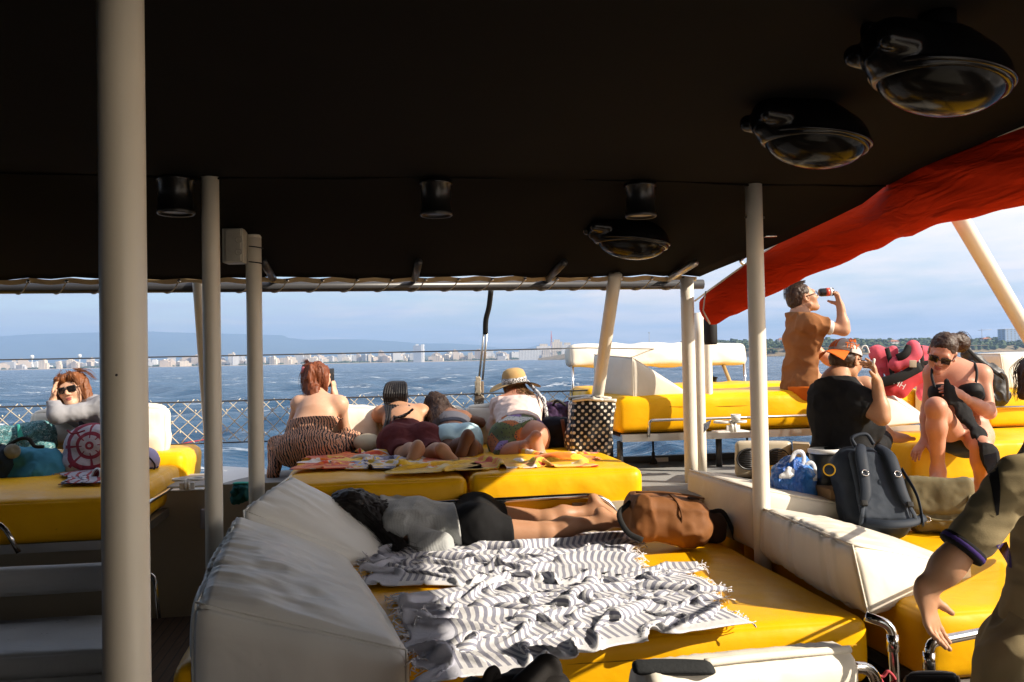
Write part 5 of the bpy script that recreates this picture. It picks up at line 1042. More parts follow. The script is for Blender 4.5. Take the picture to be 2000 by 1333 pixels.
mesh('hip_belt', tube(spline([q(-.12, -.03, -.24), q(-.02, -.07, -.265), q(.10, -.06, -.25), q(.20, -.02, -.20)], 6), .024, 10, flat=(Y_, .4)), NV2, Bk)
pc = P(1620, 918, 4.58); bd_ = mesh('round_badge', lathe([(0, .004), (.030, .003), (.034, 0)], pc, nrm([-.55, -.8, .1]), 24), NV2, Bk); mesh('badge_ring', lathe([(.026, .004), (.029, .006), (.033, .004)], pc, nrm([-.55, -.8, .1]), 24), mat('badge_yellow', (.70, .42, .03), .6, bstr=0), bd_)
mesh('side_strap', tube(spline([q(.17, .02, .1), q(.19, -.02, -.05), q(.19, -.03, -.15), q(.17, -.05, -.26)], 6), .013, 8, flat=(X_, .35)), NV3, Bk)
c = P(1832, 990, 4.75); e = thing('satchel', 'olive canvas satchel right of the navy backpack', 'bag', c-UP*.15); OLV = FAB('olive_canvas', (.17, .145, .08), c2=(.12, .10, .055))
A = axes(R(-14), R(-18)); f = Sdf(); f.box(c, (.16, .085, .14), A, .05); f.mod += [fold(.016, (8,)*3, 31), ridg(.006, (18,)*3, 7)]; mesh('body', surf(f, .009), OLV, e)
f = Sdf(); f.box(c-A[1]*.06+A[2]*.045, (.172, .045, .105), A, .035); f.mod += [fold(.014, (9,)*3, 33)]; mesh('flap', surf(f, .008), OLV, e)
mesh('flap_edge', tube(spline([c-A[1]*.105+A[0]*x-A[2]*(.05+.04*math.cos(x*9)) for x in np.linspace(-.165, .165, 9)], 4), .007, 8), OLV, e)
mesh('strap', tube(spline([c+A[0]*.15+A[2]*.08-A[1]*.06, c+A[0]*.13-A[1]*.13, c+A[0]*.10-A[1]*.15-A[2]*.12, c+A[0]*.03-A[1]*.15-A[2]*.15], 6), .012, 8, flat=(A[1], .4)), FAB('olive_strap', (.22, .18, .09)), e)
for x in (-.08, .07): mesh('buckle', tube([c-A[1]*.112+A[0]*(x+.014*math.cos(k))+A[2]*(-.085+.014*math.sin(k)) for k in np.linspace(0, 6.2, 14)], .003, 6), CHR, e)
# life jackets
PNK = FAB('pink_nylon', (.66, .12, .16), c2=(.58, .09, .13), rough=.85); BKW = FAB('black_webbing', (.02, .02, .02))
def jacket(label, pts, d, th, seed, straps, hole=None):
    p = [P(x, y, d) for x, y in pts]; c = np.mean(p, axis=0); e = thing('life_jacket', label, 'life jacket', c-UP*.2, 'pink life jackets hung on the rail'); f = Sdf()
    for a, b, r in [(0, 1, .035), (1, 2, .042), (2, 3, .04), (3, 0, .035), (0, 2, .05)]: f.cone(p[a], p[b], r, r, n=(0, 1, 0), f=th, k=.03)
    if hole: f.ell(P(*hole[:2], d), hole[2], axes(0, 0, hole[3]), op=-1, k=.015)
    f.mod += [fold(.014, (9,)*3, seed), ridg(.012, (13,)*3, seed+1)]; mesh('foam_panel', surf(f, .008), PNK, e)
    for q in straps: mesh('strap', tube(spline([P(x, y, d-.06) for x, y in q], 6), .018, 8, flat=((0, 1, 0), .25)), BKW, e)
    return e
e = jacket('pink life jacket with white letters hanging behind the cigarette hand', [(1712, 690), (1742, 688), (1750, 742), (1722, 752)], 6.35, .5, 51, [[(1732, 680), (1740, 712), (1746, 762)], [(1722, 744), (1760, 738), (1800, 722)]])
f = Sdf()
for a, b in (((1748, 712), (1770, 706)), ((1770, 706), (1785, 690)), ((1785, 690), (1783, 678))): f.cone(P(*a, 6.3), P(*b, 6.3), .055, .05, n=(0, 1, 0), f=.8)
mesh('collar', surf(f, .008), PNK, e); mesh('collar_lining', tube(spline([P(1752, 700, 6.27), P(1768, 692, 6.26), P(1776, 678, 6.28)], 6), .03, 10, flat=((0, 1, 0), .5)), FAB('black_cloth', (.014, .014, .014)), e)
f = Sdf(); f.cone(P(1738, 756, 6.28), P(1795, 735, 6.3), .062, .05, n=(0, 1, 0), f=.6); f.cone(P(1760, 765, 6.28), P(1790, 738, 6.3), .05, .04, n=(0, 1, 0), f=.6); f.mod += [fold(.008, (10,)*3, 3)]; mesh('lower_panel', surf(f, .008), FAB('red_nylon', (.52, .05, .06), rough=.85), e)
mesh('side_band', tube(spline([P(1718, 748, 6.22), P(1755, 738, 6.21), P(1798, 716, 6.23)], 6), .038, 10, flat=((0, 1, 0), .3)), FAB('black_cloth', (.014, .014, .014)), e)
mesh('label_patch', cushion([P(x, y, d) for y in (718, 704) for d in (6.19, 6.205) for x in (1776, 1790)], .003, (3, 3, 3), 0, 0), mat('pale_patch', (.45, .38, .28), .7, bstr=0), e)
text('HH', P(1757, 751, 6.205), P(1765, 756, 6.2)-P(1750, 747, 6.2), UP*1., .062, mat('white_print_ink', (.8, .78, .76), .7, bstr=0), e)
mesh('cord', tube(spline([P(1682, 700, 6.3), P(1683, 680, 6.3), P(1692, 676, 6.3), P(1698, 690, 6.3)], 6), .005, 6), WHT, e)
e = jacket('pink life jacket half hidden behind the bikini woman', [(1800, 690), (1812, 690), (1812, 770), (1802, 772)], 6.5, .5, 55, [[(1794, 712), (1812, 709), (1832, 708)], [(1797, 676), (1800, 700), (1802, 722)]])
mesh('hanger', tube(spline([P(1796, 712, 6.4), P(1794, 690, 6.42), P(1795, 670, 6.45)], 5), .006, 6), CHR, e)
c = P(1915, 718, 6.6); e = thing('hanging_bag', 'black mesh bag hanging behind the shoulder of the bikini woman', 'bag', c-UP*.25)
f = Sdf(); f.cone(P(1888, 690, 6.6), P(1935, 740, 6.6), .05, .09, n=(0, 1, 0), f=.6); f.cone(P(1935, 735, 6.6), P(1952, 770, 6.6), .09, .075, n=(0, 1, 0), f=.6); f.cone(P(1925, 770, 6.6), P(1955, 778, 6.6), .05, .05); f.mod += [ridg(.02, (10,)*3, 4), fold(.012, (18,)*3, 2)]
mesh('body', surf(f, .009), FAB('black_nylon', (.018, .018, .02), rough=.5), e); mesh('strap', tube(spline([P(1886, 678, 6.5), P(1915, 706, 6.48), P(1962, 740, 6.5)], 6), .014, 8, flat=(BF, .4)), BKW, e); mesh('edge_strap', tube(spline([P(1955, 728, 6.48), P(1966, 740, 6.48), P(1969, 782, 6.5)], 5), .01, 8), FAB('grey_nylon', (.10, .10, .10)), e)
# black tote at the bottom edge
e = thing('tote_bag', 'black soft bag at the bottom edge in front of the yellow mattress', 'bag', P(1015, 1420, 2.5)); BT = FAB('black_soft', (.014, .012, .011), rough=.7)
f = Sdf(); f.box(P(1010, 1385, 2.5), (.16, .07, .10), axes(R(8)), .05); f.ell(P(968, 1330, 2.52), (.075, .05, .03), axes(0), op=-1, k=.02); f.mod += [fold(.012, (9,)*3, 3)]; mesh('body', surf(f, .008), BT, e)
f = Sdf(); f.cone(P(1030, 1345, 2.45), P(1066, 1302, 2.5), .050, .036, n=(.2, 1, .3), f=.5); f.cone(P(1085, 1345, 2.48), P(1074, 1305, 2.5), .03, .030, n=(.2, 1, .3), f=.5); f.mod += [fold(.004, (9,)*3, 9)]; mesh('flap', surf(f, .006), BT, e)
mesh('strap', tube(spline([P(948, 1345, 2.44), P(956, 1318, 2.44), P(966, 1312, 2.46), P(972, 1345, 2.46)], 6), .016, 8, flat=(BF, .4)), BT, e)
# ================================================================== people
def skin(name, c, c2):
    t = NT(name); n1 = t.noise(7., 4, .6, .4); n2 = t.noise(60., 3, .6)
    t.set(Base_Color=t.mix(t.math('MULTIPLY', n2, .25), t.ramp(n1, [(.3, c2), (.7, c)]), tuple(x*.8 for x in c2)), Roughness=.48, Specular_IOR_Level=.35, Subsurface_Weight=.12, Subsurface_Radius=(.012, .005, .003), Subsurface_Scale=1.)
    t.bump(t.noise(330., 3, .6), .12, .001); return t.m
SK1 = skin('fair_skin', (.62, .375, .25), (.55, .30, .19)); SK2 = skin('tan_skin', (.50, .27, .155), (.42, .21, .115)); SK3 = skin('brown_skin', (.20, .088, .045), (.15, .062, .032)); SKR = skin('flushed_skin', (.58, .29, .19), (.50, .22, .14))
LIP = mat('lips', (.42, .12, .10), .4, bstr=0); SHD = mat('dark_lens', (.012, .010, .010), .08, bstr=0, coat=.5)
def hairm(name, c, c2):
    t = NT(name); v = t.vec('Object', (1, 1, .16)); n1 = t.noise(110., 4, .7, .4, v); n2 = t.noise(14., 3, .6, .8, v)
    t.set(Base_Color=t.ramp(t.math('ADD', t.math('MULTIPLY', n1, .6), t.math('MULTIPLY', n2, .4)), [(.35, c2), (.65, c)]), Roughness=.5, Specular_IOR_Level=.28); t.bump(n1, .5, .004); return t.m
H_RED = hairm('auburn_hair', (.20, .055, .018), (.07, .016, .006)); H_BLK = hairm('black_hair', (.016, .012, .011), (.006, .005, .005)); H_DBR = hairm('dark_brown_hair', (.045, .022, .012), (.014, .007, .005)); H_GIN = hairm('ginger_hair', (.24, .085, .028), (.10, .032, .010)); H_BRN = hairm('brown_hair', (.060, .030, .015), (.020, .010, .006)); H_LBR = hairm('light_brown_hair', (.28, .16, .07), (.12, .06, .025))
lerp = lambda a, b, t: np.asarray(a)*(1-t)+np.asarray(b)*t
class Garment:
    """the whole figure swollen by the cloth thickness, kept only near the limbs the garment covers"""
    def __init__(s, al, sub, t, reach): s.al, s.sub, s.t, s.reach, s.clip, s.mod = al, sub, t, reach, [], []
    def __call__(s, p):
        d = s.al(p)-s.t
        for m in s.mod: d = d+m(p)
        e = s.sub(p)-s.t-s.reach
        for x in [e]+[(p-q[0])@q[1] if len(q) < 3 else np.minimum((p-q[0])@q[1], q[2]-np.linalg.norm(p-q[0], axis=1)) for q in s.clip]: k = .008; h = np.clip(.5-.5*(d-x)/k, 0, 1); d = d*(1-h)+x*h+k*h*(1-h)
        return d
class Body:
    """one continuous figure: prims tagged by region so that garments can be grown from the same limbs"""
    def __init__(s): s.g = {}
    def r(s, k): return s.g.setdefault(k, Sdf())
    def sdf(s, *ks):
        f = Sdf()
        for k in ks:
            if k in s.g: f.p += s.g[k].p
        return f
    def torso(s, nb, shL, shR, pel, hipL, hipR, front, fat=1., waist=None, chest=None, W=1., D=1.):
        f = s.r('torso'); ms = (shL+shR)/2; ch = lerp(ms, pel, .24) if chest is None else chest; ws = lerp(ms, pel, .64) if waist is None else waist
        f.cone(ch, ws, .150*fat*W, .122*fat*W, n=front, f=.70*D, k=.05); f.cone(ws, pel, .122*fat*W, .160*fat*W, n=front, f=.74*D, k=.06); f.cone(lerp(shL, shR, .12), lerp(shL, shR, .88), .058*fat, .058*fat, k=.06)
        f.cone(lerp(nb, ms, .25), ch, .075*fat, .14*fat*W, n=front, f=.68*D, k=.06)
        f.cone(nb, lerp(nb, shL, .85), .048, .050*fat, k=.05); f.cone(nb, lerp(nb, shR, .85), .048, .050*fat, k=.05)
        f.cone(hipL, hipR, .098*fat*W, .098*fat*W, n=front, f=.95, k=.06)
    def arm(s, k, sh, el, wr, fat=1.):
        f = s.r('ua'+k); f.ell(sh, (.060*fat,)*3, k=.04); f.cone(sh, el, .052*fat, .040*fat, k=.03)
        f = s.r('fa'+k); m = lerp(el, wr, .28); f.cone(el, m, .040*fat, .041*fat, k=.025); f.cone(m, wr, .041*fat, .0255*fat, k=.03)
    def leg(s, k, hip, kn, an, fat=1., calf=None):
        f = s.r('th'+k); f.cone(hip, kn, .092*fat, .057*fat, k=.05)
        f = s.r('ca'+k); f.ell(kn, (.056*fat,)*3, k=.03); m = lerp(kn, an, .32)
        if calf is not None: m = m+calf*.012
        f.cone(kn, m, .054*fat, .056*fat, k=.03); f.cone(m, an, .056*fat, .036*fat, k=.04)
    def hand(s, k, w, d, pn, side=1, curl=.5, sz=1., spread=.1, curls=None, thumb=(.6, .75, .25)):
        d = nrm(d); pn = nrm(pn-d*(np.asarray(pn)@d)); lat = np.cross(d, pn)*side; f = s.r('ha'+k)
        f.cone(w-d*.02*sz, w+d*.03*sz, .027*sz, .030*sz, n=pn, f=.70, k=.02); f.cone(w+d*.03*sz, w+d*.074*sz, .036*sz, .040*sz, n=pn, f=.40, k=.015)
        for j in range(4):
            b = w+d*(.086-.004*abs(j-1.2)**1.5)*sz+lat*(.0285-.0195*j)*sz; L = [.074, .083, .076, .059][j]*sz; dr = nrm(d+lat*(.6-.42*j)*spread); c = curls[j] if curls else curl; r = [.0094, .0097, .0092, .0080][j]*sz
            for q, (fr, kk) in enumerate(((.44, .7), (.31, 1.05), (.25, .7))):
                a = c*kk; dr = nrm(dr*math.cos(a)+pn*math.sin(a)); pn2 = pn; e = b+dr*L*fr; f.cone(b, e, r, r*.90, k=.006); r *= .90; b = e
        b = w+d*.022*sz+lat*.024*sz+pn*.006*sz; td = nrm(d*thumb[0]+lat*thumb[1]+pn*thumb[2])
        f.cone(b, b+td*.042*sz, .0165*sz, .0115*sz, k=.012); b2 = b+td*.042*sz; td2 = nrm(td+d*.35+pn*.25); f.cone(b2, b2+td2*.028*sz, .0110*sz, .0085*sz, k=.006)
    def foot(s, k, an, toe, sole, side=1, sz=1.):
        sole = nrm(sole); heel = an+sole*.042*sz; fd = nrm(toe-heel); fd = nrm(fd-sole*(fd@sole)*.6); heel = heel-fd*.028*sz; ball = heel+fd*.165*sz-sole*.006*sz; lat = np.cross(fd, sole)*side; f = s.r('ft'+k)
        f.cone(an-sole*.02*sz, an+sole*.012*sz, .036*sz, .036*sz, k=.03); f.ell(heel, np.array([.034, .034, .034])*sz, k=.03); f.cone(heel, ball, .031*sz, .042*sz, n=sole, f=.62, k=.03); f.cone(an, ball-fd*.03*sz-sole*.004, .036*sz, .026*sz, k=.04)
        for j in range(5):
            b = ball+fd*(.014-.007*abs(j-1))*sz+lat*(.027-.0145*j)*sz; f.cone(b-fd*.03*sz, b+fd*(.044-.006*j)*sz+sole*.004, (.0145 if j == 0 else .011)*sz, (.013 if j == 0 else .0088)*sz, k=.008)
    def head(s, c, fwd, up, nb, sz=1., male=False, neckr=.052):
        X = nrm(np.cross(fwd, up)); Y = nrm(fwd); Z = np.cross(X, Y); A = np.array([X, Y, Z]); q = lambda x, y, z: c+(X*x+Y*y+Z*z)*sz; f = s.r('head'); s.hA = A; s.hc = c; s.hq = q; s.hs = sz
        E = lambda x, y, z, r, k=.02, op=1: f.ell(q(x, y, z), np.array(r)*sz, A, k=k, op=op)
        E(0, -.018, .032, (.074, .094, .084)); E(0, .028, -.022, (.060, .066, .088), .03); jw = .046 if male else .040
        for x in (-1, 1):
            f.cone(q(x*jw, .008, -.062), q(x*.014, .070, -.096), .024*sz, .020*sz, k=.03); E(x*.036, .056, -.022, (.028, .028, .026), .03)
        f.cone(q(-.034, .078, .026), q(.034, .078, .026), .013*sz, .013*sz, k=.02)
        for x in (-1, 1): E(x*.031, .092, .004, (.019, .014, .011), .012, -1); E(x*.031, .078, .003, (.0125, .0125, .0125), .004)
        f.cone(q(0, .086, .016), q(0, .108, -.024), .0085*sz, .0125*sz, k=.014)
        for x in (-1, 1): E(x*.0125, .097, -.030, (.009, .010, .008), .008)
        E(0, .088, -.056, (.024, .011, .0065), .006); E(0, .087, -.067, (.021, .011, .0065), .006); E(0, .078, -.092, (.020, .018, .018), .02)
        for x in (-1, 1): E(x*.077, -.008, -.004, (.010, .021, .032), .008); E(x*.083, -.002, -.002, (.006, .012, .02), .005, -1)
        f = s.r('neck'); f.cone(q(0, -.022, -.05), nb, neckr*sz, neckr*1.12*sz, k=.03)
    def skinmesh(s, e, m, hands='LR', feet='LR', hb=.010, head=True, hh=.0055, headmat=None):
        allk = [k for k in s.g if k[:2] not in ('ha', 'ft')]; L = [surf(s.sdf(*allk), hb)]
        if head:
            f = s.sdf('head', 'neck'); lo, hi = s.sdf('head').bounds(); h_ = surf(f, hh, lo, hi); L = [surf(s.sdf(*[k for k in allk if k != 'head']), hb), h_]
        for k in s.g:
            if k[:2] == 'ha': lo, hi = s.g[k].bounds(); L.append(surf(s.sdf(k, 'fa'+k[2:]), .0042, lo, hi))
            if k[:2] == 'ft': lo, hi = s.g[k].bounds(); L.append(surf(s.sdf(k, 'ca'+k[2:]), .0055, lo, hi))
        V, Q = vfmerge(L); idx = np.zeros(len(Q), int); ms = [m]
        if head:
            ctr = V[Q].mean(1); w = ((ctr-s.hc)@s.hA.T)/s.hs; idx[(np.abs(w[:, 0])/.024)**2+((w[:, 2]+.0615)/.0125)**2+((w[:, 1]-.097)/.014)**2 < 1] = 1; ms = [m, LIP]
        return mesh('body', (V, Q), ms, e, idx=idx)
    def cloth(s, e, name, ks, t, m, clips=(), mods=(), h=.010, extra=None, reach=.03):
        sub = s.sdf(*ks)
        if extra: extra(sub)
        al = s.sdf(*[k for k in s.g if k[:2] not in ('ha', 'ft', 'he')])
        if extra: extra(al)
        g = Garment(al, sub, t, reach); g.clip = [(np.asarray(q[0]), nrm(q[1]), *q[2:]) for q in clips]; g.mod = list(mods); s.last = g; return mesh(name, surf(g, h, *sub.grow(t+.012).bounds()), m, e)
    def glasses(s, e, m=None, thin=False, sz=1.):
        q = s.hq; fr = SHD; V = []
        L = []
        for x in (-1, 1):
            if thin: L.append(tube([q(x*.034+.026*math.cos(k), .099-.25*abs(.026*math.cos(k)), .002+.019*math.sin(k)) for k in np.linspace(0, 6.283, 24)], .0028, 6))
            else: L.append(cushion([q(x*.034+a*.027, .103+b*.003-.010*(a*x > 0), .002+c_*.021) for c_ in (-1, 1) for b in (-1, 1) for a in (-1, 1)], .0028, (5, 3, 5), .001, 0)[:2])
            L.append(tube([q(x*.060, .096, .008), q(x*.078, .05, .010), q(x*.082, -.01, .008)], .0028, 6))
        L.append(tube([q(-.010, .108, .006), q(.010, .108, .006)], .003, 6))
        return mesh('glasses' if thin else 'sunglasses', merge(L), fr, e)
def strands(curves, n, m, e, name='hair_strands', r=.0022, jit=.02, seed=0, parent=None, flare=1.):
    g = np.random.default_rng(seed); L = []
    for _ in range(n):
        c, w = curves[g.integers(len(curves))]; P_ = np.asarray(c, float); o = nrm(g.normal(size=3))*w*g.uniform(.3, 1.05); T = np.linspace(0, 1, len(P_))[:, None]
        q = P_+o*(1+T*(flare-1))+g.normal(0, jit*.35, P_.shape)*(.2+T); L.append(tube(spline(q, 4), np.linspace(r, r*.35, (len(P_)-1)*4+1), 4, caps=False))
    return mesh(name, merge(L), m, e)
def person(label, p): return thing('person', label, 'person', p, None)
def hairfold(amp, c, sc=(45, 45, 10), seed=0): return lambda p: amp*fbm((p-c)*np.array(sc), 3, seed)
def fab(n, c, **k): return FAB(n, c, **{**dict(rough=.85), **k})
BK = np.array([0, -1., 0]); FRW = np.array([0, 1., 0]); RT = np.array([1., 0, 0])
# ---- 1 seated woman in the animal print jumpsuit
def p1():
    e = person('seated woman in animal print jumpsuit with auburn hair, holding a phone', P(600, 895, 6.4)); b = Body()
    nb = P(621, 782, 6.62); shL, shR = P(584, 790, 6.60), P(664, 790, 6.55); pel = P(598, 874, 6.36); hL, hR = P(570, 880, 6.36), P(628, 878, 6.34)
    b.head(P(622, 738, 6.72), nrm([.45, .86, -.05]), nrm([.12, .1, 1]), nb, 1.0); b.torso(nb, shL, shR, pel, hL, hR, nrm([.1, 1, -.35]), .98, waist=P(596, 846, 6.44))
    b.arm('R', shR, P(672, 836, 6.68), P(653, 770, 6.82)); b.hand('R', P(653, 770, 6.82), P(650, 738, 6.84)-P(653, 770, 6.82), nrm([-1, .2, .1]), -1, .5)
    b.arm('L', shL, P(572, 828, 6.86), P(610, 800, 7.0)); b.leg('R', hR, P(690, 862, 6.62), P(632, 886, 6.75), 1.02); b.leg('L', hL, P(545, 872, 6.66), P(585, 886, 6.75), 1.02)
    b.foot('R', P(620, 889, 6.32), P(596, 893, 6.28), nrm([-.2, -.9, .2]), 1, .9); b.r('caR').cone(P(655, 884, 6.5), P(620, 889, 6.32), .05, .034)
    b.skinmesh(e, SK1, hb=.0105)
    t = NT('animal_print'); v = t.vec('Object', (1, 1, 1), (0, .25, 0)); w = t.n('ShaderNodeTexWave', Scale=17., Distortion=8., Detail=2.5, Detail_Scale=1.1); t.t.links.new(v, w.inputs['Vector'])
    t.set(Base_Color=t.ramp(w.outputs['Fac'], [(0, (.016, .011, .011)), (.44, (.42, .17, .085)), (.52, (.58, .37, .26)), (.80, (.42, .17, .085))], True), Roughness=.8); t.bump(t.noise(14., 3), .4, .012)
    zz = lambda a, z: (P(600, a, 6.4), z)
    b.cloth(e, 'jumpsuit', ['torso', 'thL', 'thR', 'caL', 'caR'], .017, t.m, [(P(600, 817, 6.45), nrm([-.06, .25, 1]))], [fold(.014, (9, 9, 9), 3), ridg(.007, (17, 17, 17), 5)], .010)
    f = Sdf(); f.cone(P(540, 884, 6.55), P(533, 930, 6.40), .06, .045); f.mod += [fold(.012, (9,)*3, 4)]; mesh('trouser_leg', surf(f, .011), t.m, e)
    q = b.hq; f = Sdf(); f.ell(q(0, -.030, .038), (.092, .102, .090), b.hA); f.ell(q(-.045, -.075, .06), (.05, .05, .05), k=.03); f.cone(q(-.01, -.075, -.02), P(613, 798, 6.53), .075, .032, k=.05); f.cone(q(.05, -.02, -.03), q(.06, .02, -.12), .045, .018, k=.04); f.clip += [(q(0, .052, .02), b.hA[1]*.9-b.hA[2]*.25)]
    f.mod += [hairfold(.016, q(0, 0, 0), (26, 26, 9), 2), ridg(.006, (60, 60, 14), 3)]; hr = mesh('hair', surf(f, .0075), H_RED, e)
    strands([([q(-.03, -.09, .08), q(-.04, -.11, 0), q(-.03, -.11, -.08), P(612, 800, 6.50)], .045), ([q(.05, -.06, .08), q(.075, -.06, 0), q(.075, -.03, -.10), q(.08, -.02, -.17)], .035), ([q(-.05, -.06, .10), q(-.10, -.04, .12), q(-.14, .0, .12)], .015)], 260, H_RED, hr, jit=.012, seed=1, r=.0014)
    mesh('hair_claw', cushion([q(x, y, z) for z in (.03, .075) for y in (-.135, -.12) for x in (-.06, -.035)], .007, (3, 3, 4), .003, 0), mat('pink_plastic', (.50, .14, .17), .35, bstr=0), hr)
    ph = thing('phone', 'black smartphone held up beside the auburn haired woman', 'phone', P(649, 740, 6.8)); d_ = nrm([.5, .85, 0])
    c = P(646, 738, 6.80); mesh('case', cushion([c+d_*a*.037+np.array([-.85, .5, 0])*bb_*.005+UP*z*.072 for z in (-1, 1) for bb_ in (-1, 1) for a in (-1, 1)], .004, (4, 3, 5), 0, 0), mat('black_plastic_gloss', (.015, .015, .017), .2, bstr=0), ph)
p1()
# ---- 2 girl with braids, lying prone
def prone_leg(b, k, hip, kn, an, toe, side, fat=1., sz=1., sole=(0, -.95, .1)):
    b.leg(k, hip, kn, an, fat, calf=UP); b.foot(k, an, toe, nrm(sole), side, sz)
def p2():
    e = person('girl with black braids lying prone in maroon shorts, bare soles toward the camera', P(800, 890, 6.3)); b = Body()
    nb = P(780, 802, 6.84); shL, shR = P(742, 810, 6.80), P(824, 806, 6.80); pel = P(800, 866, 6.36); hL, hR = P(772, 872, 6.32), P(838, 870, 6.32)
    b.head(P(777, 778, 6.95), nrm([.05, 1, .1]), nrm([0, -.15, 1]), nb, .98); b.torso(nb, shL, shR, pel, hL, hR, nrm([0, .35, -1]), 1.0, waist=P(790, 842, 6.55))
    b.arm('L', shL, P(730, 832, 7.0), P(765, 818, 7.12)); b.arm('R', shR, P(848, 818, 7.0), P(812, 815, 7.12))
    for x in (P(776, 858, 6.30), P(832, 856, 6.30)): b.r('torso').ell(x, (.125, .12, .105), k=.05)
    prone_leg(b, 'L', hL, P(795, 889, 6.02), P(816, 879, 5.86), P(800, 909, 5.80), -1, .98, 1.0, (-.15, -.97, .12)); prone_leg(b, 'R', hR, P(846, 888, 6.02), P(866, 883, 5.86), P(889, 908, 5.79), -1, .98, 1.0, (.12, -.97, .14))
    b.skinmesh(e, SK2, hb=.0105)
    m = fab('maroon_cloth', (.125, .030, .030), c2=(.085, .018, .02))
    b.cloth(e, 'shorts', ['torso', 'thL', 'thR'], .013, m, [(P(790, 836, 6.56), nrm([0, .85, .6])), (P(770, 893, 6.1), nrm([-.25, -.88, -.3]))], [fold(.010, (9, 9, 9), 6), ridg(.004, (20,)*3, 3)], .0095)
    q = b.hq; f = Sdf(); f.ell(q(0, -.022, .034), (.086, .102, .095), b.hA); f.cone(q(0, -.05, -.02), q(0, -.03, -.07), .075, .06); f.clip += [(q(0, .06, .02), b.hA[1])]; hr = mesh('hair', surf(f, .008), H_BLK, e); L = []
    ends = [(752, 850), (748, 842), (757, 848), (780, 815), (800, 806), (792, 812), (765, 838), (806, 800), (762, 842), (750, 858)]
    for j, (ex, ey) in enumerate(ends):
        x = -.075+.15*j/9; pts = spline([q(x*.55, .02, .125), q(x, -.055, .115), q(x*1.15, -.115, .05), q(x*1.05, -.12, -.03), P(776+x*300, 796, 6.70), P(771+x*130+(ex-772)*.3, 814, 6.58), P(ex, ey, 6.42)], 9)
        r = np.array([.0125*(1+.28*abs(math.sin(i*1.15))) for i in range(len(pts))])*np.linspace(1.1, .62, len(pts)); L.append(tube(pts, r, 8))
    for t_ in L: mesh('braid', t_, H_BLK, hr)
p2()
# ---- 3 girl with long dark hair, pale blue shorts
def p3():
    e = person('girl with long loose dark hair lying prone in pale blue shorts', P(890, 885, 6.3)); b = Body()
    nb = P(866, 808, 6.84); shL, shR = P(846, 818, 6.80), P(906, 818, 6.78); pel = P(890, 864, 6.38); hL, hR = P(872, 868, 6.34), P(914, 866, 6.34)
    b.head(P(852, 796, 6.95), nrm([-.1, 1, .05]), nrm([-.15, -.1, 1]), nb, .92); b.torso(nb, shL, shR, pel, hL, hR, nrm([0, .35, -1]), .86, waist=P(886, 846, 6.55))
    b.arm('R', shR, P(938, 826, 6.92), P(905, 818, 7.05), .92); b.arm('L', shL, P(838, 830, 6.95), P(855, 815, 7.1), .92)
    for x in (P(872, 856, 6.32), P(914, 853, 6.32)): b.r('torso').ell(x, (.098, .11, .095), k=.04)
    prone_leg(b, 'L', hL, P(886, 884, 6.10), P(914, 856, 5.98), P(898, 896, 5.95), 1, .84, .92, (-.2, -.95, .1)); prone_leg(b, 'R', hR, P(928, 884, 6.12), P(925, 876, 6.02), P(917, 905, 5.97), 1, .84, .9, (-.05, -.96, .15))
    b.skinmesh(e, SK3, hb=.0105)
    b.cloth(e, 'shorts', ['torso', 'thL', 'thR'], .010, fab('pale_blue_cloth', (.50, .68, .72), c2=(.42, .60, .66)), [(P(886, 847, 6.55), nrm([0, .85, .55])), (P(890, 878, 6.22), nrm([0, -.9, -.25]))], [fold(.006, (10,)*3, 9)], .0095)
    b.cloth(e, 'swim_top', ['torso'], .008, fab('black_white_knit', (.10, .10, .12)), [(P(886, 842, 6.6), nrm([0, -.85, -.5])), (P(880, 826, 6.75), nrm([0, .85, .5]))], [], .0095)
    q = b.hq; f = Sdf(); f.ell(q(0, -.025, .036), (.090, .105, .098), b.hA); f.cone(q(0, -.06, 0), P(862, 828, 6.72), .085, .10, k=.05); f.cone(P(862, 826, 6.72), P(866, 856, 6.58), .095, .06, n=(0, 1, 0), f=.6); f.cone(q(.04, -.05, 0), P(898, 826, 6.76), .07, .05, k=.04); f.clip += [(q(0, .065, .02), b.hA[1])]
    f.mod += [hairfold(.018, q(0, 0, 0), (24, 24, 7), 5), ridg(.006, (60, 60, 12), 8)]; hr = mesh('hair', surf(f, .0078), H_DBR, e)
    strands([([q(0, -.09, .08), q(0, -.12, -.03), P(858, 822, 6.62), P(866, 850, 6.52), P(872, 868, 6.48)], .07), ([q(.05, -.06, .06), q(.09, -.08, -.06), P(900, 824, 6.70), P(912, 832, 6.68)], .045), ([q(-.05, -.07, .06), q(-.08, -.1, -.06), P(842, 836, 6.66), P(852, 860, 6.55)], .045)], 360, H_DBR, hr, jit=.016, seed=2, r=.0015)
p3()
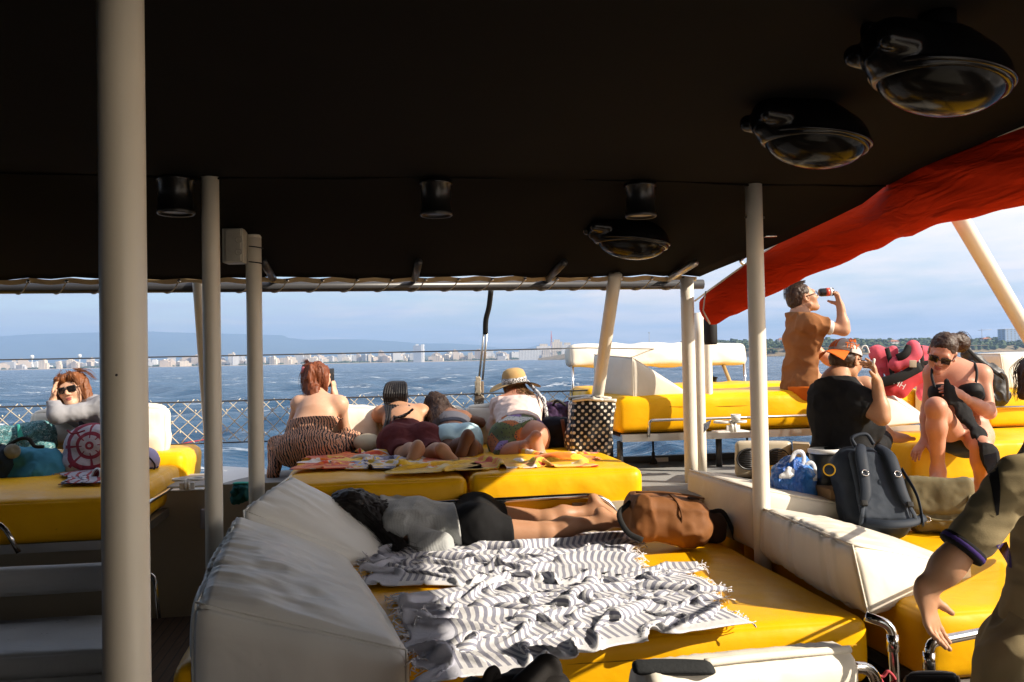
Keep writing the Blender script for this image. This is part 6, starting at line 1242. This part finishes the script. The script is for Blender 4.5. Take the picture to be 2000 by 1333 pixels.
# ---- 4 woman in straw hat
def p4():
    e = person('woman in straw hat and pale pink blouse kneeling with folded bare legs', P(1010, 890, 6.3)); b = Body()
    nb = P(1008, 775, 6.86); shL, shR = P(978, 792, 6.80), P(1046, 792, 6.76); pel = P(1014, 852, 6.34); hL, hR = P(988, 860, 6.32), P(1044, 858, 6.30)
    b.head(P(1004, 758, 6.98), nrm([-.05, 1, -.05]), nrm([.05, .05, 1]), nb, 1.0); b.torso(nb, shL, shR, pel, hL, hR, nrm([0, .5, -1]), 1.08, waist=P(1014, 826, 6.52))
    b.arm('L', shL, P(968, 838, 6.86), P(985, 812, 7.05), 1.05); b.arm('R', shR, P(1064, 838, 6.86), P(1040, 815, 7.05), 1.05)
    b.r('torso').ell(P(994, 852, 6.24), (.125, .13, .11), k=.05); b.r('torso').ell(P(1040, 850, 6.24), (.115, .13, .105), k=.05)
    b.leg('L', P(985, 872, 6.22), P(988, 890, 6.02), P(1040, 866, 6.00), 1.08); b.foot('L', P(1044, 860, 5.98), P(1056, 896, 5.96), nrm([.35, -.9, .1]), -1, 1.0)
    b.leg('R', hR, P(1052, 884, 6.3), P(1026, 884, 6.05), 1.0); b.foot('R', P(1026, 880, 6.0), P(1024, 902, 5.96), nrm([-.1, -.95, .2]), -1, .95)
    b.skinmesh(e, SKR, hb=.0105)
    b.cloth(e, 'blouse', ['torso', 'uaL', 'uaR', 'faL', 'faR'], .020, fab('pale_pink_cotton', (.70, .56, .50), c2=(.62, .47, .42)), [(P(1014, 832, 6.46), nrm([0, -.75, -.65])), (P(1008, 780, 6.9), nrm([0, .2, 1.]))], [fold(.016, (8, 8, 8), 13), ridg(.008, (14, 14, 14), 5)], .0095)
    t = NT('patchwork_print'); s = t.n('ShaderNodeTexVoronoi', Scale=9.); t.t.links.new(t.tc.outputs['Object'], s.inputs['Vector']); k = t.n('ShaderNodeSeparateColor', i0=s.outputs['Color']).outputs[0]; dots = t.n('ShaderNodeTexVoronoi', Scale=55.); t.t.links.new(t.tc.outputs['Object'], dots.inputs['Vector'])
    base = t.ramp(k, [(0, (.10, .13, .05)), (.28, (.55, .54, .50)), (.5, (.42, .13, .035)), (.74, (.25, .16, .36)), (.87, (.09, .11, .045))], True); t.set(Base_Color=t.mix(t.math('LESS_THAN', dots.outputs['Distance'], .30), base, (.035, .035, .04)), Roughness=.85)
    b.cloth(e, 'printed_shorts', ['torso', 'thL', 'thR'], .014, t.m, [(P(1014, 828, 6.5), nrm([0, .75, .7])), (P(1004, 884, 6.08), nrm([.75, -.65, .0]))], [fold(.008, (10,)*3, 15)], .0095)
    q = b.hq; c = q(0, -.012, .052); ax = nrm([-.10, -.10, 1]); ht = thing('straw_hat', 'wide straw hat with a black and white band on the kneeling woman', 'hat', c); STW = mat('straw', (.52, .34, .15), .8, vs=60, bs=420, bstr=.6, bd=.003, stretch=(1, 1, 6), c2=(.40, .25, .10))
    def brim(a, s_):
        th = a*2*math.pi; r = .098+.108*s_; z = -.012-.02*s_**1.5*1.1+.030*s_*math.cos(th*2+2.6)-.018*s_*math.sin(th+.3)*1.1; X_ = nrm(np.cross([0, 1, 0], ax)); Y_ = np.cross(ax, X_); return c+X_*math.cos(th)*r+Y_*math.sin(th)*r*1.02+ax*z
    V, Fc, U = grid(brim, 56, 8); V2 = np.concatenate([V, V-ax*.005]); n = len(V); mesh('brim', (V2, Fc+[[i+n for i in f][::-1] for f in Fc]), STW, ht)
    mesh('crown', lathe([(.100, -.018), (.098, .02), (.093, .06), (.078, .088), (.045, .104), (0, .108)], c, ax, 40), STW, ht)
    t = NT('hat_band_print'); t.set(Base_Color=t.ramp(t.noise(70., 3, .6, 1.5), [(0, (.72, .71, .70)), (.5, (.03, .03, .035))], True), Roughness=.8); mesh('band', lathe([(.101, -.012), (.103, .0), (.1005, .034), (.098, .036)], c, ax, 40), t.m, ht)
    mesh('ribbon', tube(spline([c+np.array([.10, -.05, .0]), P(1056, 775, 6.68), P(1066, 800, 6.62), P(1068, 832, 6.58)], 6), .014, 8, flat=((0, 1, 0), .3)), t.m, ht)
    f = Sdf(); f.ell(q(0, -.03, .0), (.085, .09, .08), b.hA); f.cone(q(.02, -.05, -.02), P(1030, 784, 6.74), .06, .045, k=.04); f.cone(q(.05, -.03, -.03), P(1044, 780, 6.76), .04, .03, k=.04); f.clip += [(q(0, .05, 0), b.hA[1])]; f.mod += [hairfold(.014, c, (40, 40, 14), 7)]; hr = mesh('hair', surf(f, .008), H_LBR, e)
    strands([([q(.02, -.09, .0), P(1022, 776, 6.72), P(1030, 792, 6.66)], .05), ([q(.06, -.05, .0), P(1040, 775, 6.72), P(1048, 786, 6.7)], .03)], 130, H_LBR, hr, jit=.014, seed=4, r=.0015)
p4()
# ---- 5 red haired woman resting on her arms
def p5():
    e = person('ginger woman in sunglasses and grey sweatshirt resting her head on folded arms', P(200, 890, 6.4)); b = Body()
    nb = P(178, 793, 6.42); shF, shN = P(150, 812, 6.62), P(206, 798, 6.30); pel = P(232, 880, 6.42); h1, h2 = P(222, 884, 6.52), P(240, 884, 6.30)
    b.head(P(141, 762, 6.36), nrm([.10, -1, .02]), nrm([-.22, -.02, 1]), nb, 1.06, neckr=.05); b.torso(nb, shF, shN, pel, h1, h2, nrm([-.8, -.1, -.3]), 1.0, waist=P(214, 848, 6.44))
    b.arm('N', shN, P(112, 812, 6.16), P(103, 786, 6.24), 1.05); b.hand('N', P(103, 786, 6.24), P(107, 752, 6.28)-P(103, 786, 6.24), nrm([1, .3, 0]), -1, .25); b.arm('F', shF, P(118, 806, 6.5), P(170, 796, 6.42))
    b.leg('N', h2, P(170, 886, 6.2), P(205, 892, 6.1)); b.leg('F', h1, P(175, 880, 6.55), P(215, 888, 6.6))
    b.skinmesh(e, SK1, hb=.0105, hh=.0045)
    GSW = fab('grey_sweatshirt', (.31, .31, .33), c2=(.27, .27, .29)); b.cloth(e, 'sweatshirt', ['uaN', 'faN', 'uaF', 'faF'], .017, GSW, [(P(104, 782, 6.24), nrm([0, 0, 1.]), .09), ], [fold(.008, (7,)*3, 23), ridg(.004, (14,)*3, 5)], .0085, extra=lambda f: f.cone(lerp(shN, shF, .0), lerp(shN, shF, .85), .075, .075, k=.05))
    b.cloth(e, 'navy_top', ['torso'], .012, fab('navy_jersey', (.03, .028, .05)), [(nb-UP*.02, nrm([-.3, -.1, 1]))], [fold(.012, (10,)*3, 29)], .0095); b.cloth(e, 'trousers', ['thN', 'thF', 'caN', 'caF'], .012, fab('pale_grey_cotton', (.36, .35, .40)), [], [fold(.01, (9,)*3, 3)], .011)
    b.glasses(e)
    q = b.hq; f = Sdf(); f.ell(q(0, -.030, .045), (.094, .105, .090), b.hA)
    for x, ex, ez in ((-1, -.10, -.11), (1, .10, -.10)): f.cone(q(x*.070, -.01, .04), q(ex, .015, ez), .042, .030, k=.04)
    f.cone(q(0, -.08, 0), q(.03, -.1, -.12), .08, .06, k=.04); f.cone(q(-.05, .062, .085), q(.05, .066, .082), .030, .028, k=.03); f.ell(q(0, .11, -.03), (.056, .065, .085), b.hA, k=.015, op=-1); f.mod += [hairfold(.012, q(0, 0, 0), (36, 36, 12), 5), ridg(.005, (70, 70, 16), 3)]
    hr = mesh('hair', surf(f, .0062), H_GIN, e)
    strands([([q(.02, .05, .125), q(.07, .06, .08), q(.095, .03, 0), q(.115, .0, -.10)], .022), ([q(-.02, .05, .125), q(-.06, .085, .07), q(-.082, .075, 0), q(-.09, .06, -.10)], .022), ([q(-.04, -.03, .13), q(-.11, -.03, .10), q(-.16, 0, .04)], .025)], 70, H_GIN, hr, jit=.006, seed=6, r=.0014)
p5()
# ---- 6 sleeping girl on the front mattress
def p6():
    e = person('girl in grey knitted cardigan and black shorts asleep on the front mattress', P(900, 1065, 4.9)); b = Body(); X6 = BR
    nb = P(742, 1004, 5.0); shN, shF = P(776, 1030, 4.85), P(772, 988, 5.14); pel = P(928, 1028, 4.98); hN, hF = P(938, 1040, 4.88), P(938, 1012, 5.10); up6 = -BR
    b.head(P(690, 1000, 4.93), nrm([-.10, .85, -.35]), nrm(-BR+UP*.12), nb, .98); b.torso(nb, shN, shF, pel, hN, hF, nrm([0, 0, -1]), .98, waist=P(872, 1024, 4.98)); b.r('torso').ell(P(930, 1018, 4.90), (.125, .11, .095), k=.05); b.r('torso').ell(P(930, 1000, 5.10), (.125, .11, .10), k=.05)
    b.arm('N', shN, P(862, 1068, 4.74), P(795, 1076, 4.74), 1.0); b.hand('N', P(795, 1078, 4.74), -BR, UP*-1, 1, .4); b.arm('F', shF, P(760, 1000, 5.3), P(720, 1010, 5.2))
    b.leg('N', hN, P(1068, 1040, 4.92), P(1178, 1020, 4.98), .96, calf=UP); b.foot('N', P(1178, 1018, 4.98), P(1222, 1022, 4.96), nrm(UP*.8+BR*.3), 1, .95)
    b.leg('F', hF, P(1072, 1016, 5.08), P(1158, 1000, 5.14), .94, calf=UP); b.foot('F', P(1160, 992, 5.14), P(1200, 1008, 5.12), nrm(UP*.75+BR*.6), 1, .95)
    b.skinmesh(e, SK2, hb=.009)
    t = NT('grey_cable_knit'); wv = t.n('ShaderNodeTexWave', Scale=24., Distortion=3.2, Detail=2., Detail_Scale=2.2); t.t.links.new(t.vec('Object', (1, 1, 1), (.3, .2, .6)), wv.inputs['Vector']); kn = t.n('ShaderNodeTexVoronoi', Scale=95.); t.t.links.new(t.tc.outputs['Object'], kn.inputs['Vector'])
    t.set(Base_Color=t.ramp(t.noise(5., 4), [(.3, (.33, .34, .34)), (.7, (.42, .43, .42))]), Roughness=.95, Sheen_Weight=.3); t.bump(t.math('ADD', t.math('MULTIPLY', wv.outputs['Fac'], .9), kn.outputs['Distance']), .22, .004)
    b.cloth(e, 'cardigan', ['torso', 'uaN', 'faN', 'uaF', 'faF'], .026, t.m, [(P(893, 1020, 4.95), nrm(BR*1.0+UP*.12)), (P(742, 1010, 4.98), -BR), (P(800, 1078, 4.74), nrm(-BR-UP*.1), .09)], [fold(.015, (6, 6, 6), 33), ridg(.009, (9, 9, 9), 6)], .0085)
    b.cloth(e, 'shorts', ['torso', 'thN', 'thF'], .014, fab('black_jersey', (.012, .012, .013)), [(P(868, 1020, 4.95), -BR), (P(997, 1030, 4.95), nrm(BR+UP*.05))], [fold(.008, (10,)*3, 37)], .009)
    q = b.hq; f = Sdf(); f.ell(q(0, -.020, .030), (.112, .128, .118), b.hA); f.cone(q(0, -.05, .0), P(738, 1030, 4.86), .105, .075, k=.06); f.cone(P(735, 1035, 4.86), P(775, 1070, 4.74), .07, .045, k=.05); f.cone(P(705, 1002, 4.95), P(748, 1004, 4.95), .11, .085, k=.05); f.cone(P(775, 1068, 4.74), P(812, 1083, 4.70), .045, .022); f.clip += [(q(0, .07, 0), b.hA[1])]
    f.mod += [hairfold(.014, q(0, 0, 0), (18, 18, 18), 9), ridg(.005, (40, 40, 40), 8)]; hr = mesh('hair', surf(f, .0075), H_BLK, e)
    strands([([q(0, -.1, .09), q(0, -.13, 0), P(740, 1035, 4.80), P(780, 1070, 4.70), P(820, 1086, 4.68)], .06), ([q(-.04, -.08, .09), q(-.06, -.12, 0), P(735, 1060, 4.76), P(790, 1084, 4.68)], .04)], 220, H_BLK, hr, jit=.014, seed=8, r=.0015)
p6()
# ---- 7 man drinking from a can
def p7():
    e = person('man in brown t-shirt and glasses drinking from a dark can on the raised mattress', P(1570, 768, 6.9)); b = Body()
    nb = P(1561, 615, 6.92); shN, shF = P(1580, 634, 6.74), P(1558, 630, 7.08); pel = P(1568, 752, 6.95); hN, hF = P(1574, 756, 6.86), P(1574, 756, 7.06)
    b.head(P(1568, 583, 6.93), nrm([.93, .10, .30]), nrm([-.32, .0, .95]), nb, 1.06, True, .056); b.torso(nb, shN, shF, pel, hN, hF, nrm([1, .15, 0]), 1.05, waist=P(1566, 712, 6.95), D=1.12)
    b.arm('N', shN, P(1648, 645, 6.74), P(1641, 598, 6.76), 1.08); b.hand('N', P(1641, 598, 6.76), nrm([-.25, .05, 1]), nrm([-1, .1, -.2]), -1, .75, 1.05, thumb=(.5, .4, .8)); b.arm('F', shF, P(1600, 690, 7.12), P(1660, 735, 7.05)); b.hand('F', P(1660, 735, 7.05), nrm([1, 0, -.3]), -UP, 1, .3)
    b.leg('N', hN, P(1690, 752, 6.8), P(1760, 800, 6.75), 1.05); b.leg('F', hF, P(1690, 752, 7.1), P(1760, 800, 7.1), 1.05)
    b.skinmesh(e, SK2, hb=.010, hh=.0045); BRT = fab('brown_jersey', (.245, .105, .038), c2=(.20, .08, .028))
    b.cloth(e, 't_shirt', ['torso', 'uaN', 'uaF'], .020, BRT, [(P(1565, 612, 6.92), nrm([.1, 0, 1])), (lerp(shN, P(1648, 645, 6.74), .52), nrm(P(1648, 645, 6.74)-shN)), (P(1568, 764, 6.9), -UP)], [fold(.022, (5, 5, 8), 43), ridg(.012, (10, 10, 8), 6)], .009)
    u = nrm(P(1648, 645, 6.74)-shN); f = Sdf(); c0, c1 = lerp(shN, P(1648, 645, 6.74), .52), lerp(shN, P(1648, 645, 6.74), .66); f.cone(c0-u*.03, c1+u*.03, .056, .055); f.clip += [(c1, u), (c0, -u)]; mesh('white_band', surf(f, .006), fab('white_bandage', (.70, .68, .62)), e)
    b.cloth(e, 'swim_shorts', ['thN', 'thF'], .016, fab('orange_nylon', (.70, .16, .015)), [(P(1640, 756, 6.9), RT), (P(1570, 754, 6.9), UP)], [fold(.01, (9,)*3, 3)], .010, extra=lambda f: f.cone(hN, hF, .125, .125))
    b.glasses(e, thin=True); q = b.hq; f = Sdf(); f.ell(q(0, -.026, .042), (.084, .102, .088), b.hA); f.ell(q(0, -.07, -.01), (.066, .055, .06), b.hA, k=.03); f.clip += [(q(0, .045, .045), nrm(b.hA[1]*.9-b.hA[2]*.45))]; f.ell(q(0, .05, -.05), (.1, .075, .06), b.hA, k=.02, op=-1)
    f.mod += [hairfold(.008, q(0, 0, 0), (50, 50, 50), 3)]; hr = mesh('hair', surf(f, .0055), H_BRN, e); strands([([q(-.06+.03*i, .03, .115), q(-.06+.03*i, -.04, .125), q(-.06+.03*i, -.09, .10), q(-.05+.025*i, -.115, .04)], .012) for i in range(5)], 60, H_BRN, hr, jit=.005, seed=3, r=.0016)
    c = P(1614, 571, 6.76); ax = nrm([-1, 0, -.05]); cn = thing('drink_can', 'black drink can with red and white print at the mouth of the man', 'can', c-UP*.03)
    mesh('can_body', lathe([(0, -.055), (.026, -.055), (.032, -.048), (.032, .042), (.027, .056), (.026, .057), (0, .055)], c, ax, 24), mat('black_can_print', (.012, .012, .013), .25, bstr=0), cn); mesh('red_print', lathe([(.0323, -.02), (.0325, -.02), (.0325, .008), (.0323, .008)], c, ax, 24), mat('can_red', (.62, .07, .03), .35, bstr=0), cn); mesh('white_print', lathe([(.0323, -.038), (.0325, -.038), (.0325, -.023), (.0323, -.023)], c, ax, 24), WHT, cn)
p7()
# ---- 8 woman in orange cap, seen from behind
def p8():
    e = person('woman in black t-shirt wearing a grey and orange cap backwards', P(1645, 915, 5.2)); b = Body()
    nb = P(1632, 742, 5.22); shL, shR = P(1604, 768, 5.36), P(1672, 782, 5.08); pel = P(1642, 905, 5.22); hL, hR = P(1615, 910, 5.28), P(1672, 912, 5.14)
    b.head(P(1652, 704, 5.26), nrm([.78, .55, -.22]), nrm([.22, .12, .95]), nb, 1.04); b.torso(nb, shL, shR, pel, hL, hR, nrm([.75, .65, 0]), 1.10, waist=P(1640, 848, 5.22), D=1.1)
    b.r('torso').ell(P(1690, 838, 5.22), (.085, .10, .085), k=.05)
    b.arm('R', shR, P(1722, 815, 4.98), P(1713, 748, 5.0), 1.12); b.hand('R', P(1713, 748, 5.0), nrm([-.15, .1, 1]), nrm([-1, .35, 0]), 1, .7, 1.0, curls=[.35, .85, 1.0, 1.1]); b.arm('L', P(1640, 768, 5.4), P(1706, 800, 5.50), P(1676, 752, 5.52), .95)
    b.leg('R', hR, P(1716, 866, 5.5), P(1724, 850, 5.70), .95); b.leg('L', hL, P(1680, 900, 5.6), P(1720, 900, 5.7), 1.0); b.foot('R', P(1726, 846, 5.70), P(1795, 858, 5.72), -UP, -1, 1.0)
    b.skinmesh(e, SK2, hb=.0095, hh=.0045); BTS = fab('black_jersey', (.012, .012, .013)); u = nrm(P(1722, 815, 4.98)-shR); ul = nrm(P(1706, 800, 5.5)-P(1640, 768, 5.4))
    b.cloth(e, 't_shirt', ['torso'], .020, BTS, [(P(1632, 742, 5.24), nrm([.05, .25, 1]))], [fold(.014, (6, 6, 8), 53), ridg(.008, (11, 11, 10), 6)], .009, extra=lambda f: f.cone(shR-u*.03, shR+u*.02, .060, .060), reach=.016)
    el8 = P(1722, 815, 4.98); f = Sdf(); f.cone(shR-u*.04, lerp(shR, el8, .60), .084, .074); f.clip += [(lerp(shR, el8, .56), u)]; f.mod += [ridg(.005, (14, 14, 14), 3)]; mesh('sleeve', surf(f, .007), BTS, e)
    b.cloth(e, 'shorts', ['thR', 'thL', 'caR'], .012, fab('black_cotton', (.014, .014, .015)), [(P(1722, 855, 5.68), nrm([.8, .5, 0]))], [fold(.008, (9,)*3, 3)], .010)
    q = b.hq; f = Sdf(); f.ell(q(0, -.025, .005), (.080, .096, .080), b.hA); f.clip += [(q(0, .03, 0), b.hA[1])]; f.mod += [hairfold(.006, q(0, 0, 0), (50,)*3, 4)]; mesh('hair', surf(f, .006), H_BRN, e); b.glasses(e)
    cp = thing('cap', 'light grey baseball cap with orange brim and orange lettering, worn backwards', 'cap', q(0, 0, .03)); X, Y, Z = b.hA; Yc = -Y; rz = .098
    def dome(a, s_): th, ph = a*2*math.pi, s_*math.pi/2; r = math.cos(ph)**.9; return q(.090*r*math.cos(th), -.018+.108*r*math.sin(th), .034+.088*math.sin(ph))
    V, Fc, U = grid(dome, 48, 14); ctr = np.array([V[f].mean(0) for f in Fc]); w = ((ctr-b.hc)@b.hA.T)/1.04; back = (w[:, 1] < -.045) & (w[:, 2] < .118) & (w[:, 0] > -.06) & (w[:, 0] < .008) & (w[:, 2] > .05)
    mesh('crown', (V, Fc), [fab('light_grey_twill', (.52, .49, .46)), fab('orange_twill', (.74, .15, .02))], cp, idx=back.astype(int))
    for k in range(6): th = k*math.pi/3+.5; mesh('panel_seam', tube([q(.0915*math.cos(p_)**.9*math.cos(th), -.018+.1095*math.cos(p_)**.9*math.sin(th), .034+.0895*math.sin(p_)) for p_ in np.linspace(0, 1.5, 12)], .0014, 5), fab('grey_thread', (.30, .28, .27)), cp)
    def brim(a, s_): th = (a-.5)*1.9; r = .100+.075*s_*math.cos(th)**.6; return q(-.090*math.sin(th)*(1+s_*.12), -.018-.108*math.cos(th)-s_*.072*math.cos(th)**.5, .040-s_*.030-.045*s_*abs(math.sin(th))**1.6)
    V, Fc, U = grid(brim, 24, 8); V2 = np.concatenate([V, V-Z*.004]); n = len(V); mesh('brim', (V2, Fc+[[i+n for i in f][::-1] for f in Fc]), fab('orange_twill', (.74, .15, .02)), cp)
    nn = nrm(-Y*.60+X*.80); ORT = fab('orange_thread', (.85, .20, .03)); ct = q(0, -.018, .0); 
    text('TRY', ct+(nn*.106+Z*.066)*1.04, nrm(np.cross(Z, nn)), Z, .046, ORT, cp, ext=.004); text('GIE', ct+(nn*.098+Z*.100)*1.04, nrm(np.cross(Z, nn)), nrm(Z-nn*.5), .030, ORT, cp, ext=.004)
    cg = P(1706, 708, 4.98); tag(mesh('lighter', lathe([(0, -.022), (.008, -.022), (.009, .014), (.006, .022), (0, .023)], cg, nrm([.2, 0, 1]), 14), WHT), 'small white lighter held in the hand of the woman in the cap', 'lighter')
p8()
# ---- 9 woman in black bikini
def p9():
    e = person('woman in black bikini and sunglasses looking down, one knee drawn up', P(1885, 872, 5.8)); b = Body()
    nb = P(1866, 722, 5.80); shR, shL = P(1822, 730, 5.80), P(1918, 732, 5.74); pel = P(1886, 846, 5.80); hR, hL = P(1862, 852, 5.74), P(1906, 854, 5.74)
    b.head(P(1840, 690, 5.74), nrm([-.52, -.72, -.46]), nrm([.10, -.42, .90]), nb, 1.04); b.torso(nb, shR, shL, pel, hR, hL, nrm([-.15, -1, 0]), 1.0, waist=P(1884, 806, 5.80))
    for x in (P(1838, 768, 5.66), P(1896, 766, 5.64)): b.r('torso').ell(x, (.072, .070, .070), k=.04)
    b.arm('L', shL, P(1932, 806, 5.64), P(1880, 776, 5.52), 1.0); b.hand('L', P(1880, 776, 5.52), P(1850, 758, 5.50)-P(1880, 776, 5.52), nrm([-.2, .9, -.3]), -1, 1.0, 1.0, thumb=(.6, .3, .7)); b.arm('R', shR, P(1812, 800, 5.84), P(1806, 862, 5.78), .98); b.hand('R', P(1806, 862, 5.78), nrm([-.6, -.3, -.5]), -UP, 1, .3)
    b.leg('R', hR, P(1828, 796, 5.42), P(1832, 918, 5.48), 1.0); b.foot('R', P(1832, 926, 5.48), P(1815, 962, 5.3), -UP, -1, 1.0); b.leg('L', hL, P(1916, 872, 5.38), P(1918, 955, 5.42), 1.0); b.foot('L', P(1918, 960, 5.42), P(1910, 990, 5.25), -UP, 1, 1.0)
    b.skinmesh(e, SKR, hb=.0095, hh=.0045); BKN = fab('black_swimwear', (.010, .010, .011), rough=.6)
    cup = Sdf(); [cup.ell(x, (.088, .10, .080), k=.03) for x in (P(1834, 772, 5.66), P(1898, 770, 5.64))]; cup.cone(P(1826, 745, 5.64), P(1836, 772, 5.62), .02, .06, k=.03); cup.cone(P(1906, 742, 5.64), P(1898, 772, 5.62), .02, .06, k=.03); band = b.sdf('torso'); al = b.sdf('torso', 'neck', 'uaL', 'uaR'); f = Garment(al, cup, .008, -.006); f.clip = [(P(1866, 748, 5.6), nrm([0, .25, 1]))]; f2 = Garment(al, band, .007, .0); f2.clip = [(P(1868, 772, 5.7), UP), (P(1868, 792, 5.7), -UP)]; lo, hi = band.grow(.03).bounds(); mesh('bikini_top', vfmerge([surf(f, .008, *cup.grow(.03).bounds()), surf(f2, .0095, lo, hi)]), BKN, e)
    for q in ([(1826, 758, 5.62), (1820, 735, 5.70), (1822, 714, 5.77), (1828, 708, 5.86)], [(1905, 752, 5.62), (1908, 730, 5.65), (1904, 712, 5.73), (1898, 706, 5.85)]): mesh('strap', tube(spline([P(*p) for p in q], 6), .009, 8), BKN, e)
    b.cloth(e, 'bikini_bottom', ['torso'], .008, BKN, [(P(1886, 838, 5.8), nrm([.1, 0, 1])), (P(1906, 850, 5.8), RT)], [], .0095)
    b.glasses(e); q = b.hq; f = Sdf(); f.ell(q(0, -.026, .040), (.083, .104, .090), b.hA); f.cone(q(0, -.10, .06), P(1874, 668, 5.84), .03, .062, k=.03); f.ell(P(1876, 672, 5.86), (.05, .05, .055), k=.03); f.clip += [(q(0, .055, .05), nrm(b.hA[1]-b.hA[2]*.55))]; f.ell(q(0, .06, -.05), (.1, .075, .065), b.hA, k=.02, op=-1)
    f.mod += [hairfold(.008, q(0, 0, 0), (40, 40, 40), 3), ridg(.003, (80, 80, 80), 2)]; hr = mesh('hair', surf(f, .006), H_BRN, e); strands([([P(1868, 664, 5.84), P(1880, 656, 5.84), P(1886, 670, 5.84), P(1878, 684, 5.84)], .035)], 50, H_BRN, hr, jit=.014, seed=5, r=.0016)
    f = Sdf(); pts = [P(1850, 748, 5.50), P(1858, 772, 5.50), P(1885, 812, 5.48), P(1912, 850, 5.40), P(1932, 884, 5.30), P(1940, 912, 5.28)]; rr = [.026, .038, .042, .044, .052, .06]
    for i in range(5): f.cone(pts[i], pts[i+1], rr[i], rr[i+1], n=(.25, -.95, .1), f=.34, k=.06)
    f.mod += [ridg(.010, (26, 26, 6), 3), fold(.006, (14, 14, 5), 5)]; ct = thing('black_cloth', 'black cloth draped from the hand of the woman in the bikini', 'cloth', pts[-1]-UP*.05); mesh('drape', surf(f, .008), fab('black_cotton', (.014, .014, .015)), ct)
p9()
# ---- 10 man in khaki in the foreground, 11 edge of another head
def p10():
    e = person('man in khaki polo leaning in at the right edge, arm hanging down', P(2010, 1450, 2.4)); b = Body()
    sh = P(1986, 944, 2.36); shF = P(2170, 890, 2.6); nb = P(2075, 845, 2.5); pel = P(2050, 1290, 2.52); hN, hF = P(2004, 1330, 2.44), P(2140, 1340, 2.62); el = P(1862, 1092, 2.36); u = nrm(el-sh); cuff = lerp(sh, el, .86)
    b.torso(nb, sh+RT*.05, shF, pel, hN, hF, nrm([-.6, .8, 0]), 1.05, waist=P(2064, 1150, 2.5), D=1.1); b.arm('N', sh, el, P(1806, 1160, 2.38), .92)
    b.hand('N', P(1806, 1160, 2.38), P(1822, 1226, 2.37)-P(1806, 1160, 2.38), nrm([.62, -.76, .05]), -1, .3, .92, spread=.30, curls=[.16, .24, .32, .42], thumb=(.66, .62, .35)); b.leg('N', hN, P(1990, 1650, 2.42), P(2000, 2000, 2.5), 1.15); b.leg('F', hF, P(2150, 1650, 2.65), P(2150, 2000, 2.65), 1.1)
    b.head(P(2130, 755, 2.5), nrm([-.6, .8, -.1]), UP, nb, 1.0, True)
    b.skinmesh(e, SK2, hb=.008); KH = fab('khaki_pique', (.255, .205, .115), c2=(.215, .17, .09)); VIO = fab('violet_rib', (.055, .03, .16)); BLR = fab('black_rib', (.012, .011, .012))
    o = b.cloth(e, 'polo_shirt', ['torso', 'uaN'], .018, KH, [(cuff, u, .2), (P(2080, 840, 2.5), UP), (P(2050, 1250, 2.4), nrm(-UP-RT*.35))], [fold(.014, (6, 6, 6), 63), ridg(.008, (9, 9, 9), 6), lambda p: .010*np.maximum(0, fbm(p*np.array([5, 5, 22]), 2, 12))], .006)
    g = b.last
    def patch(nm, rows, m):          # a strip of cloth lying on the shirt
        R_ = spline([np.array(r, float) for r in rows], 6); px_ = []
        for (xa, ya, xb, yb) in R_:
            for t_ in np.linspace(0, 1, 9): px_.append((xa+(xb-xa)*t_, ya+(yb-ya)*t_))
        D = np.array([ray(*q) for q in px_]); t_ = np.full(len(D), 1.9)
        for _ in range(70): t_ = t_+np.clip(g(D*t_[:, None]), -.05, .05)*.7
        V = D*(t_-.0022)[:, None]; n = len(R_); mesh(nm, (V, [[i*9+k, i*9+k+1, i*9+10+k, i*9+9+k] for i in range(n-1) for k in range(8)]), m, e)
    patch('shoulder_stripe', [(1921, 890, 1946, 884), (1930, 925, 1950, 920), (1938, 962, 1954, 958), (1946, 1008, 1951, 1006)], BLR)
    patch('side_vent', [(1946, 1066, 1966, 1058), (1953, 1078, 1972, 1074), (1962, 1092, 1975, 1092), (1970, 1108, 1976, 1110)], VIO)
    f = Sdf(); f.cone(cuff-u*.05, cuff+u*.05, .0635, .0625); f.clip += [(cuff+u*.006, u), (cuff-u*.012, -u)]; mesh('cuff_band', surf(f, .005), VIO, e)
    f = Sdf(); f.cone(cuff-u*.05, cuff+u*.05, .0622, .0612); f.clip += [(cuff+u*.012, u), (cuff-u*.018, -u)]; mesh('cuff_edge', surf(f, .005), BLR, e)
    b.cloth(e, 'trousers', ['thN', 'thF', 'caN', 'caF'], .022, KH, [(P(2050, 1195, 2.4), nrm(UP+RT*.35))], [fold(.018, (6, 6, 6), 67), ridg(.010, (10, 10, 8), 6)], .008, extra=lambda f: f.cone(pel, lerp(hN, hF, .5), .165, .16))
p10()
def p11():
    e = person('person with dark wavy hair cut off by the right picture edge', P(2040, 860, 5.0)); b = Body(); nb = P(2045, 790, 5.0); shL, shR = P(2000, 820, 5.05), P(2090, 820, 4.95); pel = P(2045, 930, 5.0)
    b.head(P(2030, 735, 5.0), nrm([.5, .8, 0]), UP, nb); b.torso(P(2055, 790, 5.0), P(2030, 820, 5.05), P(2120, 820, 4.95), P(2075, 930, 5), P(2055, 935, 5), P(2100, 935, 5), FRW, .95); b.skinmesh(e, SK1, hb=.011)
    b.cloth(e, 'top', ['torso'], .012, fab('navy_jersey', (.03, .028, .05)), [(nb-UP*.02, UP)], [], .011)
    q = b.hq; f = Sdf(); f.ell(q(0, -.02, .03), (.10, .115, .10), b.hA); f.cone(q(-.04, -.05, .0), q(-.07, -.07, -.10), .06, .035, k=.04); f.mod += [hairfold(.016, q(0, 0, 0), (30, 30, 18), 7)]; hr = mesh('hair', surf(f, .007), H_DBR, e)
    strands([([q(-.06, -.03, .09), q(-.11, -.05, .03), q(-.10, -.07, -.05), q(-.12, -.06, -.12)], .035)], 60, H_DBR, hr, jit=.018, seed=9, r=.0017)
p11()
